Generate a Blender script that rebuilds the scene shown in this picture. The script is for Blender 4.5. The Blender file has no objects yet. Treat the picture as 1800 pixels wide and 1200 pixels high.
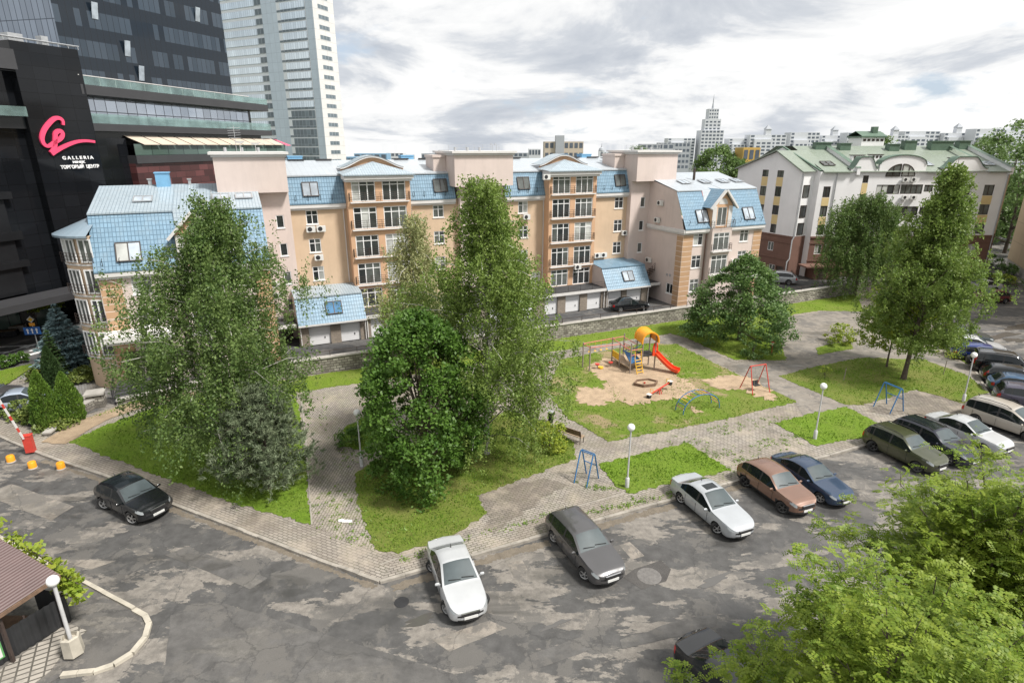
import bpy, bmesh, math, random
import numpy as np
from mathutils import Vector, Matrix
random.seed(11)
rng = np.random.default_rng(11)
SC = bpy.context.scene
COL = SC.collection
R = math.radians
PI = math.pi

# ------------------------------------------------------------------ camera
CAM_H = 17.5
PITCH = math.atan(344 / 1028.0)
cam = bpy.data.cameras.new('camera')
cam.sensor_width = 36.0
cam.lens = 1028.0 / 1800 * 36
cam.clip_start = 0.1
cam.clip_end = 8000
camo = bpy.data.objects.new('camera', cam)
COL.objects.link(camo)
camo.location = (0, 0, CAM_H)
camo.rotation_euler = (PI / 2 - PITCH, 0, 0)
SC.camera = camo


def gp(px, py, z=0.0):
    """survey of the site: image ray met with a level plane -> metres"""
    u = (px - 900) / 1028.0
    v = (600 - py) / 1028.0
    c, s = math.cos(PITCH), math.sin(PITCH)
    Y = c + v * s
    Z = -s + v * c
    t = (z - CAM_H) / Z
    return (u * t, Y * t)


AZ = math.atan2(1.0545, 2.276)            # direction of the long apartment house
SX, SY = math.cos(AZ), math.sin(AZ)


def loc2w(s, y):
    """house coordinates (along the front, depth) -> world"""
    return (s * SX - y * SY, s * SY + y * SX)


# ------------------------------------------------------------------ objects
def link(o, parent=None):
    COL.objects.link(o)
    if parent is not None:
        o.parent = parent
    return o


def tag(o, label=None, cat=None, group=None, kind=None):
    if label: o['label'] = label
    if cat: o['category'] = cat
    if group: o['group'] = group
    if kind: o['kind'] = kind
    return o


def thing(name, label, cat, loc=(0, 0, 0), rot=0.0, group=None):
    o = bpy.data.objects.new(name, None)
    o.empty_display_size = 0.3
    o.location = loc
    o.rotation_euler = (0, 0, rot)
    COL.objects.link(o)
    return tag(o, label, cat, group)


def copy_tree(o, parent=None):
    c = o.copy()
    COL.objects.link(c)
    c.parent = parent
    for ch in list(o.children):
        copy_tree(ch, c)
    return c


class MB:
    """collects faces; build() links them as one mesh object"""

    def __init__(self):
        self.v = []
        self.f = []
        self.m = []
        self.uv = []
        self.has_uv = False

    def face(self, pts, m=0, uv=None):
        b = len(self.v)
        self.v.extend([tuple(p) for p in pts])
        self.f.append(tuple(range(b, b + len(pts))))
        self.m.append(m)
        if uv is None:
            self.uv.append([(0, 0)] * len(pts))
        else:
            self.has_uv = True
            self.uv.append(uv)

    def rect(self, O, U, W, w, h, m=0, uv0=(0, 0)):
        """quad from origin O spanned by unit vectors U (w) and W (h), uv in metres"""
        O = Vector(O); U = Vector(U); W = Vector(W)
        self.face([O, O + U * w, O + U * w + W * h, O + W * h], m,
                  [(uv0[0], uv0[1]), (uv0[0] + w, uv0[1]), (uv0[0] + w, uv0[1] + h), (uv0[0], uv0[1] + h)])

    def quad(self, a, b, c, d, m=0):
        """quad with uv in metres along a->b and a->d"""
        a, b, c, d = map(Vector, (a, b, c, d))
        U = (b - a)
        U.normalize()
        N = (b - a).cross(d - a)
        if N.length < 1e-9:
            N = (c - a).cross(d - a)
        N.normalize()
        W = N.cross(U)
        q = [((p - a).dot(U), (p - a).dot(W)) for p in (a, b, c, d)]
        self.face([a, b, c, d], m, q)

    def tri(self, a, b, c, m=0):
        a, b, c = map(Vector, (a, b, c))
        U = (b - a).normalized()
        N = (b - a).cross(c - a).normalized()
        W = N.cross(U)
        self.face([a, b, c], m, [((p - a).dot(U), (p - a).dot(W)) for p in (a, b, c)])

    def obox(self, O, U, V, W, a, b, c, m=0):
        """box from corner O along unit vectors U,V,W with sizes a,b,c"""
        O = Vector(O); U = Vector(U) * a; V = Vector(V) * b; W = Vector(W) * c
        p = [O, O + U, O + U + V, O + V, O + W, O + U + W, O + U + V + W, O + V + W]
        flip = U.cross(V).dot(W) < 0
        for q in ((0, 3, 2, 1), (4, 5, 6, 7), (0, 1, 5, 4), (1, 2, 6, 5), (2, 3, 7, 6), (3, 0, 4, 7)):
            pts = [p[i] for i in q]
            if flip: pts.reverse()
            self.quad(*pts, m=m)

    def box(self, x0, x1, y0, y1, z0, z1, m=0):
        self.obox((x0, y0, z0), (1, 0, 0), (0, 1, 0), (0, 0, 1), x1 - x0, y1 - y0, z1 - z0, m)

    def bar(self, a, b, w, h=None, m=0):
        """rectangular bar between two points"""
        h = h or w
        a = Vector(a); b = Vector(b)
        d = b - a
        L = d.length
        if L < 1e-6: return
        d.normalize()
        up = Vector((0, 0, 1)) if abs(d.z) < 0.95 else Vector((0, 1, 0))
        sd = d.cross(up).normalized()
        u2 = sd.cross(d)
        self.obox(a - sd * w / 2 - u2 * h / 2, d, sd, u2, L, w, h, m)

    def tube(self, pts, rad, n=8, m=0, cap=True):
        pts = [Vector(p) for p in pts]
        if not hasattr(rad, '__len__'): rad = [rad] * len(pts)
        rings = []
        ref = None
        for i, p in enumerate(pts):
            if i == 0: d = pts[1] - p
            elif i == len(pts) - 1: d = p - pts[i - 1]
            else: d = pts[i + 1] - pts[i - 1]
            d.normalize()
            if ref is None:
                ref = Vector((0, 0, 1)) if abs(d.z) < 0.9 else Vector((1, 0, 0))
            a = d.cross(ref)
            if a.length < 1e-4: a = d.cross(Vector((0.3, 1, 0.2)))
            a.normalize()
            b = d.cross(a)
            ref = b.cross(d) * -1 if False else ref
            base = len(self.v)
            for k in range(n):
                t = 2 * PI * k / n
                self.v.append(tuple(p + (a * math.cos(t) + b * math.sin(t)) * rad[i]))
            rings.append(base)
        for i in range(len(rings) - 1):
            for k in range(n):
                k2 = (k + 1) % n
                self.f.append((rings[i] + k, rings[i] + k2, rings[i + 1] + k2, rings[i + 1] + k))
                self.m.append(m); self.uv.append([(0, 0)] * 4)
        if cap:
            self.f.append(tuple(rings[0] + k for k in range(n))[::-1]); self.m.append(m); self.uv.append([(0, 0)] * n)
            self.f.append(tuple(rings[-1] + k for k in range(n))); self.m.append(m); self.uv.append([(0, 0)] * n)

    def lathe(self, prof, n=16, c=(0, 0, 0), m=0, arc=None):
        """profile [(r,z)] turned about z"""
        base = len(self.v)
        for r, z in prof:
            for k in range(n):
                t = 2 * PI * k / n if arc is None else arc[0] + (arc[1] - arc[0]) * k / (n - 1)
                self.v.append((c[0] + r * math.cos(t), c[1] + r * math.sin(t), c[2] + z))
        for i in range(len(prof) - 1):
            for k in range(n):
                k2 = (k + 1) % n
                if arc is not None and k2 == 0: continue
                self.f.append((base + i * n + k, base + i * n + k2, base + (i + 1) * n + k2, base + (i + 1) * n + k))
                self.m.append(m); self.uv.append([(0, 0)] * 4)
        for i, rev in ((0, True), (len(prof) - 1, False)):
            if prof[i][0] > 1e-4:
                q = [base + i * n + k for k in range(n)]
                if rev: q.reverse()
                self.f.append(tuple(q)); self.m.append(m); self.uv.append([(0, 0)] * n)

    def prism(self, poly, z0, z1, m=0, bottom=False):
        poly = ccw(poly)
        n = len(poly)
        self.face([(p[0], p[1], z1) for p in poly], m, [(p[0], p[1]) for p in poly])
        if bottom:
            self.face([(p[0], p[1], z0) for p in reversed(poly)], m)
        for i in range(n):
            a, b = poly[i], poly[(i + 1) % n]
            self.quad((a[0], a[1], z0), (b[0], b[1], z0), (b[0], b[1], z1), (a[0], a[1], z1), m)

    def build(self, name, mats, parent=None, smooth=None, off=None, weld=False):
        me = bpy.data.meshes.new(name)
        v = self.v
        if off is not None:
            v = [(p[0] - off[0], p[1] - off[1], p[2] - off[2]) for p in v]
        me.from_pydata(v, [], self.f)
        if not isinstance(mats, (list, tuple)): mats = [mats]
        for mm in mats: me.materials.append(mm)
        if len(mats) > 1:
            me.polygons.foreach_set('material_index', self.m)
        if self.has_uv:
            l = me.uv_layers.new(name='UVMap')
            flat = [c for q in self.uv for t in q for c in t]
            l.data.foreach_set('uv', flat)
        if weld:
            bm = bmesh.new(); bm.from_mesh(me)
            bmesh.ops.remove_doubles(bm, verts=bm.verts, dist=1e-4)
            bm.to_mesh(me); bm.free()
        if smooth is not None:
            me.polygons.foreach_set('use_smooth', [True] * len(me.polygons))
            me.set_sharp_from_angle(angle=R(smooth))
        me.update()
        o = bpy.data.objects.new(name, me)
        return link(o, parent)


def ccw(poly):
    a = 0
    for i in range(len(poly)):
        x0, y0 = poly[i][:2]; x1, y1 = poly[(i + 1) % len(poly)][:2]
        a += x0 * y1 - x1 * y0
    return list(poly) if a > 0 else list(reversed(poly))


def np_mesh(name, verts, nper, mats, parent=None, mi=None):
    """verts (N*nper,3) -> N separate faces of nper corners"""
    verts = np.asarray(verts, dtype=np.float32).reshape(-1, 3)
    n = len(verts) // nper
    me = bpy.data.meshes.new(name)
    me.vertices.add(n * nper)
    me.vertices.foreach_set('co', verts.ravel())
    me.loops.add(n * nper)
    me.loops.foreach_set('vertex_index', np.arange(n * nper, dtype=np.int32))
    me.polygons.add(n)
    me.polygons.foreach_set('loop_start', np.arange(0, n * nper, nper, dtype=np.int32))
    for mm in (mats if isinstance(mats, (list, tuple)) else [mats]): me.materials.append(mm)
    if mi is not None:
        me.polygons.foreach_set('material_index', np.asarray(mi, dtype=np.int32))
    me.update(calc_edges=True)
    me.validate()
    o = bpy.data.objects.new(name, me)
    return link(o, parent)


# ------------------------------------------------------------------ materials
def lin(r, g, b):
    f = lambda c: ((c / 255 + 0.055) / 1.055) ** 2.4 if c > 10 else c / 255 / 12.92
    return (f(r), f(g), f(b))


def c4(c): return (c[0], c[1], c[2], 1)


class NT:
    def __init__(self, name):
        self.mat = bpy.data.materials.new(name)
        self.mat.use_nodes = True
        self.t = self.mat.node_tree
        self.n = self.t.nodes
        self.bsdf = self.n['Principled BSDF']
        self.out = self.n['Material Output']
        self.tc = self.n.new('ShaderNodeTexCoord')

    def lk(self, a, b): self.t.links.new(a, b)

    def node(self, typ, **kw):
        n = self.n.new(typ)
        for k, v in kw.items():
            if k in n.inputs: n.inputs[k].default_value = v
            else: setattr(n, k, v)
        return n

    def noise(self, vec, scale, detail=4, rough=0.55, dist=0.0):
        n = self.node('ShaderNodeTexNoise', Scale=scale, Detail=detail, Roughness=rough, Distortion=dist)
        if vec is not None: self.lk(vec, n.inputs['Vector'])
        return n.outputs['Fac']

    def ramp(self, fac, stops, interp='LINEAR'):
        n = self.n.new('ShaderNodeValToRGB')
        n.color_ramp.interpolation = interp
        el = n.color_ramp.elements
        while len(el) < len(stops): el.new(0.5)
        for e, (p, c) in zip(el, stops):
            e.position = p
            e.color = c4(c) if hasattr(c, '__len__') else (c, c, c, 1)
        self.lk(fac, n.inputs['Fac'])
        return n.outputs['Color']

    def mix(self, fac, a, b, mode='MIX'):
        n = self.n.new('ShaderNodeMix')
        n.data_type = 'RGBA'
        n.blend_type = mode
        for sock, v in ((0, fac), (6, a), (7, b)):
            if hasattr(v, 'links') or hasattr(v, 'is_linked'): self.lk(v, n.inputs[sock])
            elif hasattr(v, '__len__'): n.inputs[sock].default_value = c4(v)
            else: n.inputs[sock].default_value = v
        return n.outputs[2]

    def math(self, op, a, b=None, clamp=False):
        n = self.n.new('ShaderNodeMath')
        n.operation = op
        n.use_clamp = clamp
        for i, v in enumerate((a, b)):
            if v is None: continue
            if hasattr(v, 'is_linked'): self.lk(v, n.inputs[i])
            else: n.inputs[i].default_value = v
        return n.outputs[0]

    def mapping(self, vec, scale=(1, 1, 1), rot=(0, 0, 0), loc=(0, 0, 0)):
        n = self.n.new('ShaderNodeMapping')
        n.inputs['Scale'].default_value = scale
        n.inputs['Rotation'].default_value = rot
        n.inputs['Location'].default_value = loc
        self.lk(vec, n.inputs['Vector'])
        return n.outputs['Vector']

    def bump(self, h, strength=0.3, dist=0.02):
        n = self.node('ShaderNodeBump', Strength=strength, Distance=dist)
        self.lk(h, n.inputs['Height'])
        self.lk(n.outputs['Normal'], self.bsdf.inputs['Normal'])

    def set(self, **kw):
        for k, v in kw.items():
            s = self.bsdf.inputs[k.replace('_', ' ')]
            if hasattr(v, 'is_linked'): self.lk(v, s)
            elif hasattr(v, '__len__') and len(v) == 3: s.default_value = c4(v)
            else: s.default_value = v
        return self


def mul(c, k): return tuple(min(1, x * k) for x in c)


def mat(name, col, rough=0.7, var=0.12, scale=1.5, bump=0.0, bscale=25, metal=0.0, spec=0.5, coat=0.0, grime=0.0):
    t = NT(name)
    f = t.noise(t.tc.outputs['Object'], scale, 5, 0.6)
    col_out = t.ramp(f, [(0.3, mul(col, 1 - var)), (0.7, mul(col, 1 + var))])
    if grime > 0:       # vertical streaks of dirt
        g = t.noise(t.mapping(t.tc.outputs['Object'], (1.3, 1.3, 0.12)), 2.0, 6, 0.7)
        g = t.ramp(g, [(0.5, 0.0), (0.85, 1.0)])
        g = t.math('MULTIPLY', g, grime)
        col_out = t.mix(g, col_out, mul(col, 0.55))
    t.set(Base_Color=col_out, Roughness=rough, Metallic=metal, Specular_IOR_Level=spec)
    if coat: t.set(Coat_Weight=coat, Coat_Roughness=0.04)
    if bump:
        t.bump(t.noise(t.tc.outputs['Object'], bscale, 4), bump, 0.02)
    return t.mat


def mat_grid(name, col, line, w, h, mortar=0.02, rough=0.5, offset=0.5, bump=0.4, var=0.1, metal=0.0, rough2=None,
             uv=True, rot=0.0, col2=None, grime=0.0, bdist=0.03, nscale=0.5, dirt=None):
    """brick-like pattern in metres on uv (or object xy)"""
    t = NT(name)
    src = t.tc.outputs['UV'] if uv else t.tc.outputs['Object']
    vec = t.mapping(src, (1, 1, 1), (0, 0, rot))
    b = t.n.new('ShaderNodeTexBrick')
    b.offset = offset
    b.inputs['Scale'].default_value = 1.0
    b.inputs['Brick Width'].default_value = w
    b.inputs['Row Height'].default_value = h
    b.inputs['Mortar Size'].default_value = mortar
    b.inputs['Mortar Smooth'].default_value = 0.3
    b.inputs['Color1'].default_value = c4(mul(col, 1 - var))
    b.inputs['Color2'].default_value = c4(mul(col2 or col, 1 + var))
    b.inputs['Mortar'].default_value = c4(line)
    t.lk(vec, b.inputs['Vector'])
    c = b.outputs['Color']
    n = t.noise(t.tc.outputs['Object'], nscale, 5, 0.6)
    c = t.mix(t.ramp(n, [(0.35, 0.0), (0.75, 0.35)]), c, mul(col, 0.7))
    if grime:
        g = t.ramp(t.noise(t.tc.outputs['Object'], 0.9, 6, 0.7), [(0.52, 0.0), (0.62, grime)])
        c = t.mix(g, c, dirt or mul(col, 0.45))
    t.set(Base_Color=c, Roughness=rough, Metallic=metal)
    if bump:
        inv = t.math('SUBTRACT', 1.0, b.outputs['Fac'])
        t.bump(inv, bump, bdist)
    return t.mat
# ------------------------------------------------------------------ light and sky
SUN_AZ, SUN_EL = -26.0, 54.0        # azimuth from +X towards +Y, elevation
w = bpy.data.worlds.new('World')
SC.world = w
w.use_nodes = True
wt = w.node_tree
wn = wt.nodes
bg = wn['Background']
bg.inputs['Strength'].default_value = 0.10
sky = wn.new('ShaderNodeTexSky')
sky.sky_type = 'NISHITA'
sky.sun_disc = False
sky.sun_elevation = R(SUN_EL)
sky.sun_rotation = R(90 - SUN_AZ)
sky.air_density = 1.0
sky.dust_density = 1.5


def W_(typ, **kw):
    n = wn.new(typ)
    for k, v in kw.items():
        if k in n.inputs: n.inputs[k].default_value = v
        else: setattr(n, k, v)
    return n


def wmath(op, a, b=None, clamp=False):
    n = wn.new('ShaderNodeMath'); n.operation = op; n.use_clamp = clamp
    for i, x in enumerate((a, b)):
        if x is None: continue
        if hasattr(x, 'is_linked'): wt.links.new(x, n.inputs[i])
        else: n.inputs[i].default_value = x
    return n.outputs[0]


tc = W_('ShaderNodeTexCoord')
sep = W_('ShaderNodeSeparateXYZ')
wt.links.new(tc.outputs['Generated'], sep.inputs[0])
zz = wmath('ADD', wmath('MAXIMUM', sep.outputs['Z'], 0.0), 0.24)
cmb = W_('ShaderNodeCombineXYZ')
wt.links.new(wmath('DIVIDE', sep.outputs['X'], zz), cmb.inputs['X'])
wt.links.new(wmath('DIVIDE', sep.outputs['Y'], zz), cmb.inputs['Y'])


def wnoise(scale, detail, rough, loc, dist=0.0):
    mp = W_('ShaderNodeMapping')
    mp.inputs['Location'].default_value = loc
    wt.links.new(cmb.outputs[0], mp.inputs['Vector'])
    n = W_('ShaderNodeTexNoise', Scale=scale, Detail=detail, Roughness=rough, Distortion=dist)
    wt.links.new(mp.outputs[0], n.inputs['Vector'])
    return n.outputs['Fac']


def wramp(fac, stops):
    n = wn.new('ShaderNodeValToRGB')
    el = n.color_ramp.elements
    while len(el) < len(stops): el.new(0.5)
    for e, (p, c) in zip(el, stops):
        e.position = p
        e.color = c4(c) if hasattr(c, '__len__') else (c, c, c, 1)
    wt.links.new(fac, n.inputs['Fac'])
    return n.outputs['Color']


def wmix(fac, a, b):
    n = wn.new('ShaderNodeMix'); n.data_type = 'RGBA'
    for s, x in ((0, fac), (6, a), (7, b)):
        if hasattr(x, 'is_linked'): wt.links.new(x, n.inputs[s])
        elif hasattr(x, '__len__'): n.inputs[s].default_value = c4(x)
        else: n.inputs[s].default_value = x
    return n.outputs[2]


cl_shape = wnoise(1.3, 9, 0.58, (3.1, 1.7, 0.0), 0.1)       # the cloud masses
cl_tone = wnoise(1.25, 10, 0.6, (2.3, 8.1, 2.0), 0.4)         # grey bellies against white tops
cloud = wramp(cl_tone, [(0.33, (3.4, 3.65, 4.05)), (0.42, (4.2, 4.4, 4.7)), (0.48, (5.7, 5.75, 5.8)), (0.55, (6.5, 6.5, 6.45))])
cover = wramp(cl_shape, [(0.32, 0.0), (0.41, 1.0)])
blue = wmix(0.8, sky.outputs['Color'], (3.6, 4.2, 5.0))
wt.links.new(wmix(cover, blue, cloud), bg.inputs['Color'])

sun = bpy.data.lights.new('sun', 'SUN')
sun.energy = 3.5
sun.angle = R(9)
sun.color = (1.0, 0.96, 0.9)
suno = bpy.data.objects.new('sun', sun)
COL.objects.link(suno)
sd = Vector((math.cos(R(SUN_EL)) * math.cos(R(SUN_AZ)), math.cos(R(SUN_EL)) * math.sin(R(SUN_AZ)), math.sin(R(SUN_EL))))
suno.rotation_euler = sd.to_track_quat('Z', 'Y').to_euler()
suno.location = (40, 40, 80)

SC.view_settings.view_transform = 'Standard'
SC.view_settings.look = 'None'
SC.view_settings.exposure = 0.7
SC.view_settings.gamma = 1.0
SC.view_settings.use_curve_mapping = False
SC.render.engine = 'CYCLES'

# ------------------------------------------------------------------ ground materials
KERB_AZ = math.atan2(35.82 - 20.19, 30.45 + 5.57)


def m_asphalt(name, seed, pale=(0.27, 0.245, 0.215), dark=(0.071, 0.069, 0.067), cover=(0.515, 0.53)):
    t = NT(name)
    obj = t.tc.outputs['Object']
    sep = t.n.new('ShaderNodeSeparateXYZ'); t.lk(obj, sep.inputs[0])
    # the left road runs another way than the parking bay: grain of the wear follows each
    wob = t.noise(obj, 0.25, 3)
    fx = t.math('ADD', sep.outputs['X'], t.math('MULTIPLY', wob, 6.0))
    side = t.math('ADD', t.math('MULTIPLY', fx, 0.25), 1.1, True)
    va = t.mapping(obj, (0.24, 0.52, 1), (0, 0, R(25.9)), (seed, 0, 0))
    vb = t.mapping(obj, (0.2, 0.52, 1), (0, 0, -KERB_AZ), (seed + 4, 2.3, 0))
    na = t.noise(va, 1.0, 10, 0.68, 0.15)
    nb = t.noise(vb, 1.0, 10, 0.68, 0.15)
    big = t.mix(side, na, nb)
    patch = t.ramp(big, [(cover[0], 0.0), (cover[1], 1.0)])
    fine = t.noise(obj, 22, 6, 0.7)
    med = t.noise(obj, 1.6, 7, 0.65)
    dk = t.mix(t.ramp(med, [(0.3, 0.0), (0.72, 1.0)]), mul(dark, 0.72), mul(dark, 1.55))
    pl = t.mix(t.ramp(t.noise(obj, 2.7, 8, 0.7), [(0.38, 0.0), (0.62, 1.0)]), mul(pale, 0.62), pale)
    c = t.mix(patch, dk, pl)
    # ragged second layer of wear
    worn = t.ramp(t.noise(t.mapping(obj, (0.5, 0.5, 1), (0, 0, 0.4), (seed * 2, 5, 0)), 1.0, 10, 0.72, 0.3), [(0.525, 0.0), (0.55, 0.8)])
    c = t.mix(worn, c, (0.13, 0.122, 0.112))
    c = t.mix(t.ramp(fine, [(0.3, 0.35), (0.7, 0.0)]), c, mul(dark, 0.5))
    # cracks
    dv = t.n.new('ShaderNodeVectorMath'); dv.operation = 'ADD'
    nz = t.node('ShaderNodeTexNoise', Scale=0.8, Detail=6.0, Roughness=0.7)
    t.lk(obj, nz.inputs['Vector'])
    t.lk(obj, dv.inputs[0]); t.lk(nz.outputs['Color'], dv.inputs[1])
    for sc_, th, k in ((0.22, 0.008, 0.5), (0.8, 0.010, 0.4)):
        vo = t.node('ShaderNodeTexVoronoi', Scale=sc_)
        vo.feature = 'DISTANCE_TO_EDGE'
        t.lk(dv.outputs[0], vo.inputs['Vector'])
        cr = t.ramp(vo.outputs['Distance'], [(0.0, k), (th, 0.0)])
        if sc_ > 0.5:
            cr = t.math('MULTIPLY', cr, t.ramp(t.noise(obj, 0.15, 3), [(0.5, 0.0), (0.6, 1.0)]))
        c = t.mix(cr, c, (0.03, 0.03, 0.03))
    wet = t.ramp(t.noise(t.mapping(obj, (0.22, 0.5, 1), (0, 0, -KERB_AZ), (9, seed, 0)), 1.0, 6, 0.6, 0.4), [(0.54, 0.0), (0.63, 1.0)])
    c = t.mix(t.math('MULTIPLY', wet, 0.45), c, mul(dark, 0.7))
    rgh = t.mix(wet, (0.82,) * 3, (0.3,) * 3)
    t.set(Base_Color=c, Roughness=rgh, Specular_IOR_Level=0.5)
    h = t.math('ADD', t.math('MULTIPLY', fine, 0.4), t.math('MULTIPLY', patch, 0.5))
    t.bump(h, 0.35, 0.02)
    return t.mat


def m_pavers(name, rot, w=0.30, h=0.15, col=(0.285, 0.255, 0.222), weeds=0.5):
    t = NT(name)
    obj = t.tc.outputs['Object']
    b = t.n.new('ShaderNodeTexBrick')
    b.offset = 0.5
    for k, v in (('Scale', 1.0), ('Brick Width', w), ('Row Height', h), ('Mortar Size', 0.016), ('Mortar Smooth', 0.2)):
        b.inputs[k].default_value = v
    b.inputs['Color1'].default_value = c4(mul(col, 0.82))
    b.inputs['Color2'].default_value = c4(mul(col, 1.12))
    b.inputs['Mortar'].default_value = c4((0.07, 0.062, 0.05))
    t.lk(t.mapping(obj, (1, 1, 1), (0, 0, -rot)), b.inputs['Vector'])
    c = b.outputs['Color']
    # hollows and dirt
    d = t.ramp(t.noise(obj, 0.35, 8, 0.65, 0.3), [(0.42, 0.0), (0.7, 0.75)])
    c = t.mix(d, c, (0.17, 0.14, 0.11))
    sand = t.ramp(t.noise(t.mapping(obj, loc=(20, 3, 0)), 0.5, 8, 0.7), [(0.5, 0.0), (0.66, 0.7)])
    c = t.mix(sand, c, (0.36, 0.31, 0.25))
    wd = t.ramp(t.noise(t.mapping(obj, loc=(3, 30, 0)), 0.22, 4, 0.6), [(0.5, 0.0), (0.62, 1.0)])
    wf = t.ramp(t.noise(obj, 3.2, 8, 0.75), [(0.57, 0.0), (0.63, 1.0)])
    joints = t.ramp(t.noise(obj, 1.2, 5), [(0.45, 0.0), (0.6, 1.0)])
    c = t.mix(t.math('MULTIPLY', t.math('MULTIPLY', wd, wf), weeds), c, (0.11, 0.15, 0.035))
    c = t.mix(t.math('MULTIPLY', t.math('MULTIPLY', joints, b.outputs['Fac']), weeds), c, (0.09, 0.11, 0.03))
    t.set(Base_Color=c, Roughness=0.85)
    t.bump(t.math('ADD', t.math('SUBTRACT', 1.0, b.outputs['Fac']), t.math('MULTIPLY', t.noise(obj, 0.8, 5), 3.0)), 0.45, 0.03)
    return t.mat


def m_grass(name, a=(0.085, 0.14, 0.012), b=(0.22, 0.32, 0.03), dry=(0.24, 0.22, 0.075), dryness=0.5, worn=0.0):
    t = NT(name)
    obj = t.tc.outputs['Object']
    f1 = t.noise(obj, 0.45, 6, 0.6, 0.3)
    f2 = t.noise(obj, 7.0, 6, 0.75)
    f3 = t.noise(obj, 45.0, 4, 0.8)
    c = t.mix(t.ramp(f2, [(0.32, 0.0), (0.68, 1.0)]), a, b)
    c = t.mix(t.math('MULTIPLY', t.ramp(f1, [(0.42, 0.0), (0.66, 1.0)]), dryness), c, dry)
    c = t.mix(t.ramp(f3, [(0.3, 0.55), (0.6, 0.0)]), c, mul(a, 0.55))
    if worn:
        k = t.ramp(t.noise(t.mapping(obj, loc=(7, 1, 0)), 0.3, 7, 0.68, 0.4), [(0.55, 0.0), (0.62, worn)])
        c = t.mix(k, c, (0.33, 0.24, 0.155))
    t.set(Base_Color=c, Roughness=0.9, Specular_IOR_Level=0.25)
    t.bump(t.math('ADD', t.math('MULTIPLY', f2, 2.0), f3), 0.9, 0.05)
    return t.mat


def m_earth(name, col, scale=1.5):
    t = NT(name)
    obj = t.tc.outputs['Object']
    f = t.noise(obj, scale, 8, 0.7, 0.2)
    c = t.mix(t.ramp(f, [(0.3, 0.0), (0.7, 1.0)]), mul(col, 0.7), mul(col, 1.2))
    f3 = t.noise(obj, 28.0, 5, 0.8)
    c = t.mix(t.ramp(f3, [(0.28, 0.5), (0.5, 0.0)]), c, mul(col, 0.45))
    t.set(Base_Color=c, Roughness=0.95, Specular_IOR_Level=0.2)
    t.bump(t.math('ADD', f, f3), 0.7, 0.05)
    return t.mat


M = {}
M['asphalt'] = m_asphalt('worn_asphalt', 1.3)
M['asphalt_fine'] = m_asphalt('plaza_asphalt', 6.1, pale=(0.29, 0.255, 0.215), dark=(0.20, 0.18, 0.155), cover=(0.46, 0.62))
M['drive'] = m_asphalt('dark_asphalt', 3.4, pale=(0.13, 0.125, 0.12), dark=(0.06, 0.06, 0.062))
M['street'] = m_asphalt('street_asphalt', 2.2, pale=(0.17, 0.165, 0.16), dark=(0.10, 0.1, 0.1))
M['patch_dark'] = m_earth('tar_patch', (0.095, 0.09, 0.086), 0.8)
M['overlay'] = m_asphalt('asphalt_overlay', 5.5, pale=(0.17, 0.16, 0.145), dark=(0.092, 0.088, 0.084), cover=(0.54, 0.6))
M['paver_shaded'] = m_pavers('shaded_pavers', KERB_AZ + R(2), col=(0.19, 0.165, 0.14), weeds=0.3)  # darker pavers with shade put into the colour
M['patch_pale'] = m_asphalt('pale_overlay', 7.7, pale=(0.31, 0.275, 0.235), dark=(0.17, 0.155, 0.135), cover=(0.47, 0.5))
M['paver'] = m_pavers('park_pavers', KERB_AZ + R(2))
M['paver_left'] = m_pavers('sidewalk_pavers', R(-25.9), weeds=0.25)
M['paver_path'] = m_pavers('path_pavers', R(88), weeds=0.9)
M['paver_grey'] = m_pavers('grey_pavers', R(64), 0.2, 0.2, (0.2, 0.2, 0.2), 0.1)
M['grass'] = m_grass('park_grass', dryness=0.35)
M['grass_lush'] = m_grass('lush_grass', (0.08, 0.145, 0.01), (0.21, 0.335, 0.028), dryness=0.22)
M['grass_dry'] = m_grass('dry_grass', (0.085, 0.125, 0.018), (0.2, 0.275, 0.034), dryness=0.6)
M['grass_play'] = m_grass('play_grass', (0.08, 0.135, 0.014), (0.2, 0.29, 0.032), dryness=0.55, worn=0.8)
M['soil'] = m_earth('soil', (0.16, 0.115, 0.075))
M['sand'] = m_earth('sand', (0.40, 0.30, 0.205))
M['dirt'] = m_earth('dirt_path', (0.33, 0.25, 0.17))
M['grit'] = m_earth('kerb_grit', (0.185, 0.158, 0.125), 2.5)
M['kerb'] = mat('kerb_stone', (0.29, 0.265, 0.23), 0.85, 0.3, 2.0, 0.4, 20, grime=0.5)
M['kerb_pale'] = mat('kerb_concrete', (0.42, 0.385, 0.32), 0.85, 0.18, 2.0, 0.3, 20, grime=0.35)
M['white_line'] = mat('road_paint', (0.75, 0.75, 0.74), 0.6, 0.15, 3)
M['stone'] = mat_grid('rubble_stone', (0.25, 0.225, 0.19), (0.09, 0.08, 0.07), 0.45, 0.22, 0.03, 0.9, 0.5, 0.8, 0.35, col2=(0.32, 0.3, 0.26), grime=0.7)
M['conc'] = mat('concrete', (0.36, 0.34, 0.31), 0.85, 0.2, 1.2, 0.3, 18, grime=0.5)


# ------------------------------------------------------------------ ground
def P(*pts, z=0.12):
    return [gp(x, y, z) for x, y in pts]


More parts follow.
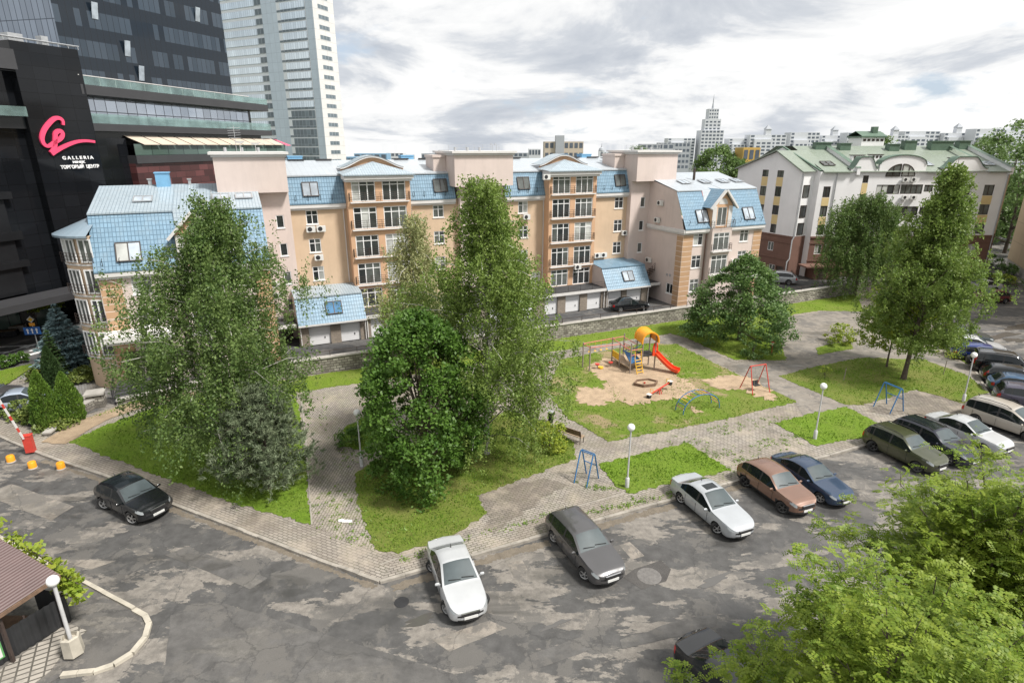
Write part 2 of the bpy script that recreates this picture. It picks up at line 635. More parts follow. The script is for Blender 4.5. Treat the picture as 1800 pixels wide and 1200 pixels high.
def rag(poly, step=0.35, amp=0.12, seed=0, keep=()):
    """subdivide an outline and make it uneven"""
    r = random.Random(seed)
    out = []
    n = len(poly)
    for i in range(n):
        a, b = Vector(poly[i][:2]), Vector(poly[(i + 1) % n][:2])
        L = (b - a).length
        k = max(1, int(L / step))
        nn = Vector((-(b - a).y, (b - a).x)) / max(L, 1e-6)
        ph = r.random() * 10
        for j in range(k):
            t = j / k
            p = a.lerp(b, t)
            d = amp * (0.25 * math.sin(ph + t * L * 1.3) + 1.0 * (r.random() - 0.5) + 0.25 * math.sin(ph * 2 + t * L * 5.7))
            out.append((p.x + nn.x * d, p.y + nn.y * d))
    return out


def chaikin(poly, n=2):
    for _ in range(n):
        o = []
        for i in range(len(poly)):
            a, b = poly[i], poly[(i + 1) % len(poly)]
            o.append((a[0] * .75 + b[0] * .25, a[1] * .75 + b[1] * .25))
            o.append((a[0] * .25 + b[0] * .75, a[1] * .25 + b[1] * .75))
        poly = o
    return poly


def sheet(name, poly, z, m, thick=0.0):
    mb = MB()
    poly = ccw(poly)
    mb.face([(p[0], p[1], z) for p in poly])
    if thick:
        n = len(poly)
        for i in range(n):
            a, b = poly[i], poly[(i + 1) % n]
            mb.quad((a[0], a[1], z - thick), (b[0], b[1], z - thick), (b[0], b[1], z), (a[0], a[1], z))
    o = mb.build(name, m)
    return tag(o, kind='structure')


_g = MB()          # level round the yard, then falling gently away under the city
_g.face([(-3000, -200, -.9), (3000, -200, -.9), (3000, 300, -.9), (-3000, 300, -.9)])
_g.face([(-3000, 300, -.9), (3000, 300, -.9), (3000, 6000, -140), (-3000, 6000, -140)])
tag(_g.build('ground', m_earth('far_ground', (0.12, 0.135, 0.08), 0.02), weld=True), kind='structure')
sheet('parking_lot', [(-75, -6), (130, -6), (130, 130), (-75, 130)], 0.0, M['asphalt'])

kerb_px = [(-60, 748), (0, 769), (75, 801), (180, 836), (300, 886), (430, 936), (560, 986), (668, 1024), (755, 1000), (963, 941), (1183, 879), (1300, 846),
           (1518, 785), (1692, 736)]
kerb_xy = P(*kerb_px, z=0.0)
park = kerb_xy + P((1748, 714), (1706, 637), (1655, 580), (1625, 535), (1600, 515), z=0.12)
back = [loc2w(s, 46.4) for s in (72, 60, 40, 20, 2.8, -6, -8.5)] + P((130, 735), (60, 752), (-60, 722))
sheet('park_paving', park + back, 0.12, M['paver'], 0.13)
# sidewalk along the left road
sw = kerb_xy[:8] + P((700, 977), (655, 968), (548, 924), (330, 857), (122, 779), (60, 752), (-60, 722))
sheet('sidewalk', sw, 0.124, M['paver_left'])
sheet('paved_path', P((548, 922), (537, 765), (530, 705), (520, 690), (655, 672), (640, 700), (606, 752), (604, 790), (625, 812), (622, 850), (640, 905), (655, 968)), 0.128, M['paver_path'])
# asphalt plaza and paths on the right
plaza = P((1365, 566), (1440, 549), (1515, 546), (1560, 560), (1640, 600), (1720, 660), (1745, 700), (1735, 684), (1690, 640), (1620, 612), (1515, 630), (1440, 648), (1370, 661), (1490, 713),
          (1420, 714), (1395, 702), (1190, 602), (1200, 590), (1290, 640), (1384, 637))
sheet('asphalt_path', P((958, 637), (958, 622), (1180, 589), (1206, 596), (1290, 636), (1384, 637), (1372, 580), (1365, 562), (1440, 548), (1512, 545), (1530, 600),
                        (1610, 612), (1700, 640), (1748, 705), (1735, 712), (1690, 655), (1620, 632), (1515, 630), (1440, 648), (1372, 661), (1492, 714), (1420, 745), (1395, 703), (1190, 604)), 0.130, M['asphalt_fine'])

# kerbs (real steps)
def kerb(name, pts, w=0.16, z0=-0.05, z1=0.14, m='kerb', seg=1.0, gap=0.012):
    mb = MB()
    for i in range(len(pts) - 1):
        a, b = Vector((*pts[i][:2], 0)), Vector((*pts[i + 1][:2], 0))
        L = (b - a).length
        d = (b - a) / L
        nrm = Vector((-d.y, d.x, 0))
        k = max(1, round(L / seg))
        for j in range(k):
            p0 = a + d * (L * j / k + gap / 2)
            jit = random.uniform(-0.012, 0.012)
            mb.obox(p0 - nrm * (w / 2) + Vector((0, 0, z0)) + nrm * jit, d, nrm, (0, 0, 1), L / k - gap, w, z1 - z0 + random.uniform(-0.012, 0.008))
    return tag(mb.build(name, M[m]), kind='structure')


kerb('kerb', kerb_xy)
kerb('kerb_right', P((1692, 736), (1748, 714), (1706, 637), (1655, 580), (1625, 535), z=0.06))
kerb('lawn_edging', P((548, 922), (537, 765), (530, 705)), 0.08, 0.0, 0.16)
kerb('paving_edge', P((668, 992), (700, 980), (855, 935), (1000, 893), (1100, 866)), 0.07, 0.0, 0.135)

LAWNS = []


def lawn(poly, m, z=0.15, seed=0, amp=0.16, tufts=1.0):
    pl = rag(poly, 0.16, amp, seed)
    sheet('lawn', pl, z, m, 0.03)
    LAWNS.append((ccw(pl), z, tufts, m.name))
    return pl


L1 = P((122, 777), (175, 752), (255, 722), (345, 692), (520, 688), (534, 765), (546, 921), (440, 893), (330, 855))
lawn(L1, M['grass_lush'], seed=1)
L2 = P((625, 830), (628, 870), (640, 915), (660, 968), (700, 973), (800, 940), (856, 903), (838, 872), (880, 856), (960, 826), (1012, 806), (1008, 775), (960, 745), (900, 720), (700, 790))
lawn(L2, M['grass_dry'], seed=2)
lawn(P((604, 752), (600, 785), (640, 790), (690, 740), (640, 735)), M['grass_lush'], seed=21)
LU = [loc2w(s, 46.0) for s in (0.5, 10, 20, 30, 40, 50, 60, 68)] + P((1520, 548), (1440, 546), (1400, 552), (1366, 562), (1370, 590), (1382, 633), (1290, 632), (1205, 593), (1180, 586), (958, 620), (660, 669), (520, 690))
lawn(LU, M['grass'], seed=3)
LP = P((985, 632), (1130, 604), (1190, 605), (1290, 655), (1400, 706), (1250, 742), (1070, 776), (1000, 736), (960, 690))
lawn(LP, M['grass_play'], seed=4)
lawn(P((1053, 817), (1130, 796), (1210, 778), (1285, 827), (1190, 848), (1105, 868), (1085, 855)), M['grass_lush'], seed=5)
lawn(P((1362, 744), (1420, 728), (1487, 715), (1546, 744), (1518, 768), (1434, 784)), M['grass_lush'], seed=6)
L5 = P((1368, 661), (1440, 643), (1515, 629), (1625, 632), (1704, 662), (1738, 690), (1722, 708), (1690, 708), (1650, 696), (1612, 685), (1590, 690), (1518, 711), (1484, 711))
lawn(L5, M['grass_dry'], seed=7)
lawn(P((1434, 612), (1456, 605), (1494, 601), (1500, 613), (1438, 624)), M['grass'], seed=8, amp=0.1)
lawn(P((1640, 600), (1690, 612), (1722, 640), (1700, 640)), M['grass'], seed=9, amp=0.1)
# corner lawn and beds at the left
lawn(P((-90, 668), (0, 652), (52, 640), (60, 642), (0, 685), (-90, 730)), M['grass'], seed=10)
# shade painted in as darker pavers; sand on the playground
sheet('shaded_paving', rag(P((838, 872), (880, 858), (958, 838), (1000, 852), (950, 880), (870, 935), (850, 930), (856, 903)), 0.3, 0.25, 5), 0.1345, M['paver_shaded'])
sheet('shaded_paving', rag(P((1600, 688), (1640, 690), (1692, 712), (1692, 730), (1560, 728), (1520, 722)), 0.3, 0.2, 6), 0.1345, M['paver_shaded'])
for i, poly in enumerate((
        P((1035, 640), (1070, 628), (1130, 622), (1175, 632), (1190, 650), (1185, 668), (1215, 668), (1190, 690), (1130, 690), (1080, 675), (1045, 662)),
        P((1075, 662), (1190, 658), (1232, 682), (1200, 702), (1130, 702), (1058, 708), (1048, 690)),
        P((1010, 686), (1050, 678), (1062, 690), (1058, 706), (1075, 712), (1040, 716), (1015, 705)),
        P((1235, 668), (1290, 658), (1330, 668), (1370, 700), (1360, 710), (1335, 700), (1310, 686), (1250, 682)),
        P((1205, 717), (1222, 714), (1235, 724), (1222, 727)),
        P((1090, 705), (1130, 695), (1180, 692), (1185, 700), (1140, 708), (1100, 712)))):
    sheet('sand_patch', rag(chaikin(poly, 2), 0.13, 0.5, 30 + i), 0.156 + 0.004 * i, M['sand'])
sheet('dirt_track', rag(P((72, 778), (125, 745), (205, 716), (255, 704), (345, 688), (345, 694), (255, 716), (200, 734), (150, 757), (118, 779)), 0.4, 0.2, 3), 0.157, M['dirt'])
lawn(P((105, 762), (165, 735), (245, 711), (345, 692), (345, 684), (255, 697), (190, 722), (120, 752)), M['grass'], z=0.153, seed=12, amp=0.1)

# left corner: paving by the entrance, street with markings, far pavement
sheet('entrance_paving', P((-120, 745), (-60, 714), (0, 684), (56, 639), (78, 618), (118, 655), (160, 650), (215, 650), (240, 690), (205, 697), (140, 700), (0, 706), (-60, 722)), 0.05, M['paver_grey'])
sheet('street', P((-700, 640), (-300, 600), (0, 578), (135, 560), (190, 590), (118, 655), (78, 618), (56, 640), (0, 653), (-120, 690), (-700, 760), z=0.0), 0.006, M['street'])
sheet('pavement', P((-500, 592), (0, 572), (40, 575), (128, 552), (190, 560), (170, 530), (60, 520), (-500, 540), z=0.1), 0.1, M['paver_grey'], 0.11)
for i, (a, b, wd) in enumerate((((-70, 655), (28, 630), 0.22), ((28, 630), (80, 616), 0.25), ((-30, 624), (15, 618), .18), ((0, 610), (48, 607), .12), ((52, 617), (66, 613), .18), ((55, 608), (62, 606), .2), ((-40, 640), (18, 627), .1))):
    mb = MB()
    A, B = Vector((*gp(*a), 0)), Vector((*gp(*b), 0))
    d = (B - A).normalized(); nrm = Vector((-d.y, d.x, 0))
    mb.face([A - nrm * wd, B - nrm * wd, B + nrm * wd, A + nrm * wd])
    mb.v = [(v[0], v[1], 0.011) for v in mb.v]
    tag(mb.build('road_marking', M['white_line']), kind='structure')
mb = MB()     # lane arrow
A = Vector((*gp(4, 622), 0)); B = Vector((*gp(40, 611), 0)); d = (B - A).normalized(); nr = Vector((-d.y, d.x, 0))
for q in ([A - nr * .12, B - nr * .12, B + nr * .12, A + nr * .12], [B - nr * .5, B + d * 1.4, B + nr * .5]):
    mb.face([(p.x, p.y, 0.0115) for p in q])
tag(mb.build('road_marking', M['white_line']), kind='structure')

# repairs in the asphalt
for i, (poly, mm) in enumerate((
        (P((300, 1080), (395, 1060), (800, 1185), (830, 1240), (280, 1240), z=0), 'overlay'),
        (P((108, 892 + 90), (205, 935 + 50), (160, 1000), (80, 985), z=0), 'patch_pale'),
        (P((1088, 957), (1106, 952), (1132, 976), (1112, 983), z=0), 'patch_pale'),
        (P((1115, 1000), (1160, 985), (1180, 1000), (1170, 1020), (1130, 1035), (1095, 1015), z=0), 'patch_dark'),
        (P((930, 1150), (1025, 1118), (1040, 1140), (940, 1175), z=0), 'overlay'),
        (P((760, 1125), (860, 1090), (890, 1103), (790, 1145), z=0), 'patch_pale'),
        (P((330, 960), (470, 1015), (440, 1035), (290, 975), z=0), 'overlay'),
        (P((888, 985), (912, 976), (928, 1003), (905, 1014), z=0), 'patch_pale'),
        (P((20, 850), (130, 890), (90, 915), (-30, 870), z=0), 'patch_pale'),
        (P((1090, 1125), (1205, 1085), (1260, 1080), (1260, 1100), (1095, 1140), z=0), 'overlay'))):
    sheet('asphalt_patch', rag(poly, 0.5, 0.05, 50 + i), 0.004 + 0.0008 * i, M[mm])
t = NT('puddle_water')
t.set(Base_Color=(0.085, 0.08, 0.074), Roughness=0.03, Specular_IOR_Level=0.9)
M['puddle'] = t.mat
for i, (cx, cy, rx, ry) in enumerate(((738, 1090, .7, .18), (975, 1098, .5, .13), (1255, 1020, .9, .18), (1790, 575, 1.6, .7), (1752, 592, 2.6, .6), (1785, 598, 1.2, .5))):
    c = gp(cx, cy)
    ang = KERB_AZ if cx > 640 else -0.45
    pts = []
    rr = random.Random(i)
    ph = rr.random() * 6
    for k in range(40):
        a = 2 * PI * k / 40
        q = 1 + 0.35 * math.sin(2 * a + ph) + 0.2 * math.sin(5 * a + ph * 3) + 0.1 * rr.uniform(-1, 1)
        x, y = rx * q * math.cos(a), ry * q * math.sin(a)
        pts.append((c[0] + x * math.cos(ang) - y * math.sin(ang), c[1] + x * math.sin(ang) + y * math.cos(ang)))
    sheet('puddle', pts, 0.0095 + 0.0012 * i, M['puddle'])

# grit washed up along the kerbs
for i, (pts, w0) in enumerate((([(300, 893), (430, 943), (560, 993), (660, 1030)], .16), ([(690, 1030), (760, 1009), (860, 980), (963, 950)], .32), ([(1050, 925), (1110, 907), (1183, 887)], .3), ([(1240, 872), (1300, 854), (1420, 820)], .22), ([(75, 809), (180, 844), (260, 876)], .14))):
    a = [Vector(gp(*q)) for q in pts]
    d = (a[-1] - a[0]).normalized(); nn = Vector((-d.y, d.x))
    if nn.y > 0: nn = -nn
    poly = [tuple(q - nn * .12) for q in a] + [tuple(q + nn * w0) for q in reversed(a)]
    sheet('kerb_grit', rag(poly, 0.07, 0.13, 80 + i), 0.0032, M['grit'])

# bottom left forecourt with its curved kerb
fk = P((-60, 905), (0, 945), (100, 1000), (155, 1027), (235, 1070), z=0.05)
fc = P((236, 1072), (256, 1083), (262, 1095), (255, 1120), (232, 1148), (200, 1168), (165, 1180), (108, 1186), z=0.05)
kerb('kerb_pale', fk, 0.16, -0.05, 0.13, 'kerb_pale', 1.1)
kerb('kerb_curved', [fc[0]] + fc[1:], 0.2, -0.05, 0.12, 'kerb_pale', 0.6)
sheet('forecourt', fk + fc + P((60, 1210), (-80, 1300), (-200, 1200)), 0.035, m_asphalt('forecourt_asphalt', 8.2, pale=(0.2, 0.185, 0.165), dark=(0.095, 0.09, 0.085)), 0.04)
sheet('forecourt_paving', P((-60, 1215), (118, 1092), (152, 1105), (125, 1125), (88, 1175), (40, 1212), (-40, 1270)), 0.06, mat_grid('slab_paving', (0.35, 0.32, 0.28), (0.06, 0.055, 0.045), 0.42, 0.24, 0.035, 0.85, 0.0, 0.5, 0.1, uv=False, rot=R(-30), grime=0.5), 0.03)

# driveway in front of the garages (raised behind the stone wall)
DRV = 0.5
drv = MB()
for (s0, z0), (s1, z1) in (((0, DRV), (78, DRV)), ((-9, 0.08), (0, DRV))):
    drv.quad((*loc2w(s0, 46.4), z0), (*loc2w(s1, 46.4), z1), (*loc2w(s1, 78), z1), (*loc2w(s0, 78), z0))
tag(drv.build('driveway', M['drive']), kind='structure')
# ------------------------------------------------------------------ building kit
M['peach'] = mat('peach_render', (0.55, 0.41, 0.285), 0.85, 0.07, 0.6, 0.12, 40, grime=0.3)
M['orange'] = mat('orange_render', (0.56, 0.35, 0.215), 0.85, 0.08, 0.6, 0.12, 40, grime=0.3)
M['pink'] = mat('pink_render', (0.58, 0.49, 0.45), 0.85, 0.06, 0.6, 0.12, 40, grime=0.3)
M['white_trim'] = mat('white_trim', (0.60, 0.585, 0.57), 0.7, 0.06, 1.0, grime=0.12)
M['white_pvc'] = mat('white_frame', (0.76, 0.76, 0.76), 0.4, 0.03)
M['brown_frame'] = mat('brown_frame', (0.045, 0.032, 0.026), 0.5, 0.1)
M['iron'] = mat('dark_iron', (0.05, 0.035, 0.03), 0.6, 0.2, 4)
M['black_metal'] = mat('black_metal', (0.025, 0.025, 0.027), 0.5, 0.2, 4)
M['grey_metal'] = mat('grey_metal', (0.42, 0.43, 0.44), 0.4, 0.12, 3, metal=0.4)
M['garage_wall'] = mat_grid('garage_block', (0.25, 0.21, 0.17), (0.15, 0.13, 0.11), 0.4, 0.2, 0.012, 0.85, 0.5, 0.3)
M['garage_door'] = mat_grid('garage_door', (0.70, 0.70, 0.71), (0.5, 0.5, 0.5), 4.0, 0.42, 0.012, 0.5, 0.0, 0.3, 0.02)
M['dark_deck'] = mat('bitumen_deck', (0.05, 0.05, 0.052), 0.8, 0.3, 1.0, grime=0.2)
M['door_dark'] = mat('dark_door', (0.06, 0.045, 0.035), 0.5, 0.15)
M['quoin'] = mat_grid('quoin_blocks', (0.46, 0.29, 0.17), (0.66, 0.56, 0.48), 9.0, 0.55, 0.035, 0.85, 0.0, 0.4, 0.05)
M['blue_tile'] = mat_grid('blue_metal_tile', (0.18, 0.295, 0.395), (0.075, 0.145, 0.21), 0.23, 0.36, 0.022, 0.42, 0.0, 0.75, 0.1, nscale=0.8, grime=0.35, dirt=(0.22, 0.3, 0.36))
M['blue_sheet'] = mat_grid('blue_roof_slope', (0.36, 0.425, 0.47), (0.2, 0.26, 0.31), 0.23, 0.36, 0.02, 0.28, 0.0, 0.7, 0.06, nscale=0.4, grime=0.25, dirt=(0.3, 0.33, 0.34))  # sky glare on the flatter slopes put into this paler blue
M['pale_sheet'] = mat_grid('pale_roof_sheet', (0.42, 0.455, 0.485), (0.3, 0.33, 0.37), 0.5, 0.4, 0.015, 0.3, 0.0, 0.3, 0.04, nscale=0.4)  # near-white sky glare of the upper slopes put into the base colour
M['blue_paint'] = mat('blue_paint', (0.17, 0.37, 0.56), 0.45, 0.1)
M['green_roof'] = mat_grid('green_metal_roof', (0.24, 0.28, 0.23), (0.14, 0.175, 0.135), 0.23, 0.38, 0.02, 0.36, 0.0, 0.5, 0.08, nscale=0.5, grime=0.5, dirt=(0.2, 0.24, 0.17))
M['green_paint'] = mat('green_paint', (0.09, 0.145, 0.105), 0.5, 0.15)
M['white_wall'] = mat('white_render', (0.76, 0.755, 0.76), 0.85, 0.05, 0.4, 0.1, 40, grime=0.12)
M['brown_wall'] = mat('brown_render', (0.165, 0.09, 0.068), 0.8, 0.1, 0.6, 0.15, 40, grime=0.3)
M['yellow_panel'] = mat('yellow_panel', (0.62, 0.48, 0.24), 0.8, 0.05)


def glass(name, col, rough=0.06, spec=0.8):
    t = NT(name)
    n = t.noise(t.tc.outputs['Object'], 0.7, 3)
    t.set(Base_Color=t.ramp(n, [(0.35, mul(col, 0.7)), (0.65, mul(col, 1.3))]), Roughness=rough, Specular_IOR_Level=spec)
    t.bump(t.noise(t.tc.outputs['Object'], 0.8, 2), 0.03, 0.1)
    return t.mat


M['glass_dark'] = glass('dark_window_glass', (0.035, 0.04, 0.042))
M['glass_mid'] = glass('room_window_glass', (0.10, 0.11, 0.105))
M['glass_curtain'] = glass('curtained_glass', (0.42, 0.43, 0.41))
M['glass_sky'] = glass('roof_window_glass', (0.38, 0.43, 0.48), 0.1)
M['glass_blue'] = glass('blue_roof_glass', (0.06, 0.17, 0.31), 0.1)
GL = [M['glass_dark'], M['glass_mid'], M['glass_curtain'], M['glass_sky'], M['glass_blue']]


def wall(mb, O, U, V, W, Hh, holes=(), depth=0.14, m=0):
    """plane with real openings and reveals; outside is U x V"""
    O = Vector(O); U = Vector(U).normalized(); V = Vector(V).normalized()
    N = U.cross(V)
    xs = sorted({0, W, *[h[0] for h in holes], *[h[0] + h[2] for h in holes]})
    zs = sorted({0, Hh, *[h[1] for h in holes], *[h[1] + h[3] for h in holes]})
    xs = [x for x in xs if -1e-6 <= x <= W + 1e-6]
    zs = [z for z in zs if -1e-6 <= z <= Hh + 1e-6]
    for i in range(len(xs) - 1):
        for j in range(len(zs) - 1):
            cx, cz = (xs[i] + xs[i + 1]) / 2, (zs[j] + zs[j + 1]) / 2
            if any(h[0] < cx < h[0] + h[2] and h[1] < cz < h[1] + h[3] for h in holes): continue
            if xs[i + 1] - xs[i] < 1e-5 or zs[j + 1] - zs[j] < 1e-5: continue
            mb.rect(O + U * xs[i] + V * zs[j], U, V, xs[i + 1] - xs[i], zs[j + 1] - zs[j], m, (xs[i], zs[j]))
    for x, z, w_, h_ in [h[:4] for h in holes]:
        a = O + U * x + V * z; b = a + U * w_; c = b + V * h_; d = a + V * h_
        D = -N * depth
        for p, q in ((a, b), (b, c), (c, d), (d, a)):
            mb.quad(q, p, p + D, q + D, m)


def window(parent, O, U, V, x, z, w_, h_, cols=2, trans=(), fm='white_pvc', pick=None, depth=0.10, name='window', fw=0.065, sill=None, proud=0.0, off=(0, 0, 0), label=None):
    """frame with mullions (part) and its panes (sub-part)"""
    O = Vector(O); U = Vector(U).normalized(); V = Vector(V).normalized(); N = U.cross(V)
    A = O + U * x + V * z - N * depth
    fr = MB()
    t = 0.07
    F = lambda u, v, a, b: fr.obox(A + U * u + V * v, U, V, N, a, b, t + proud)
    F(0, 0, w_, fw); F(0, h_ - fw, w_, fw)
    F(0, fw, fw, h_ - 2 * fw); F(w_ - fw, fw, fw, h_ - 2 * fw)
    for k in range(1, cols):
        F(w_ * k / cols - fw / 2, fw, fw, h_ - 2 * fw)
    for tr in trans:
        for k in range(cols):
            x0 = fw if k == 0 else w_ * k / cols + fw / 2
            x1 = w_ - fw if k == cols - 1 else w_ * (k + 1) / cols - fw / 2
            F(x0, h_ * tr - fw * 0.4, x1 - x0, fw * 0.8)
    if sill: fr.obox(A + U * -0.06 + V * -0.07 + N * (depth - 0.02), U, V, N, w_ + 0.12, 0.06, sill)
    f = fr.build(name, M[fm], parent, off=off)
    if label: f['label'] = label
    pn = MB()
    pick = pick or (0, 0, 1, 1, 2)
    base = random.choice(pick)
    for k in range(cols):
        m = base if random.random() < 0.7 else random.choice(pick)
        pn.rect(A + U * (fw * .5 + (w_ - fw) * k / cols) + V * fw * .5 + N * 0.025, U, V, (w_ - fw) / cols, h_ - fw, m)
    pn.build('pane', GL, f, off=off)
    return f


def railing(parent, pts, h, rails=3, post=1.2, r=0.025, m='iron', name='balcony_railing', off=(0, 0, 0), balusters=0.0, z0=0.0):
    mb = MB()
    for i in range(len(pts) - 1):
        a, b = Vector(pts[i]), Vector(pts[i + 1])
        L = (b - a).length
        k = max(1, round(L / post))
        for j in range(k + 1):
            p = a.lerp(b, j / k)
            mb.bar(p, p + Vector((0, 0, h)), r * 1.3)
        for q in range(rails):
            z = z0 + (h - z0) * (q + 1) / rails
            mb.bar(a + Vector((0, 0, z)), b + Vector((0, 0, z)), r)
        if balusters:
            k = int(L / balusters)
            for j in range(1, k):
                p = a.lerp(b, j / k)
                mb.bar(p, p + Vector((0, 0, h)), r * 0.6)
    return mb.build(name, M[m], parent, off=off)


M['ac_white'] = mat('ac_casing', (0.62, 0.62, 0.6), 0.5, 0.06)


def air_con(parent, O, U, V, x, z, off=(0, 0, 0), w_=0.78, h_=0.52):
    O = Vector(O); U = Vector(U).normalized(); V = Vector(V); N = U.cross(V)
    A = O + U * x + V * z + N * 0.12
    mb = MB()
    mb.obox(A, U, V, N, w_, h_, 0.28)
    for q in (0.12, w_ - 0.16):
        mb.obox(A + U * q - V * 0.07 - N * 0.115, U, V, N, 0.04, 0.06, 0.36)
    o = mb.build('air_conditioner', M['ac_white'], parent, off=off)
    f = MB()
    c = A + U * (w_ * 0.38) + V * (h_ * 0.5) + N * 0.285
    n = 14
    f.face([c + (U * math.cos(2 * PI * k / n) + V * math.sin(2 * PI * k / n)) * h_ * 0.4 for k in range(n)])
    f.build('fan_grille', M['black_metal'], o, off=off)
    return o


def pipe(parent, pts, off, r=0.05, m='white_trim', name='downpipe'):
    mb = MB(); mb.tube(pts, r, 7)
    return mb.build(name, M[m], parent, off=off, smooth=40)


# ------------------------------------------------------------------ the long apartment house
X1, Y1, Z1 = (1, 0, 0), (0, 1, 0), (0, 0, 1)
off = (22.5, 52.5, 0.0)
apt = thing('apartment_house', 'long peach apartment house with blue mansard roofs and a row of white garages', 'apartment building', (*loc2w(22.5, 52.5), 0), AZ)


def pt(mb, name, m, smooth=None, parent=None):
    return mb.build(name, [M[k] for k in m] if isinstance(m, (tuple, list)) else M[m], parent or apt, off=off, smooth=smooth)


EAVE, BRK = 12.5, 14.97
# central range: walls
holes_l = [(5.67, 10.71, 1.04, 1.25), (5.69, 8.15, 1.04, 1.25), (5.74, 5.53, 1.02, 1.3), (17.6, 10.75, 1.1, 1.2), (17.6, 8.15, 1.1, 1.25), (17.6, 5.55, 1.1, 1.3), (15.6, 2.75, 1.1, 1.6)]
holes_r = [(26.89, 10.73, 1.12, 1.25), (26.95, 8.15, 1.1, 1.25), (26.95, 5.55, 1.1, 1.3), (38.97, 10.73, 1.17, 1.25), (39.0, 8.12, 1.15, 1.33), (39.03, 5.6, 1.15, 1.33), (28.45, 2.75, 1.15, 1.6)]
mb = MB()
O = (4.36, 56.5, 2.5)
for hs, s0, s1 in ((holes_l, 4.36, 20.2), (holes_r, 24.8, 40.65)):
    wall(mb, (s0, 56.5, 2.5), X1, Z1, s1 - s0, EAVE - 2.5, [(h[0] - s0, h[1] - 2.5, h[2], h[3]) for h in hs])
pt(mb, 'wall', 'peach')
for h in holes_l + holes_r:
    window(apt, (0, 56.5, 0), X1, Z1, h[0], h[1], h[2], h[3], 2, (0.66,), off=off, sill=0.08)
# body behind so that nothing is hollow
mb = MB(); mb.box(1.9, 43.1, 57.4, 71, 0.0, 12.3); mb.box(-9.3, 1.7, 52.5, 63, 0, 8.6); mb.box(43.4, 54.3, 52.5, 63, 0, 8.6)
pt(mb, 'rear_wall', 'pink')
# garage row
doors = [(4.45, 6.3), (7.2, 8.95), (9.92, 11.7), (12.6, 14.4), (15.35, 16.9), (18.2, 20.0), (21.6, 23.4), (25.0, 26.8), (28.1, 29.65), (30.6, 32.4), (33.3, 35.1), (36.0, 37.8), (38.45, 40.5)]
mb = MB()
wall(mb, (3.6, 52.46, 0.3), X1, Z1, 37.8, 2.3, [(a - 3.6, 0.2, b - a, 1.92) for a, b in doors], 0.2)
pt(mb, 'garage_wall', 'garage_wall')
for a, b in doors:
    d = MB(); d.rect((a, 52.64, DRV), X1, Z1, b - a, 1.92)
    o = pt(d, 'garage_door', 'garage_door')
    h = MB(); h.box(b - 0.55, b - 0.47, 52.60, 52.637, 1.05, 1.22); pt(h, 'handle', 'black_metal', parent=o)
mb = MB(); mb.box(9.52, 35.55, 52.2, 56.4, 2.62, 2.74); pt(mb, 'deck', 'dark_deck')
mb = MB(); mb.box(9.52, 35.55, 52.16, 52.197, 2.48, 2.78); pt(mb, 'deck_edge', 'white_trim')
railing(apt, [(9.6, 52.4, 2.74), (35.4, 52.4, 2.74)], 0.75, 3, 1.5, 0.02, 'black_metal', 'deck_railing', off)
for s in (9.6, 15.15, 29.85, 35.4):
    pipe(apt, [(s, 56.42 if s in (15.15, 29.85) else 52.36, 12.3 if s in (15.15, 29.85) else 2.5), (s, 56.42 if s in (15.15, 29.85) else 52.36, 2.75 if s in (15.15, 29.85) else .55)], off, 0.055)
for s0 in (9.0, 35.75): pipe(apt, [(s0, 56.43, 12.3), (s0, 56.43, 5.2)], off, 0.055)

# mansard roof of the central range
GUARD = []


def mansard(s0, s1, y0, z0, y1, z1, y2, z2, top='pale_sheet', guard=True, side=True, cornice=True):
    lo = MB(); lo.quad((s0, y0, z0), (s1, y0, z0), (s1, y1, z1), (s0, y1, z1))
    lo.box(s0, s1, y0 - 0.04, y0 + 0.02, z0 - 0.1, z0 - 0.003)
    pt(lo, 'mansard_roof', 'blue_tile')
    up = MB(); up.quad((s0, y1 - 0.12, z1 + 0.02), (s1, y1 - 0.12, z1 + 0.02), (s1, y2, z2), (s0, y2, z2))
    up.box(s0, s1, y1 - 0.14, y1 - 0.122, z1 - 0.1, z1 + 0.018)
    pt(up, 'upper_roof', top)
    if cornice:
        c = MB(); c.box(s0, s1, y0 + 0.0, 56.49 if y0 > 52 else 49.495, z0 - 0.42, z0 - 0.105); c.box(s0, s1, y0 + 0.12, 56.488 if y0 > 52 else 49.493, z0 - 0.6, z0 - 0.422)
        pt(c, 'cornice', 'white_trim')
    if guard:
        g = MB()
        for k in range(int((s1 - s0) / 1.05)):
            s = s0 + 0.6 + k * 1.05
            t = 0.10
            yy, zz_ = y0 + (y1 - y0) * t, z0 + (z1 - z0) * t
            g.bar((s, yy - 0.02, zz_), (s, yy - 0.16, zz_ + 0.42), 0.035)
            g.bar((s, yy - 0.16, zz_ + 0.42), (s, yy + 0.12, zz_ + 0.5), 0.03)
        pt(g, 'snow_guard', 'black_metal')


MY0, MY1 = 56.15, 57.0
for s0, s1 in ((4.36, 9.25), (15.1, 19.9), (25.2, 29.9), (35.65, 40.9)):
    mansard(s0, s1, MY0, EAVE + 0.1, MY1, BRK, 63, 16.12)
mb = MB(); mb.quad((9.25, 57, BRK), (15.1, 57, BRK), (15.1, 63, 16.12), (9.25, 63, 16.12)); mb.quad((29.9, 57, BRK), (35.65, 57, BRK), (35.65, 63, 16.12), (29.9, 63, 16.12))
mb.quad((19.9, 58, 15.1), (25.2, 58, 15.1), (25.2, 63, 16.12), (19.9, 63, 16.12))
mb.quad((43, 63, 16.12), (2, 63, 16.12), (2, 71.5, 12.3), (43, 71.5, 12.3))
pt(mb, 'upper_roof', 'pale_sheet')
mb = MB()
for k in range(15):
    s = 5.2 + k * 2.6
    if 19 < s < 26 or 9.5 < s < 15 or 30 < s < 35.5: continue
    mb.box(s, s + 1.5, 62.6, 62.9, 16.12, 16.25)
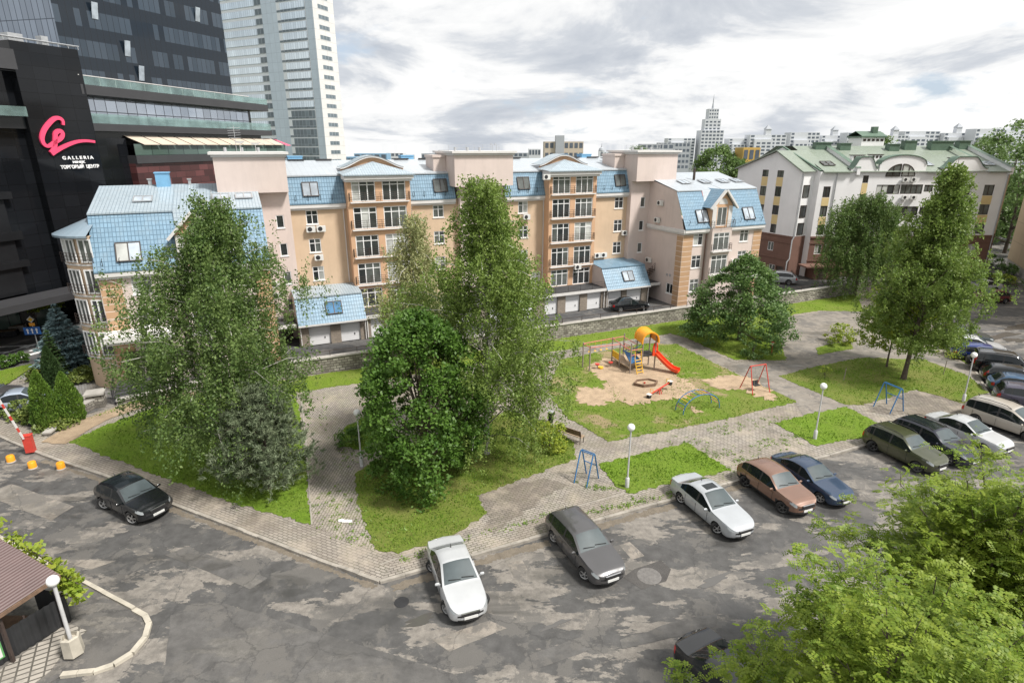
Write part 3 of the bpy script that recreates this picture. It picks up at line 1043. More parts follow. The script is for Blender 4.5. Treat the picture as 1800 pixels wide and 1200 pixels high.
pt(mb, 'ridge_vent', 'black_metal')


def slope_frame(s, y0, z0, y1, z1, t, lift=0.05):
    L = math.hypot(y1 - y0, z1 - z0)
    V = Vector((0, (y1 - y0) / L, (z1 - z0) / L))
    N = Vector((1, 0, 0)).cross(V)
    return Vector((s, y0, z0)) + V * (t * L) + N * lift, V


def skylight(s, w_, y0, z0, y1, z1, t, h, pick=(3,), cols=2, fm='brown_frame'):
    O, V = slope_frame(s, y0, z0, y1, z1, t)
    k = MB(); k.obox(O - V * 0.02 - Vector((0.05, 0, 0)), X1, V, Vector((1, 0, 0)).cross(V), w_ + 0.1, h + 0.04, 0.02)
    wn_ = window(apt, O, X1, V, 0, 0, w_, h, cols, (), fm, pick, depth=-0.022, name='roof_window', fw=0.065, off=off)
    return wn_


for s in (5.6, 17.75, 26.8, 38.85):
    skylight(s, 1.4, MY0, EAVE + .1, MY1, BRK, 0.24, 1.3, (3, 1, 1))

# projecting glazed bays
for bi, (b0, b1) in enumerate(((9.28, 15.1), (29.9, 35.7))):
    fl = [(2.75, 1.85), (5.0, 2.0), (7.6, 2.0), (10.18, 1.98), (12.66, 1.98)]
    xs = ((0.4, 2.15), (3.18, 2.2))
    hs = [(x, z - 2.5, w_, h_) for z, h_ in fl for x, w_ in xs]
    mb = MB()
    wall(mb, (b0, 55.3, 2.5), X1, Z1, b1 - b0, 12.25, hs, 0.16)
    mb.quad((b0, 56.498, 2.5), (b0, 55.3, 2.5), (b0, 55.3, 14.75), (b0, 56.498, 14.75)); mb.quad((b1, 55.3, 2.5), (b1, 56.498, 2.5), (b1, 56.498, 14.75), (b1, 55.3, 14.75))
    pt(mb, 'bay_wall', 'orange')
    for z, h_ in fl:
        for x, w_ in xs:
            window(apt, (b0, 55.3, 0), X1, Z1, x, z, w_, h_, 3, (0.74,), off=off, pick=(0, 0, 1, 1, 2), depth=0.12, name='french_window', fw=0.085)
        if z > 3:
            railing(apt, [(b0 + 0.15, 55.28, z + 0.05), (b0 + 0.15, 55.06, z + 0.05), (b1 - 0.15, 55.06, z + 0.05), (b1 - 0.15, 55.28, z + 0.05)], 0.75, 4, 1.35, 0.026, 'iron', off=off)
            sl = MB(); sl.box(b0 + 0.2, b1 - 0.2, 55.0, 55.297, z - 0.12, z - 0.03); pt(sl, 'balcony_slab', 'white_trim')
    ent = MB(); ent.box(b0 - 0.25, b1 + 0.25, 54.8, 56.4, 14.62, 15.02); ent.box(b0 - 0.1, b1 + 0.1, 54.95, 56.4, 14.4, 14.618); pt(ent, 'cornice', 'white_trim')
    rf = MB()
    ap = ((b0 + b1) / 2, 57.4, 16.1)
    e = [(b0 - 0.4, 54.7, 15.03), (b1 + 0.4, 54.7, 15.03), (b1 + 0.4, 57.3, 15.2), (b0 - 0.4, 57.3, 15.2)]
    md = ((b0 + b1) / 2, 54.7, 15.03)
    rf.tri(e[0], md, ap); rf.tri(md, e[1], ap); rf.tri(e[1], e[2], ap); rf.tri(e[3], e[0], ap)
    rf.box(b0 - 0.4, b1 + 0.4, 54.66, 54.7, 14.93, 15.05)
    pt(rf, 'bay_roof', 'blue_sheet')
    # curved pediment behind the little roof
    n = 20
    cx, hw = (b0 + b1) / 2, (b1 - b0) / 2 + 0.05
    arc = []
    for k in range(n + 1):
        u = -1 + 2 * k / n
        arc.append((cx + hw * u, 15.45 + 1.0 * (0.5 + 0.5 * math.cos(PI * u)) ** 0.8))
    pd = MB()
    pd.face([(x, 57.6, z) for x, z in arc] + [(arc[-1][0], 57.6, 15.2), (arc[0][0], 57.6, 15.2)][::1])
    pd.f[-1] = pd.f[-1][::-1]
    pt(pd, 'pediment', 'orange')
    cp = MB()
    for k in range(n):
        (xa, za), (xb, zb) = arc[k], arc[k + 1]
        cp.quad((xa, 57.35, za), (xb, 57.35, zb), (xb, 57.35, zb + 0.16), (xa, 57.35, za + 0.16))
        cp.quad((xa, 57.35, za + 0.16), (xb, 57.35, zb + 0.16), (xb, 59.5, zb + 0.16), (xa, 59.5, za + 0.16))
        cp.quad((xa, 57.6, za), (xb, 57.6, zb), (xb, 57.35, zb), (xa, 57.35, za))
    pt(cp, 'pediment_cap', 'white_trim', 40)
    ln = MB()
    for k in range(n):
        (xa, za), (xb, zb) = arc[k], arc[k + 1]
        ln.quad((xa, 57.3, za + 0.163), (xb, 57.3, zb + 0.163), (xb, 59.5, zb + 0.2), (xa, 59.5, za + 0.2))
    pt(ln, 'pediment_flashing', 'blue_sheet', 40)

# lift towers
for (s0, s1, c0, c1, hs) in ((-1.15, 4.34, 1.82, 4.36, [(3.09, 10.61), (3.12, 8.14), (3.15, 5.59), (3.18, 3.1)]), (19.45, 25.6, 20.2, 24.8, [(21.2, 10.6), (21.2, 8.1), (21.2, 5.6)]), (40.66, 46.15, 40.65, 43.2, [(42.0, 10.82), (42.0, 8.19), (42.0, 5.64)])):
    mb = MB()
    wall(mb, (c0, 55.8, 0.3), X1, Z1, c1 - c0, 13.4, [(a - c0, b - 0.3, 0.64, 1.12) for a, b in hs])
    mb.quad((c0, 57.5, 0.3), (c0, 55.8, 0.3), (c0, 55.8, 13.7), (c0, 57.5, 13.7)); mb.quad((c1, 55.8, 0.3), (c1, 57.5, 0.3), (c1, 57.5, 13.7), (c1, 55.8, 13.7))
    pt(mb, 'lift_shaft', 'pink')
    for a, b in hs: window(apt, (0, 55.8, 0), X1, Z1, a, b, 0.64, 1.12, 1, (), off=off, sill=0.08, pick=(0, 1))
    mb = MB(); mb.box(s0, s1, 55.0, 60.5, 13.72, 16.6); pt(mb, 'lift_housing', 'pink')
    mb = MB(); mb.box(s0 - 0.12, s1 + 0.12, 54.88, 60.62, 16.602, 16.8); mb.box(s0 - 0.3, s1 + 0.3, 54.7, 60.8, 16.802, 17.0); pt(mb, 'cornice', 'white_trim')
    mb = MB()
    for q in range(3): mb.tube([(s0 + 1 + q * 1.3, 57.5, 17.0), (s0 + 1 + q * 1.3, 57.5, 17.35)], 0.13, 8)
    pt(mb, 'roof_vent', 'grey_metal')
    if s0 > 10:
        railing(apt, [(s0 + 0.5, 58, 17.0), (s1 - 0.2, 58, 17.0)], 0.55, 2, 0.9, 0.02, 'grey_metal', 'roof_railing', off)
        mb = MB()
        for q in (0, 0.45):
            mb.tube([(s1 - 1.7 + q, 56.2, 16.8), (s1 - 1.7 + q, 56.2, 17.55), (s1 - 1.7 + q, 56.5, 17.75), (s1 - 1.7 + q, 56.8, 17.5)], 0.022, 6)
        pt(mb, 'roof_ladder', 'grey_metal')
        bx = MB(); bx.box(s0 - 1.3, s0 - 0.02, 57.5, 60, 14.5, 16.4); bx.box(s0 - 1.4, s0 - 0.02, 57.4, 60.1, 16.402, 16.62); pt(bx, 'stair_head', 'pink')
    else:
        mb = MB()
        for q, (a, zz_) in enumerate(((2.2, 0.62), (3.4, 0.5))):
            mb.tube([(s0 + a, 57, 17), (s0 + a, 57, 17 + zz_)], 0.03, 6)
            mb.lathe([(0.0, 0.02), (0.3, 0.1), (0.42, 0.24)], 14, (s0 + a, 56.9, 17 + zz_))
        pt(mb, 'satellite_dish', 'ac_white', 40)
        mb = MB()
        mb.tube([(s0 + 1.9, 58, 17), (s0 + 1.9, 58, 19.1)], 0.025, 6)
        for q in range(5): mb.tube([(s0 + 1.4, 58, 18.1 + q * 0.2), (s0 + 2.4, 58, 18.15 + q * 0.2)], 0.012, 5)
        pt(mb, 'aerial', 'grey_metal')

# garage wings with their own blue mansards
for s0, s1, sk in ((3.6, 9.5, (4,)), (35.6, 41.4, (3,))):
    mansard(s0, s1, 52.05, 2.55, 53.5, 4.72, 56.48, 5.05, 'blue_sheet' if s0 < 10 else 'blue_tile', False, cornice=False)
    mb = MB()
    for s in (s0 + 0.02, s1 - 0.02):
        mb.face([(s, 56.49, 2.5), (s, 52.2, 2.5), (s, 53.5, 4.7), (s, 56.49, 5.02)] if s == s0 + 0.02 else [(s, 52.2, 2.5), (s, 56.49, 2.5), (s, 56.49, 5.02), (s, 53.5, 4.7)])
    pt(mb, 'gable_wall', 'pink')
    skylight((6.1 if s0 < 10 else 38.0), 1.45, 52.05, 2.55, 53.5, 4.72, 0.3, 1.2, sk)
    g = MB(); g.box(s0, s1, 51.98, 52.048, 2.42, 2.56); pt(g, 'gutter', 'white_trim')
    pipe(apt, [(s0 + 0.15, 52.0, 2.5), (s0 + 0.15, 52.3, 2.2), (s0 + 0.15, 52.38, 0.55)], off, 0.05)
    pipe(apt, [(s1 - 0.1, 52.0, 2.5), (s1 - 0.1, 52.3, 2.2), (s1 - 0.1, 52.38, 0.55)], off, 0.05)

# end wings
for wi, (s0, s1) in enumerate(((-9.55, 1.8), (43.2, 54.55))):
    c = (s0 + s1) / 2
    x_ = lambda a: a if wi == 1 else (s0 + s1) - a     # mirrored left wing
    hs = []
    for a, b, z in ((44.65, 45.95, 7.15), (44.65, 45.95, 4.66), (51.33, 52.63, 7.15), (51.33, 52.63, 4.7), (44.7, 45.95, 2.0), (51.4, 52.6, 2.0)):
        if wi == 0: a, b = (s0 + 54.55 - b), (s0 + 54.55 - a)
        hs.append((a - s0, z, b - a, 1.4))
    mb = MB(); wall(mb, (s0, 49.5, 0), X1, Z1, s1 - s0, 8.95, hs)
    # flanks following the roof
    for s, rev in ((s0, True), (s1, False)):
        prof = [(49.5, 0), (56.5, 0), (56.5, 13.9), (51.15, 12.85), (49.5, 8.95)]
        q = [(s, y, z) for y, z in prof]
        if s == s0 and wi == 1:
            wall(mb, (s, 55.8, 0), (0, -1, 0), Z1, 6.3, 8.95, [(55.8 - 51.62, 1.65, 1.2, 1.15)])
            mb.face([(s, 55.8, 8.95), (s, 49.5, 8.95), (s, 51.15, 12.85), (s, 55.8, 13.85)])
        else:
            mb.face(q[::-1] if rev else q)
    pt(mb, 'wing_wall', 'pink')
    for h in hs: window(apt, (s0, 49.5, 0), X1, Z1, h[0], h[1], h[2], h[3], 2, (0.68,), off=off, sill=0.08)
    if wi == 1:
        window(apt, (s0, 55.8, 0), (0, -1, 0), Z1, 55.8 - 51.62, 1.65, 1.2, 1.15, 2, (), off=off, sill=0.08)
        cn = MB(); cn.box(s0 - 0.25, s0 - 0.003, 49.15, 55.6, 8.6, 8.97); cn.box(s0 - 0.12, s0 - 0.003, 49.3, 55.6, 8.42, 8.598); pt(cn, 'cornice', 'white_trim')
        for y, z in ((53.9, 11.2), (54.2, 9.3), (55.2, 4.6)): air_con(apt, (s0, 0, 0), (0, -1, 0), Z1, -y, z, off)
        for y in (51.0, 51.5): 
            v = MB(); v.box(s0 - 0.04, s0 - 0.002, y, y + 0.22, 3.6, 3.85); pt(v, 'wall_vent', 'grey_metal')
    # quoins
    qn = MB()
    qn.rect((s0 - 0.03, 49.46, 0), X1, Z1, 1.35, 8.35); qn.rect((s1 - 1.2, 49.46, 0), X1, Z1, 1.23, 8.35)
    qn.rect((s0 - 0.03, 50.5, 0), (0, -1, 0), Z1, 1.04, 8.35)
    qn.rect((s0 - 0.03, 49.46, 8.35), X1, Y1, 1.35, 0.05); qn.rect((s0 + 1.32, 49.46, 0), Y1, Z1, 0.04, 8.35); qn.rect((s1 - 1.2, 49.5, 0), (0, -1, 0), Z1, 0.04, 8.35)
    pt(qn, 'quoin', 'quoin')
    # roof, split round the dormer
    d0, d1 = (46.2, 49.6) if wi == 1 else (s0 + 54.55 - 49.6, s0 + 54.55 - 46.2)
    for a, b in ((s0 - 0.1, d0 + 0.3), (d1 - 0.3, s1 + 0.1)):
        mansard(a, b, 49.1, 9.05, 51.12, 12.9, 57.6, 14.45, 'blue_sheet' if wi == 0 else 'pale_sheet', True)
    mb = MB(); mb.quad((d0 + .3, 51.0, 12.9), (d1 - .3, 51.0, 12.9), (d1 - .3, 57.6, 14.45), (d0 + .3, 57.6, 14.45))
    mb.quad((s1 + .1, 57.6, 14.45), (s0 - .1, 57.6, 14.45), (s0 - .1, 64, 9), (s1 + .1, 64, 9))
    mb.quad((d0 + .3, 50.5, 11.7), (d1 - .3, 50.5, 11.7), (d1 - .3, 51.0, 12.9), (d0 + .3, 51.0, 12.9))
    pt(mb, 'upper_roof', 'blue_sheet' if wi == 0 else 'pale_sheet')
    for a in (44.9, 51.6):
        a2 = a if wi == 1 else s0 + 54.55 - a - 1.6
        skylight(a2, 1.6, 49.1, 9.05, 51.12, 12.9, 0.14, 1.45, (3,) if wi else (2, 3))
    for a in ((45.5, 48.5, 51.2, 53.3) if wi else (-7.0, -1.6, 0.1)):
        L_ = math.hypot(6.5, 1.55); V_ = Vector((0, 6.5 / L_, 1.55 / L_))
        window(apt, Vector((a, 53.0, 12.9 + 1.55 * (53.0 - 51.0) / 6.6 + 0.08)), X1, V_, 0, 0, 1.3, 1.3, 2, (), 'grey_metal', (3,), -0.02, 'roof_window', 0.08, off=off)
    # dormer with its balcony door, and the bay below
    y0 = 48.75
    db = MB()
    bw0, bw1 = d0 + 0.3, d1 - 0.3
    wall(db, (bw0, y0, 0.3), X1, Z1, bw1 - bw0, 8.7, [(0.25, 6.25, bw1 - bw0 - 0.5, 1.95), (0.25, 3.65, bw1 - bw0 - 0.5, 2.1)], 0.15)
    db.quad((bw0, 49.498, .3), (bw0, y0, .3), (bw0, y0, 9.0), (bw0, 49.498, 9.0)); db.quad((bw1, y0, .3), (bw1, 49.498, .3), (bw1, 49.498, 9.0), (bw1, y0, 9.0))
    pt(db, 'bay_wall', 'pink')
    for z, h_ in ((6.55, 1.95), (3.95, 2.1)):
        window(apt, (bw0, y0, 0), X1, Z1, 0.25, z, bw1 - bw0 - 0.5, h_, 3, (0.75,), off=off, name='french_window', pick=(0, 1, 1), fw=0.085)
        railing(apt, [(bw0 + .1, y0 - 0.02, z), (bw0 + .1, y0 - .3, z), (bw1 - .1, y0 - .3, z), (bw1 - .1, y0 - 0.02, z)], 0.75, 4, 1.3, 0.024, 'iron', off=off)
        sl = MB(); sl.box(bw0, bw1, y0 - 0.36, y0 - 0.003, z - 0.14, z - 0.02); pt(sl, 'balcony_slab', 'white_trim')
    railing(apt, [(bw0 - .1, y0 + 0.1, 9.05), (bw0 - .1, y0 - .25, 9.05), (bw1 + .1, y0 - .25, 9.05), (bw1 + .1, y0 + 0.1, 9.05)], 0.75, 4, 1.3, 0.024, 'iron', off=off)
    dm = MB()
    yd = 49.05
    apx = ((d0 + d1) / 2, 12.95)
    wall(dm, (bw0, yd, 9.0), X1, Z1, bw1 - bw0, 2.4, [(0.72, 0.18, 1.36, 2.0)], 0.12)
    dm.face([(bw0, yd, 11.4), (bw1, yd, 11.4), (apx[0], yd, apx[1] - 0.1)])
    dm.quad((bw0, 51.1, 9.0), (bw0, yd, 9.0), (bw0, yd, 11.4), (bw0, 51.1, 11.4)); dm.quad((bw1, yd, 9.0), (bw1, 51.1, 9.0), (bw1, 51.1, 11.4), (bw1, yd, 11.4))
    pt(dm, 'dormer', 'orange')
    for a in (bw0 + 0.02, bw1 - 0.57):
        q = MB(); q.box(a, a + 0.55, yd - 0.05, yd - 0.003, 9.02, 11.3); pt(q, 'dormer_pilaster', 'white_trim')
    window(apt, (bw0, yd, 9.0), X1, Z1, 0.72, 0.18, 1.36, 2.0, 2, (), off=off, name='balcony_door', pick=(0, 1, 2))
    tm = MB(); n = 12
    tm.face([(apx[0] + 0.62 * math.cos(PI * k / n), yd - 0.02, 11.5 + 0.62 * math.sin(PI * k / n)) for k in range(n + 1)][::-1])
    pt(tm, 'tympanum', 'white_trim')
    dr = MB()
    for sg in (-1, 1):
        e0 = (apx[0] + sg * 1.85, 11.15)
        for ya, yb, mm in ((yd - 0.35, 53.2, 0),):
            a, b, c_, d_ = (e0[0], ya, e0[1]), (apx[0], ya, apx[1] + 0.1), (apx[0], 52.0, apx[1] + 0.1), (e0[0], 50.6, e0[1])
            dr.quad(*((a, b, c_, d_) if sg < 0 else (b, a, d_, c_)))
    pt(dr, 'dormer_roof', 'blue_tile')
    fc_ = MB()
    for sg in (-1, 1):
        fc_.bar((apx[0] + sg * 1.85, yd - 0.3, 11.05), (apx[0] + sg * 0.08, yd - 0.3, apx[1]), 0.28, 0.2)
    pt(fc_, 'barge_board', 'white_trim')
    pipe(apt, [(d0 + 0.1, 49.4, 8.5), (d0 + 0.1, 49.4, 0.4)], off, 0.055, 'brown_wall')

for s, z in ((5.55, 10.05), (6.45, 10.05), (6.0, 7.45), (27.35, 10.1), (40.0, 10.1 - 2.4), (36.4, 5.35), (37.25, 5.35)): air_con(apt, (0, 56.5, 0), X1, Z1, s, z, off)
for s, z in ((33.0, 4.55), (28.9, 14.2)): air_con(apt, (0, 55.1, 0), X1, Z1, s, z, off)
for s, z in ((50.2, 5.0), (51.1, 5.0)): air_con(apt, (0, 49.5, 0), X1, Z1, s, z - 0.25, off)
for s, z in ((1.1, 4.6), (1.1, 5.6)): air_con(apt, (1.8, 55.0, 0), X1, Z1, s - 1, z, off)

# round corner bay at the left end
RC = (-9.0, 52.4); RR = 2.75
rb = MB()
ARC = (R(101.5), R(258.5))
rb.lathe([(RR, 0.0), (RR, 11.45)], 40, (RC[0], RC[1], 0), arc=ARC); pt(rb, 'round_bay', 'peach', 30)
rb = MB()
for z in (9.55, 7.28, 5.0, 2.55): rb.lathe([(RR + .01, z - .16), (RR + 0.07, z - .14), (RR + 0.07, z - 0.04), (RR + .01, z - .02)], 40, (RC[0], RC[1], 0))
pt(rb, 'string_course', 'white_trim', 30)
rb = MB(); rb.lathe([(RR + 0.45, 11.4), (RR + 0.45, 11.55), (1.2, 12.4), (0.62, 12.62)], 14, (RC[0], RC[1], 0), arc=(R(102), R(258))); pt(rb, 'round_roof', 'blue_sheet')
for z, h_ in ((9.65, 1.65), (7.4, 1.75), (5.15, 1.8), (2.7, 1.8)):
    for a0, a1 in ((-150, -124), (-119, -101)):
        am = R((a0 + a1) / 2); hw = R((a1 - a0) / 2)
        rr_ = RR / math.cos(hw) + 0.005
        wd = 2 * RR * math.tan(hw)
        cxy = Vector((RC[0] + rr_ * math.cos(am) * math.cos(hw), RC[1] + rr_ * math.sin(am) * math.cos(hw), z))
        N = Vector((math.cos(am), math.sin(am), 0)); U = Vector((-math.sin(am), math.cos(am), 0))
        cxy += N * (RR - rr_ * math.cos(hw) + 0.02)
        window(apt, cxy - U * (wd / 2), U, Z1, 0, 0, wd, h_, 3 if a0 < -130 else 2, (), off=off, depth=0.0, name='french_window', pick=(0, 1, 1, 2), fw=0.09)
    pts = [(RC[0] + (RR + 0.3) * math.cos(R(a)), RC[1] + (RR + 0.3) * math.sin(R(a)), z) for a in range(-155, -97, 6)]
    railing(apt, pts, 0.7, 3, 0.9, 0.024, 'iron', off=off)
cn = MB(); cn.box(-9.7, -5.2, 47.5, 49.45, 4.2, 4.62); cn.box(-9.55, -5.35, 47.65, 49.45, 4.0, 4.198); pt(cn, 'porch_canopy', 'white_trim')
cn = MB(); cn.box(-9.0, -8.1, 49.40, 49.455, 0.7, 2.9); pt(cn, 'door', 'door_dark')
cn = MB()
for k in range(5): cn.box(-9.7, -7.2, 46.6 + k * 0.35, 49.45, 0.05 + k * 0.14, 0.19 + k * 0.14)
pt(cn, 'steps', 'dark_deck')
for q in (-9.75, -7.15): railing(apt, [(q, 46.6, 0.2), (q, 48.2, 0.78)], 0.9, 3, 0.8, 0.03, 'black_metal', 'handrail', off, 0.15)
cn = MB(); cn.box(51.5, 54.3, 47.7, 49.45, 3.3, 3.6); cn.box(51.7, 54.1, 47.85, 49.45, 3.1, 3.298); pt(cn, 'porch_canopy', 'white_trim')
cn = MB(); cn.box(52.2, 53.2, 49.4, 49.455, 0.55, 2.7); pt(cn, 'door', 'door_dark')
# outside stairs beside the lift shafts
for sg, s0 in ((0, 1.9), (1, 41.5)):
    st = MB()
    st.box(s0, s0 + 1.6, 52.6, 55.7, 2.45, 2.62)
    pt(st, 'porch_roof', 'dark_deck')
    st = MB(); st.box(s0, s0 + 1.6, 52.5, 52.598, 2.35, 2.65); pt(st, 'porch_edge', 'white_trim')
    st = MB()
    for k in range(7): st.box(s0 + 0.15 + k * 0.2, s0 + 0.36 + k * 0.2, 53.6, 54.6, 2.66 + (6 - k) * 0.2 if sg == 0 else 2.66 + k * 0.2, 2.72 + ((6 - k) * 0.2 if sg == 0 else k * 0.2))
    pt(st, 'staircase', 'iron')
    railing(apt, [(s0 + .15, 53.6, 3.9 if sg == 0 else 2.7), (s0 + 1.5, 53.6, 2.7 if sg == 0 else 3.9)], 0.8, 3, .5, 0.03, 'iron', 'handrail', off)
    st = MB(); st.box(s0 + .5, s0 + 1.4, 55.72, 55.795, 0.5, 2.3); pt(st, 'door', 'door_dark')
# little things on the left wing roof
for s, y, zb, w_, hh, m in ((-5.6, 56.9, 14.25, 1.0, 1.1, 'blue_paint'), (-0.2, 57.2, 14.3, 0.35, 0.7, 'ac_white'), (-6.2, 57.4, 14.35, .25, .5, 'grey_metal'), (-3.3, 57.3, 14.35, .2, .45, 'grey_metal'), (1.2, 57.3, 14.3, .3, .6, 'grey_metal')):
    v = MB(); v.box(s, s + w_, y, y + w_, zb, zb + hh)
    v.box(s - .06, s + w_ + .06, y - .06, y + w_ + .06, zb + hh + .002, zb + hh + .09)
    pt(v, 'chimney', m)
v = MB(); v.box(48.3, 48.5, 54.5, 54.7, 13.6, 15.0); pt(v, 'chimney', 'brown_frame')
v = MB(); v.box(46.8, 48.4, 57.8, 58.9, 14.0, 15.2); pt(v, 'roof_box', 'blue_paint')
for s in (1.5 + 4, 17.2, 27.5, 29.3, 36.8, 40.2):
    v = MB(); v.box(s, s + 1.4, 66, 67.2, 14.4, 15.9 + 0.5); v.box(s - .05, s + 1.45, 65.95, 67.25, 16.402, 16.5); pt(v, 'roof_box', 'blue_paint')
# ------------------------------------------------------------------ white gabled building with green roofs
off = (0, 0, 0)
WB_AZ = R(3)
wb = thing('gabled_house', 'white gabled apartment house with green roofs and a brown ground storey', 'apartment building', (40.06, 78.86, 0), WB_AZ)


def pw(mb, name, m, smooth=None, parent=None):
    return mb.build(name, [M[k] for k in m] if isinstance(m, (tuple, list)) else M[m], parent or wb, smooth=smooth)


BZ, EV = 5.95, 14.28
# front: rectangular skin with holes, then shaped gables above the eaves
wins = [(0.7, 11.03, .97, 1.4), (0.7, 8.54, .97, 1.4), (0.7, 6.12, .97, 1.32), (5.78, 12.85, .77, .95), (5.78, 10.45, .77, .95), (5.78, 8.1, .77, .95),
        (7.85, 11.42, 3.2, 1.2), (11.15, 11.42, 3.0, 1.22), (14.35, 11.7, 1.2, .9), (7.85, 8.6, 3.2, 1.2), (11.15, 8.6, 3.0, 1.22), (14.35, 8.8, 1.2, .9),
        (22.62, 11.19, 1.42, 1.38), (22.62, 8.67, 1.4, 1.35), (22.62, 6.12, 1.42, 1.38), (17.2, 11.3, 1.2, 1.3), (19.6, 11.3, 1.2, 1.3), (17.2, 8.7, 1.2, 1.3), (19.6, 8.7, 1.2, 1.3)]
mb = MB()
wall(mb, (0, 0, BZ), X1, Z1, 25.6, EV - BZ, [(a, b - BZ, c, d) for a, b, c, d in wins], 0.16)
pw(mb, 'wall', 'white_wall')
for k, (a, b, c, d) in enumerate(wins):
    window(wb, (0, 0, 0), X1, Z1, a, b, c, d, 4 if c > 2 else 2, (), 'brown_frame', depth=0.12, fw=0.07, pick=(0, 0, 1, 1, 2))
yp = MB()
for x, w_, z0, z1 in ((0.7, .97, 9.96, 11.01), (0.7, .97, 7.46, 8.52), (5.78, .77, 11.42, 12.83), (5.78, .77, 9.07, 10.43), (22.62, 1.42, 10.04, 11.17), (22.62, 1.42, 7.52, 8.65)):
    yp.box(x, x + w_, -0.02, -0.003, z0, z1)
pw(yp, 'spandrel_panel', 'yellow_panel')
mb = MB()
bw = [(0.8, 3.55, 1.0, 1.3), (3.0, 3.55, 1.0, 1.3), (9, 3.3, 1.4, 1.5), (12, 3.3, 1.4, 1.5), (22.4, 3.3, 1.2, 1.4)]
wall(mb, (0, 0, -0.5), X1, Z1, 25.6, BZ + 0.5, [(a, b + 0.5, c, d) for a, b, c, d in bw], 0.16)
mb.box(-0.05, 25.65, -0.1, -0.003, BZ - 0.22, BZ); mb.box(-0.05, 25.65, -0.07, -0.003, 4.95, 5.1)
mb.box(-0.05, 25.65, -0.07, -0.003, 2.6, 2.75)
pw(mb, 'base_wall', 'brown_wall')
for a, b, c, d in bw: window(wb, (0, 0, 0), X1, Z1, a, b, c, d, 2, (), 'white_pvc', depth=0.12)


def shaped_gable(x0, x1, top, prof, y=0.0, thick=0.35):
    """prof(u) in 0..1 for u in -1..1"""
    n = 28
    pts = [(x0 + (x1 - x0) * k / n, EV + (top - EV) * prof(-1 + 2 * k / n)) for k in range(n + 1)]
    g = MB()
    g.face([(x0, y, EV)] + [(x1, y, EV)] + [(x, y, z) for x, z in reversed(pts)])
    g.face(([(x0, y + thick, EV)] + [(x1, y + thick, EV)] + [(x, y + thick, z) for x, z in reversed(pts)])[::-1])
    pw(g, 'gable_wall', 'white_wall')
    c = MB()
    for k in range(n):
        (xa, za), (xb, zb) = pts[k], pts[k + 1]
        c.quad((xa, y - 0.12, za + .06), (xb, y - 0.12, zb + .06), (xb, y + thick + .8, zb + .06), (xa, y + thick + .8, za + .06))
        c.quad((xa, y - 0.12, za - .05), (xb, y - 0.12, zb - .05), (xb, y - 0.12, zb + .06), (xa, y - 0.12, za + .06))
    pw(c, 'gable_coping', 'green_paint', 50)
    return pts


bell = lambda u: 1.0 if abs(u) < 0.33 else max(0.22, 0.22 + 0.78 * (0.5 + 0.5 * math.cos(PI * (abs(u) - 0.33) / 0.6))) if abs(u) < 0.93 else 0.22
shaped_gable(3.95, 7.62, 16.12, bell)
shaped_gable(7.75, 14.05, 16.35, lambda u: 0.42 + 0.58 * math.sqrt(max(0, 1 - u * u * 0.98)) if abs(u) < 1 else 0.42)
shaped_gable(16.3, 22.5, 16.13, bell)
# arched window pair
for sgn, a, b in ((-1, 8.72, 10.62), (1, 10.9, 12.7)):
    fr = MB(); pn = MB()
    n = 10
    zc, cx, rad = 13.7, (10.62 if sgn < 0 else 10.9), 1.85 if sgn < 0 else 1.75
    arcp = [(cx + sgn * rad * math.sin(PI / 2 * k / n), zc + 1.52 * math.cos(PI / 2 * k / n)) for k in range(n + 1)]
    poly = [(cx, zc)] + arcp
    face = [(x, -0.012, z) for x, z in poly]
    pn.face(face if sgn < 0 else face[::-1])
    for k in range(len(poly)):
        p, q = poly[k], poly[(k + 1) % len(poly)]
        fr.bar((p[0], -0.03, p[1]), (q[0], -0.03, q[1]), 0.1, 0.09)
    fr.bar((cx + sgn * rad * .5, -0.03, zc), (cx + sgn * rad * .5, -0.03, zc + 1.3), 0.08)
    f = fr.build('arched_window', M['brown_frame'], wb)
    pn.build('pane', M['glass_curtain'] if sgn > 0 else M['glass_mid'], f)
for x, z in ((11.0, 13.02), (12.1, 13.02), (11.4, 10.75), (12.6, 10.75)): air_con(wb, (0, 0, 0), X1, Z1, x, z)
# roofs
rf = MB()
rf.quad((0.35, -0.3, EV), (25.4, -0.3, EV), (25.4, 9, 17.45), (0.35, 9, 17.45))
rf.quad((25.4, 18, EV), (-2, 18, EV), (-2, 9, 17.45), (25.4, 9, 17.45))
for x0, x1 in ((0.1, 3.95), (14.1, 16.3), (22.5, 25.6)): rf.box(x0, x1, -0.4, -0.303, EV - 0.12, EV + 0.02)
pw(rf, 'roof', 'green_roof')
for x in (4.6, 25.35):
    pp = MB(); pp.quad((x, -0.35, 13.9), (x, -0.35, EV + 0.5), (x, 9, 17.95), (x, 9, 13.9)); pp.quad((x + .45, -0.35, EV + 0.5), (x + .45, -0.35, 13.9), (x + .45, 9, 13.9), (x + .45, 9, 17.95))
    pp.quad((x, -0.35, 13.9), (x + .45, -0.35, 13.9), (x + .45, -0.35, EV + .5), (x, -0.35, EV + .5))
    pw(pp, 'fire_wall', 'white_wall')
    pp = MB(); pp.quad((x - .1, -0.4, EV + 0.51), (x + .55, -0.4, EV + 0.51), (x + .55, 9, 17.97), (x - .1, 9, 17.97)); pw(pp, 'coping', 'green_paint')
pp = MB(); pp.quad((22.2, 1, 15.5), (22.2 + .45, 1, 15.5), (22.65, 9, 18.0), (22.2, 9, 18.0)); pp.box(22.25, 22.6, 1.2, 9, 14.5, 15.4); pw(pp, 'coping', 'green_paint')
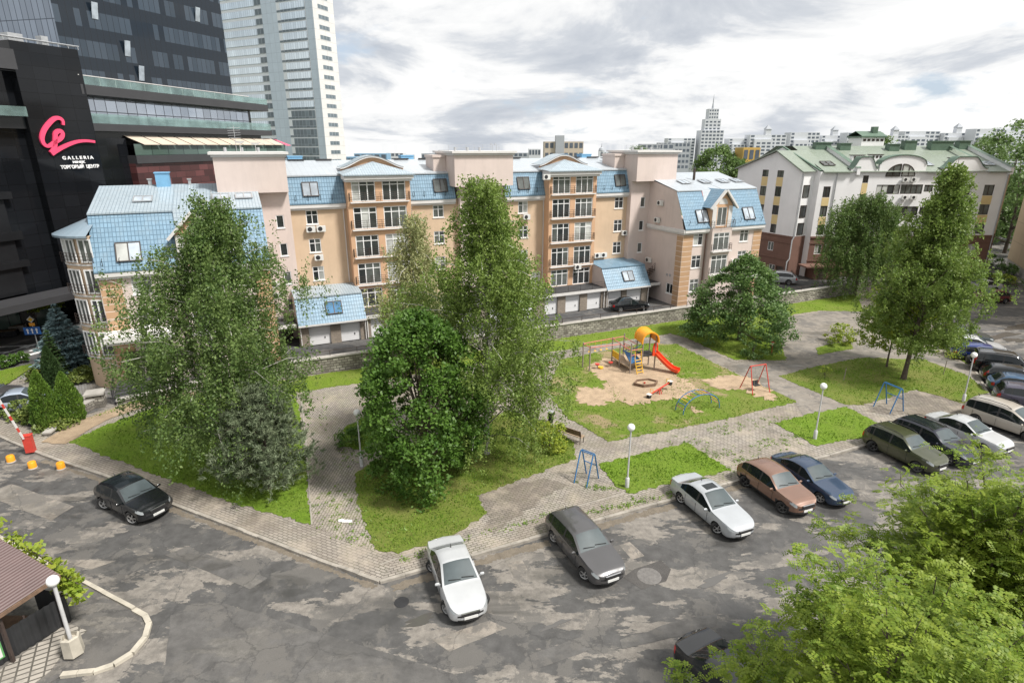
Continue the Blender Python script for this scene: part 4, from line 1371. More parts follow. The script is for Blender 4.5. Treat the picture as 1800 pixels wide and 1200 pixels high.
for x, y, w_, h_ in ((3.0, 7.5, 2.2, 1.0), (6.4, 7.2, 1.5, 1.0), (11.2 + 4.6, 7.3, 1.7, 1.3), (19.6, 7.2, 3.2, 1.3), (24.0, 7.6, 1.6, 1.2), (13.3, 6.9, 1.5, 1.0)):
    z0 = EV + (y + .3) / 9.3 * 3.17
    c = MB(); c.box(x, x + w_, y, y + 1.0, z0 - 0.1, z0 + h_ * .9); c.box(x - .1, x + w_ + .1, y - .1, y + 1.1, z0 + h_ * .9 + .002, z0 + h_); pw(c, 'chimney', 'green_paint')
for x, y in ((5.9, 3.2), (8.6, 3.4), (19.0, 2.2)):
    z0 = EV + (y + .3) / 9.3 * 3.17
    c = MB(); c.box(x, x + 1.6, y, y + .7, z0 - .2, z0 + 0.75); pw(c, 'vent_stack', 'white_wall')
    c = MB(); c.box(x - .1, x + 1.7, y - .1, y + .8, z0 + .752, z0 + .85)
    for q in range(3): c.box(x + .15 + q * .5, x + .45 + q * .5, y - .02, y - .003, z0 + .35, z0 + .65)
    pw(c, 'vent_cap', 'brown_frame')
L_ = math.hypot(9.3, 3.17); V_ = Vector((0, 9.3 / L_, 3.17 / L_))
for x, y, w_ in ((1.2, 1.6, 1.6), (14.6, 1.5, 1.7), (23.4, 1.6, 1.6)):
    z0 = EV + (y + .3) / 9.3 * 3.17
    window(wb, (x, y, z0 + .06), X1, V_, 0, 0, w_, 1.5, 2, (0.5,), 'grey_metal' if x > 3 else 'brown_frame', (3,) if x > 3 else (1,), -0.02, 'roof_window', .09)
# tall stair head through the roof
st = MB(); st.box(11.2, 14.6, 10.2, 13.5, 13, 18.6); pw(st, 'stair_tower', 'white_wall')
st = MB(); st.box(11.0, 14.8, 10.0, 13.7, 18.602, 18.8)
st.quad((11.0, 10, 18.8), (14.8, 10, 18.8), (14.8, 11.8, 19.5), (11, 11.8, 19.5)); st.quad((14.8, 13.7, 18.8), (11, 13.7, 18.8), (11, 11.8, 19.5), (14.8, 11.8, 19.5)); st.box(13.2, 13.9, 11, 11.7, 19.2, 20.1)
pw(st, 'stair_tower_roof', 'green_paint')
st = MB()
for q in range(5): st.box(11.4 + q * .65, 11.8 + q * .65, 10.17, 10.197, 18.1, 18.4)
pw(st, 'vent_slots', 'brown_frame')
# left gabled block, its flank square to the house next door
gA = AZ - WB_AZ
ca, sa = math.cos(gA), math.sin(gA)
Uf = Vector((ca, sa, 0)); Ub = Vector((-sa, ca, 0))       # along, back
ax, ay = -2.5, -0.08                                       # front corner of the gable (local)
A0 = Vector((ax, ay, 0))
up = Vector((0, 0, 1))
D = 11.0
gwin = []
for nlo, nhi, z, h in ((60.56, 61.61, 13.44, 1.27), (58.0, 59.07, 13.46, 1.34), (60.58, 61.65, 10.87, 1.28), (58.04, 59.07, 10.93, 1.32), (60.58, 61.58, 8.38, 1.29), (58.01, 59.09, 8.51, 1.24), (58.01, 58.99, 6.04, 1.19)):
    gwin.append((66.4 - nhi, z, nhi - nlo, h))
Ur = -Ub                                                   # right-hand direction seen from outside (from rear to front corner)
Og = A0 + Ub * D
mb = MB()
wall(mb, Og + up * BZ, Ur, up, D, 14.35 - BZ, [(a - (66.4 - 55.1 - D), b - BZ, c, min(d, 14.34 - b)) for a, b, c, d in gwin], 0.16)
pk = A0 + Ub * 4.3 + up * 16.75
mb.face([Og + up * 14.35, A0 + up * 14.35, pk])
mb.quad(A0 + up * BZ, A0 + Uf * 2.4 + up * BZ, A0 + Uf * 2.4 + up * 14.4, A0 + up * 14.4)
pw(mb, 'gable_wall', 'white_wall')
for a, b, c, d in gwin:
    window(wb, Og, Ur, up, a - (66.4 - 55.1 - D), b, c, min(d, 14.34 - b), 2, (), 'brown_frame', depth=0.12, pick=(0, 1))
yp = MB()
for nlo, nhi, z0, z1 in ((60.56, 61.6, 12.2, 13.42), (58.0, 59.07, 12.28, 13.44), (60.58, 61.6, 9.7, 10.85), (58.04, 59.07, 9.78, 10.91), (58.01, 59.0, 7.26, 8.49), (60.58, 61.58, 7.2, 8.36)):
    p = Og + Ur * (66.4 - nhi - (66.4 - 55.1 - D)) + up * z0 + Uf * -0.02
    yp.obox(p, Ur, up, Uf, nhi - nlo, z1 - z0, 0.017)
pw(yp, 'spandrel_panel', 'yellow_panel')
mb = MB()
bwin = [(61.21, 3.44, .7, 1.17), (59.03, 3.61, 1.0, 1.2), (58.31, .96, 1.0, .78)]
wall(mb, Og - up * .5, Ur, up, D, BZ + .5, [(66.4 - a - .3, b + .5, c, d) for a, b, c, d in bwin] + [(66.4 - 57.1 - .3, 1.0, 1.25, 1.2)], 0.16)
mb.quad(A0 - up * .5, A0 + Uf * 2.4 - up * .5, A0 + Uf * 2.4 + up * BZ, A0 + up * BZ)
for zb in (BZ - .2, 4.95, 2.7):
    mb.obox(Og + up * zb - Uf * 0.08, Ur, up, Uf, D, .16, .077)
pw(mb, 'base_wall', 'brown_wall')
for a, b, c, d in bwin: window(wb, Og, Ur, up, 66.4 - a - .3, b, c, d, 2, (), 'white_pvc', depth=0.12)
d_ = MB(); d_.rect(Og + Ur * (66.4 - 57.1 - .3) + up * .5 + Uf * .14, Ur, up, 1.25, 1.2); pw(d_, 'door', 'door_dark')
# green gable roof of that block and its white verge wall behind
rf = MB()
b0 = Og + up * 14.3 - Uf * .35 + Ub * .35; f0 = A0 + up * 14.3 - Uf * .35 - Ub * .35; p0 = pk - Uf * .35 + up * .12
Lg = 6.0
rf.quad(f0, f0 + Uf * (Lg), p0 + Uf * Lg, p0); rf.quad(b0 + Uf * Lg, b0, p0, p0 + Uf * Lg)
rf.bar(f0, p0, .12, .16); rf.bar(b0, p0, .12, .16)
pw(rf, 'roof', 'green_roof')
vw = MB()
V0 = Vector((0, 0, 0))
vp = V0 + Ub * 6.6 + up * 17.3
vw.face([V0 + Ub * 13 + up * BZ, V0 + up * BZ, V0 + up * 14.3, vp, V0 + Ub * 13 + up * 14.3])
vw.face([V0 + Ub * 13 + up * -0.5, V0 + up * -0.5, V0 + up * BZ, V0 + Ub * 13 + up * BZ])
wl = pw(vw, 'side_wall', 'white_wall')
vw = MB(); vw.bar(V0 + up * 14.4, vp + up * .1, .3, .14); vw.bar(vp + up * .1, V0 + Ub * 13 + up * 14.4, .3, .14); pw(vw, 'coping', 'green_paint')
for z in (11.0, 8.4, 6.1): window(wb, A0 + Uf * .6, Uf, up, 0, z, 1.1, 1.6, 1, (), 'brown_frame', depth=0.0, pick=(0, 1))
rr = MB(); rr.box(25.4, 26.9, 1.2, 12, -0.5, BZ); pw(rr, 'base_wall', 'brown_wall')
rr = MB(); rr.box(25.4, 26.9, 1.2, 12, BZ, 14.4); pw(rr, 'recess_wall', 'peach')
rr = MB(); rr.quad((25.4, .9, 14.4), (27.2, .9, 14.4), (27.2, 9, 17.0), (25.4, 9, 17.0)); pw(rr, 'roof', 'green_roof')
window(wb, (25.7, 1.2, 0), X1, Z1, 0, 9.6, .5, 3.2, 1, (.3, .6), 'brown_frame', depth=0.0); window(wb, (25.7, 1.2, 0), X1, Z1, 0, 6.2, .5, 2.8, 1, (.3, .6), 'brown_frame', depth=0.0)
rr = MB(); rr.box(4.0, 25.3, 1, 17, -0.5, 13.9); rr.box(-0.2, 4, 3, 17, -.5, 13.9); pw(rr, 'rear_wall', 'white_wall')
for x in (2.2, 25.45): pipe(wb, [(x, -.1, 14.1), (x, -.1, 2.9), (x - .1, -.1, .5)], (0, 0, 0), .07, 'grey_metal')
pipe(wb, [tuple(A0 + Uf * .15 - Ub * .12 + up * 14.0), tuple(A0 + Uf * .15 - Ub * .12 + up * 6.0), tuple(A0 - Uf * .2 - Ub * .15 + up * 5.5), tuple(A0 - Uf * .2 - Ub * .15 + up * 3.0), tuple(A0 - Uf * .6 - Ub * .15 + up * 2.6), tuple(A0 - Uf * .6 - Ub * .15 + up * .5)], (0, 0, 0), .08, 'grey_metal')
# porch at the front
pc = MB(); pc.box(-1.2, 3.6, -2.4, -0.11, 2.1, 2.3); pw(pc, 'porch_roof', 'brown_wall')
pc = MB(); pc.box(.2, 3.4, -2.2, -0.12, -.5, 2.09); pw(pc, 'porch_wall', 'brown_wall')
pc = MB(); pc.box(.6, 1.7, -2.25, -2.203, .5, 1.95); pw(pc, 'door', 'door_dark')

# ------------------------------------------------------------------ black shopping centre and tower
def frame(name, label, cat, P0, az):
    return thing(name, label, cat, (P0[0], P0[1], 0), R(az))


M['black_panel'] = mat_grid('black_glass_panel', (0.009, 0.010, 0.012), (0.002, 0.002, 0.002), 1.45, 1.1, 0.014, 0.07, 0.0, 0.05, 0.2)
M['black_facade'] = mat('black_facade', (0.012, 0.0125, 0.014), 0.25, 0.2, 0.4)
M['grey_soffit'] = mat('dark_grey_panel', (0.042, 0.042, 0.045), 0.45, 0.1, 0.4)
M['rail_glass'] = glass('balustrade_glass', (0.24, 0.33, 0.32), 0.04)  # base lightened to carry the reflection on the glass
_t = M['rail_glass'].node_tree
_a, _b = _t.nodes.new('ShaderNodeBsdfTransparent'), _t.nodes.new('ShaderNodeMixShader')
_a.inputs[0].default_value = (.82, .93, .91, 1)
_b.inputs[0].default_value = .6
_t.links.new(_t.nodes['Principled BSDF'].outputs[0], _b.inputs[1]); _t.links.new(_a.outputs[0], _b.inputs[2]); _t.links.new(_b.outputs[0], _t.nodes['Material Output'].inputs[0])
M['black_panel'].node_tree.nodes['Principled BSDF'].inputs['Specular IOR Level'].default_value = .28
M['curtain_wall'] = mat_grid('curtain_wall_glass', (0.50, 0.55, 0.62), (0.01, 0.01, 0.012), 1.35, 1.15, 0.05, 0.05, 0.0, 0.0, 0.2, metal=.75)
M['green_glass'] = mat_grid('greenish_glass', (0.10, 0.15, 0.13), (0.02, 0.03, 0.03), 2.4, 2.0, 0.06, 0.06, 0.0, 0.0, 0.4)
M['red_cladding'] = mat_grid('dark_red_cladding', (0.085, 0.03, 0.03), (0.02, 0.008, 0.008), 1.6, 0.7, 0.03, 0.45, 0.5, 0.3, 0.5)
M['awning'] = mat('awning_cloth', (0.48, 0.41, 0.33), 0.8, 0.06)
M['logo_pink'] = mat('sign_pink', (0.80, 0.07, 0.16), 0.4, 0.03)
M['logo_white'] = mat('sign_white', (0.85, 0.85, 0.85), 0.4, 0.02)

MALL = (-43.004, 53.154)
mall = frame('shopping_centre', 'black glass shopping centre with a pink emblem, terraces and tan awnings', 'shopping centre', MALL, 70.4)


def pm(mb, name, m, parent=None, smooth=None):
    return mb.build(name, [M[k] for k in m] if isinstance(m, (tuple, list)) else M[m], parent or mall, smooth=smooth)


s = MB(); s.rect((1.68, 0, 4.3), X1, Z1, 5.86, 21.65)
s.rect((7.54, 0, 0), Y1, Z1, 5, 25.95); s.rect((1.68, 5, 4.3), (0, -1, 0), Z1, 5, 21.65); s.rect((1.68, 0, 25.95), X1, Y1, 5.86, 5)
sgn_wall = pm(s, 'sign_tower', 'black_panel')
s = MB()
for y in (0.1, 0.5):
    s.tube([(0.4, y, 26.25), (7.8, y, 26.25)], 0.05, 6)
for k in range(9): s.tube([(0.5 + k * .9, 0.1, 25.95), (0.5 + k * .9, 0.1, 26.25), (0.5 + k * .9, .5, 26.25)], 0.03, 5)
s.box(2.4, 3.6, 1.0, 2.2, 25.95, 26.7); s.box(5.0, 5.6, .8, 1.5, 25.95, 26.8)
pm(s, 'roof_rail', 'grey_metal')


def ribbon(pts, w_, y=-0.16, th=0.14):
    """flat extruded brush stroke in the sign plane"""
    P_ = [Vector((p[0], 0, p[1])) for p in pts]
    # smooth with Catmull-Rom
    q = []
    for i in range(len(P_) - 1):
        p0, p1, p2, p3 = P_[max(i - 1, 0)], P_[i], P_[i + 1], P_[min(i + 2, len(P_) - 1)]
        for k in range(5):
            t = k / 5
            q.append(0.5 * ((2 * p1) + (p2 - p0) * t + (2 * p0 - 5 * p1 + 4 * p2 - p3) * t * t + (3 * p1 - p0 - 3 * p2 + p3) * t ** 3))
    q.append(P_[-1])
    mb = MB()
    Lr = []
    for i, p in enumerate(q):
        d = (q[min(i + 1, len(q) - 1)] - q[max(i - 1, 0)]).normalized()
        n_ = Vector((-d.z, 0, d.x))
        u = i / (len(q) - 1)
        ww = w_(u) / 2
        Lr.append((p + n_ * ww, p - n_ * ww))
    for i in range(len(q) - 1):
        a, b = Lr[i]; c, d = Lr[i + 1]
        Yv = Vector((0, y, 0)); Yb = Vector((0, y + th, 0))
        mb.quad(a + Yv, b + Yv, d + Yv, c + Yv); mb.quad(b + Yv, b + Yb, d + Yb, d + Yv); mb.quad(a + Yb, a + Yv, c + Yv, c + Yb)
    for e in (0, -1):
        a, b = Lr[e]; Yv = Vector((0, y, 0)); Yb = Vector((0, y + th, 0))
        mb.quad(a + Yv, a + Yb, b + Yb, b + Yv)
    return mb


k1 = [(4.56, 19.29), (4.58, 19.68), (4.3, 19.88), (3.89, 19.81), (3.31, 19.37), (2.79, 18.82), (2.45, 18.21), (2.42, 17.75), (2.62, 17.48), (2.97, 17.48), (3.48, 17.79), (4.04, 18.11), (4.27, 18.39), (4.29, 18.66), (4.04, 18.77), (3.7, 18.54), (3.55, 18.07), (3.36, 17.44), (2.94, 16.86)]
k2 = [(2.92, 16.78), (3.65, 17.17), (4.56, 17.56), (5.46, 17.84), (6.34, 17.93), (7.21, 17.85)]
e1 = pm(ribbon(k1, lambda u: 0.22 + 0.16 * math.sin(PI * min(1, u * 1.9)) if u < .5 else .30 + .08 * u, -0.20, .18), 'emblem', 'logo_pink')
pm(ribbon(k2, lambda u: 0.36 - 0.14 * u, -0.22, .2), 'emblem_stroke', 'logo_pink', e1)


def text(body, x, z, h, parent, m, wid=None, y=-0.06, name='lettering', ex=0.03, ux=(1, 0, 0), bold=0.0, rotz=0.0):
    cu = bpy.data.curves.new(name, 'FONT')
    cu.body = body
    cu.size = h * 1.38
    cu.extrude = ex
    cu.offset = bold
    cu.space_character = 1.0
    tmp = bpy.data.objects.new(name, cu)
    COL.objects.link(tmp)
    dg = bpy.context.evaluated_depsgraph_get()
    me = bpy.data.meshes.new_from_object(tmp.evaluated_get(dg))
    bpy.data.objects.remove(tmp)
    xs = [v.co.x for v in me.vertices]
    k = (wid / (max(xs) - min(xs))) if wid else 1
    mn = min(xs)
    for v in me.vertices:
        X, Y_, Z_ = v.co
        v.co = ((X - mn) * k, -Z_, Y_)
    me.name = name
    me.materials.clear(); me.materials.append(M[m])
    o = bpy.data.objects.new(name, me)
    link(o, parent)
    o.location = (x, y, z)
    o.rotation_euler = (0, 0, rotz)
    return o


text('G A L L E R I A', 3.85, 16.27, 0.29, mall, 'logo_white', 2.95, bold=0.012)
text('MINSK', 4.72, 15.92, 0.2, mall, 'logo_white', 1.2, bold=0.01)
text('ТОРГОВЫЙ  ЦЕНТР', 3.5, 15.45, 0.30, mall, 'logo_white', 3.68, bold=0.012)

# recessed front to the left of the sign tower
s = MB(); s.rect((-34, 0.9, 4.3), X1, Z1, 35.68, 19.3); s.quad((-34, 7, 4.3), (7.5, 7, 4.3), (7.5, 0.02, 4.3), (-34, 0.02, 4.3)); pm(s, 'glass_front', 'black_panel')
s = MB(); s.box(-34, 1.66, -.4, .88, 23.62, 25.2); pm(s, 'parapet', 'grey_soffit')
for z0, z1 in ((18.9, 19.9), (13.1, 13.7), (9.6, 10.3), (7.2, 7.75)):
    s = MB(); s.box(-34, (1.64 if z0 > 15 else -.9), .3, .88, z0, z1); pm(s, 'floor_band', 'black_facade')
s = MB(); s.box(-34, 1.62, -.3, -.27, 19.9, 20.7); pm(s, 'glass_balustrade', 'rail_glass')
s = MB(); s.rect((-34, .6, 4.8), X1, Z1, 32.5, 8.2); pm(s, 'stone_front', 'black_facade')
# canopy and ground floor
s = MB(); s.box(-34, 1.9, -3.4, -.4, 4.25, 4.85); pm(s, 'canopy', 'grey_soffit')
s = MB(); s.rect((-34, 6.5, 0), X1, Z1, 41.5, 4.3); pm(s, 'shop_window', 'green_glass')
for x in (-3.2, 0.6): 
    s = MB(); s.box(x, x + 1.1, 6.4, 6.49, 0.1, 2.4); pm(s, 'door', 'black_facade')
# terraces to the right, turned a little
POD = (Matrix.Translation((MALL[0], MALL[1], 0)) @ Matrix.Rotation(R(70.4), 4, 'Z')).inverted() @ Matrix.Translation((-40.5, 60.3, 0)) @ Matrix.Rotation(R(79.5), 4, 'Z')


def pp_(mb, name, m):
    mb.v = [tuple(POD @ Vector(v)) for v in mb.v]
    return mb.build(name, M[m], mall)


def band(x0, x1, y0, y1, z0, z1, name, m):
    b = MB(); b.box(x0, x1, y0, y1, z0, z1); return pp_(b, name, m)


band(-2, 29.2, 2.2, 26, 0, 22.1, 'core', 'black_facade')
b = MB(); b.rect((0, 2.0, 19.6), X1, Z1, 28.4, 2.5); pp_(b, 'curtain_wall', 'curtain_wall')
band(-.5, 30.3, 0, 3.4, 22.12, 23.0, 'terrace_slab', 'grey_soffit')
band(-.5, 30.3, .05, .08, 23.0, 23.75, 'glass_balustrade', 'rail_glass')
b = MB(); b.bar((-.5, .06, 23.8), (26, .06, 23.8), .07); 
for k in range(14): b.bar((k * 1.9, .1, 23.0), (k * 1.9, .1, 23.8), .05)
pp_(b, 'handrail', 'white_trim')
band(0, 30.5, 0, 2.0, 18.85, 19.55, 'terrace_slab', 'grey_soffit')
band(0, 30.5, .05, .08, 19.55, 20.45, 'glass_balustrade', 'rail_glass')
band(0, 28.6, .6, 2.1, 18.2, 18.84, 'soffit', 'black_facade')
for k in range(11):
    x0 = 4.9 + k * 2.45
    b = MB(); b.quad((x0, -.9, 17.62), (x0 + 2.25, -.9, 17.62), (x0 + 1.3, .55, 18.5), (x0 - .95, .55, 18.5))
    b.bar((x0, -.9, 17.6), (x0 + 2.25, -.9, 17.6), .07)
    pp_(b, 'awning', 'awning')
b = MB(); b.rect((3.8, -.6, 16.5), X1, Z1, 28.8, 1.15); pp_(b, 'terrace_glazing', 'green_glass')
b = MB(); b.rect((0.0, .4, 12), X1, Z1, 4, 6.2); pp_(b, 'glass_front', 'black_panel')
b = MB(); b.box(3.8, 32.7, -.65, 2.0, 15.7, 16.5); pp_(b, 'parapet', 'grey_soffit')
b = MB(); b.rect((3.8, -.4, 0), X1, Z1, 28.8, 15.7); b.rect((3.8, 2, 0), (0, -1, 0), Z1, 2.4, 15.7); b.rect((32.6, -.4, 0), Y1, Z1, 6, 15.7); pp_(b, 'cladding', 'red_cladding')
b = MB(); b.quad((32.4, -1.0, 17.5), (34.4, -.6, 17.5), (33.6, 1.2, 18.3), (32.0, .8, 18.4)); pp_(b, 'awning', 'logo_pink')
# tower above
t = NT('tower_glass')
uv = t.mapping(t.tc.outputs['UV'], (1, 1, 1), (0, 0, 0), (0, 0.3, 0))
sp = t.n.new('ShaderNodeSeparateXYZ'); t.lk(uv, sp.inputs[0])
row = t.math('FRACT', t.math('DIVIDE', sp.outputs['Y'], 3.35))
rowi = t.math('FLOOR', t.math('DIVIDE', sp.outputs['Y'], 3.35))
coli = t.math('FLOOR', t.math('DIVIDE', sp.outputs['X'], 0.82))
colf = t.math('FRACT', t.math('DIVIDE', sp.outputs['X'], 0.82))
cv = t.n.new('ShaderNodeCombineXYZ'); t.lk(coli, cv.inputs['X']); t.lk(rowi, cv.inputs['Y'])
wn_ = t.n.new('ShaderNodeTexWhiteNoise'); wn_.noise_dimensions = '2D'; t.lk(cv.outputs[0], wn_.inputs['Vector'])
iswin = t.math('LESS_THAN', row, 0.56)
pale_pane = t.math('MULTIPLY', iswin, t.math('GREATER_THAN', wn_.outputs['Value'], 0.38))  # window cells picked at random for the paler tone
edge = t.math('GREATER_THAN', colf, 0.93)
c = t.mix(pale_pane, (0.010, 0.016, 0.024), t.mix(wn_.outputs['Value'], (0.018, 0.029, 0.042), (0.05, 0.068, 0.09)))
c = t.mix(edge, c, (0.008, 0.01, 0.013))
t.set(Base_Color=c, Roughness=t.mix(iswin, (.16,) * 3, (.06,) * 3), Specular_IOR_Level=0.5)
t.bump(t.math('ADD', wn_.outputs['Value'], t.math('MULTIPLY', edge, -2.0)), 0.02, 0.02)
M['tower_glass'] = t.mat
M['tower_side'] = mat_grid('tower_side_glass', (0.24, 0.28, 0.34), (0.05, 0.06, 0.08), .82, 3.35, 0.05, 0.1, 0.0, 0.0, 0.12, metal=.6, nscale=0.2)  # paler than the front: reflected bright sky put into the base colour
tw = frame('office_tower', 'tall black glass tower rising behind the emblem wall at the left', 'tower', (-52.8, 75.8), 70.4)
b = MB(); b.rect((0, 0, 18), X1, Z1, 25.75, 52); b.rect((25.75, 0, 18), Y1, Z1, 20, 52); b.rect((0, 0, 70), X1, Y1, 25.75, 20); b.build('glass_front', M['tower_glass'], tw)
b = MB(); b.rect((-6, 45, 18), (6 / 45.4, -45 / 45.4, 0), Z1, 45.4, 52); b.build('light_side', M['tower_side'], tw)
for x, z in ((4.6, 32.2), (8.1, 28.9 - .4), (20.5, 34.6), (9.5, 29.0 - 3.3)):
    b = MB(); b.obox((x, -.03, z), X1, (0, -.97, -.22), (0, -.22, .97), .78, .05, 1.85); b.build('open_window', M['glass_sky'], tw)

# pale glass tower farther off
M['tower_band'] = mat_grid('pale_curtain_wall', (0.74, 0.83, 0.90), (0.42, 0.49, 0.55), 1.05, 9.0, 0.1, 0.1, 0.0, 0.0, 0.12, metal=.45, nscale=0.15)
M['tower_dark'] = mat_grid('dark_curtain_wall', (0.16, 0.205, 0.235), (0.3, 0.34, 0.38), 1.6, 9.0, 0.12, 0.1, 0.0, 0.0, 0.3)  # darker glazing than the pale bands
M['tower_spandrel'] = mat('tower_spandrel', (0.72, 0.76, 0.80), 0.5, 0.04, .2)
M['tower_grey'] = mat_grid('tower_grey_panel', (0.54, 0.63, 0.72), (0.36, 0.42, 0.5), 2.4, 2.98, 0.05, 0.5, 0.0, 0.0, 0.03)
M['tower_white'] = mat_grid('tower_white_panel', (0.66, 0.65, 0.64), (0.4, 0.4, 0.4), 5.6, 2.98, 0.05, 0.5, 0.0, 0.0, 0.02)
gt = frame('glass_tower', 'pale blue and white high-rise with bands of windows behind the black tower', 'tower', (-63.44, 210), 153)
ang = R(69 - 153)
Ur_ = Vector((math.cos(ang), math.sin(ang), 0))
HT = 92
b = MB(); b.rect((0, 0, -.5), Ur_, Z1, 10.8, HT); b.build('white_wall', M['tower_white'], gt)
# left-hand faces: local -y side is... built with the outside towards the viewer


def lface(x0, x1, y, z0, z1, name, m, parent=gt):
    b = MB(); b.rect((x1, y, z0), (-1, 0, 0), Z1, x1 - x0, z1 - z0)
    return b.build(name, M[m], parent)


lface(0, 3.1, 0, -.5, HT, 'corner_strip', 'tower_grey')
lface(15.9, 22.9, 0, -.5, HT, 'corner_strip', 'tower_grey')
lface(3.1, 15.9, 0.0, -.5, HT, 'spandrel_wall', 'tower_spandrel')
b = MB(); b.rect((22.9, -3, -.5), Y1, Z1, 3, HT); b.build('return_wall', M['tower_grey'], gt)
lface(22.9, 60, -3.0, -.5, HT, 'spandrel_wall', 'tower_spandrel')
for k in range(25):
    z = 15.0 + k * 2.98 - 2.98
    lface(3.3, 14.2, 0.12, z - .1, z + 1.85, 'window_band', 'tower_dark' if k < 6 else 'tower_band')
    lface(3.3, 15.8, .1, z - .75, z - .12, 'spandrel_band', 'tower_dark')
    lface(29.2, 60, -2.85, z, z + 2.0, 'window_band', 'tower_band')
    lface(23.0, 29.1, -2.8, z + .1, z + 1.9, 'window_band', 'tower_dark')
    b = MB(); nrm = Ur_.cross(Vector(Z1))
    b.rect(Ur_ * 2.6 + nrm * .05 + Vector((0, 0, z - .3)), Ur_, Z1, 5.2, 1.25)
    b.build('window', M['tower_dark'], gt)

# beige panel house cut by the right edge of the frame
pb = frame('panel_house', 'beige panel house with white balconies at the right edge', 'apartment building', (75.7, 88.8), math.degrees(math.atan2(-9.4, -4.96)))
M['beige'] = mat_grid('beige_panel', (0.55, 0.43, 0.28), (0.3, 0.24, 0.17), 6.0, 2.8, 0.03, 0.85, 0.0, 0.2, 0.03)
b = MB(); b.rect((0, 0, 1.2), X1, Z1, 40, 26); b.rect((0, 12, 1.2), (0, -1, 0), Z1, 12, 26); b.build('wall', M['beige'], pb)
b = MB(); b.rect((0.1, .05, -.5), X1, Z1, 40, 1.7); b.rect((0.1, 12, -.5), (0, -1, 0), Z1, 11.95, 1.7); b.build('plinth', M['conc'], pb)
for k in range(6):
    b = MB(); b.box(-1.2, -.02, 1.0, 4.0, 2.2 + k * 2.8, 3.3 + k * 2.8); b.build('balcony', M['white_trim'], pb)
    b = MB(); b.box(-1.1, -.02, 1.1, 3.9, 3.32 + k * 2.8, 4.9 + k * 2.8); b.build('balcony_glazing', M['glass_mid'], pb)

# ------------------------------------------------------------------ the city beyond
M['far_white'] = mat('far_white_wall', (0.56, 0.58, 0.61), 0.85, 0.05, 0.05)
M['far_glass'] = mat('far_window', (0.10, 0.12, 0.15), 0.4, 0.3, .3)
M['far_beige'] = mat('far_beige_wall', (0.50, 0.43, 0.35), 0.85, 0.05, 0.05)
M['far_grey'] = mat('far_grey_wall', (0.36, 0.38, 0.41), 0.85, 0.1, 0.05)
M['far_blue'] = mat('far_blue_wall', (0.20, 0.34, 0.48), 0.7, 0.1, 0.05)
M['far_yellow'] = mat('far_yellow_wall', (0.55, 0.36, 0.10), 0.8, 0.06, .1)
M['far_red'] = mat('far_red_roof', (0.30, 0.06, 0.05), 0.8, 0.1, .1)


def far_block(name, label, cat, px, D, wid, h, m='far_white', floors=9, bays=6, depth=14, group=None, turret=False, az=0.0, z0=-0.9, roof=None, step=0.0):
    """simple distant block; storeys with recessed window strips"""
    u = (px - 900) / 1028.0 / 1.05
    t = thing(name, label, cat, (u * D, D, z0), az, group)
    b = MB()
    fh = h / floors
    b.box(-wid / 2, wid / 2, 0, depth, -14, h)
    if step: b.box(-wid / 2 + wid * .1, -wid / 2 + wid * .6, -3, -.003, 0, h - step)
    b.build('wall', M[m], t)
    wv = MB()
    ww = wid / bays
    for f in range(floors):
        for k in range(bays):
            x = -wid / 2 + ww * (k + 0.16)
            y = -.05
            if step and wid * .1 <= x + wid / 2 <= wid * .6 - ww * .5:
                if f * fh + fh > h - step: continue
                y = -3.05
            wv.rect((x, y, f * fh + fh * .35), X1, Z1, ww * .68, fh * .52)
    wv.build('window_grid', M['far_glass'], t)
    if turret:
        q = MB(); q.box(-2.5, 2.5, 1, 6, h, h + 5); q.build('turret', M[m], t)
        q = MB()
        for a, b_ in (((-3, .5), (3, .5)), ((3, .5), (3, 6.5)), ((3, 6.5), (-3, 6.5)), ((-3, 6.5), (-3, .5))):
            q.tri((a[0], a[1], h + 5), (b_[0], b_[1], h + 5), (0, 3.5, h + 9))
        q.build('turret_roof', M['far_grey'], t)
    if roof:
        q = MB(); q.quad((-wid / 2 - .5, -.5, h), (wid / 2 + .5, -.5, h), (wid / 2 + .5, depth / 2, h + roof[1]), (-wid / 2 - .5, depth / 2, h + roof[1]))
        q.quad((wid / 2 + .5, depth + .5, h), (-wid / 2 - .5, depth + .5, h), (-wid / 2 - .5, depth / 2, h + roof[1]), (wid / 2 + .5, depth / 2, h + roof[1]))
        q.face([(-wid / 2, 0, h), (-wid / 2, depth / 2, h + roof[1]), (-wid / 2, depth, h)][::-1]); q.face([(wid / 2, 0, h), (wid / 2, depth / 2, h + roof[1]), (wid / 2, depth, h)])
        q.build('roof', M[roof[0]], t)
    return t


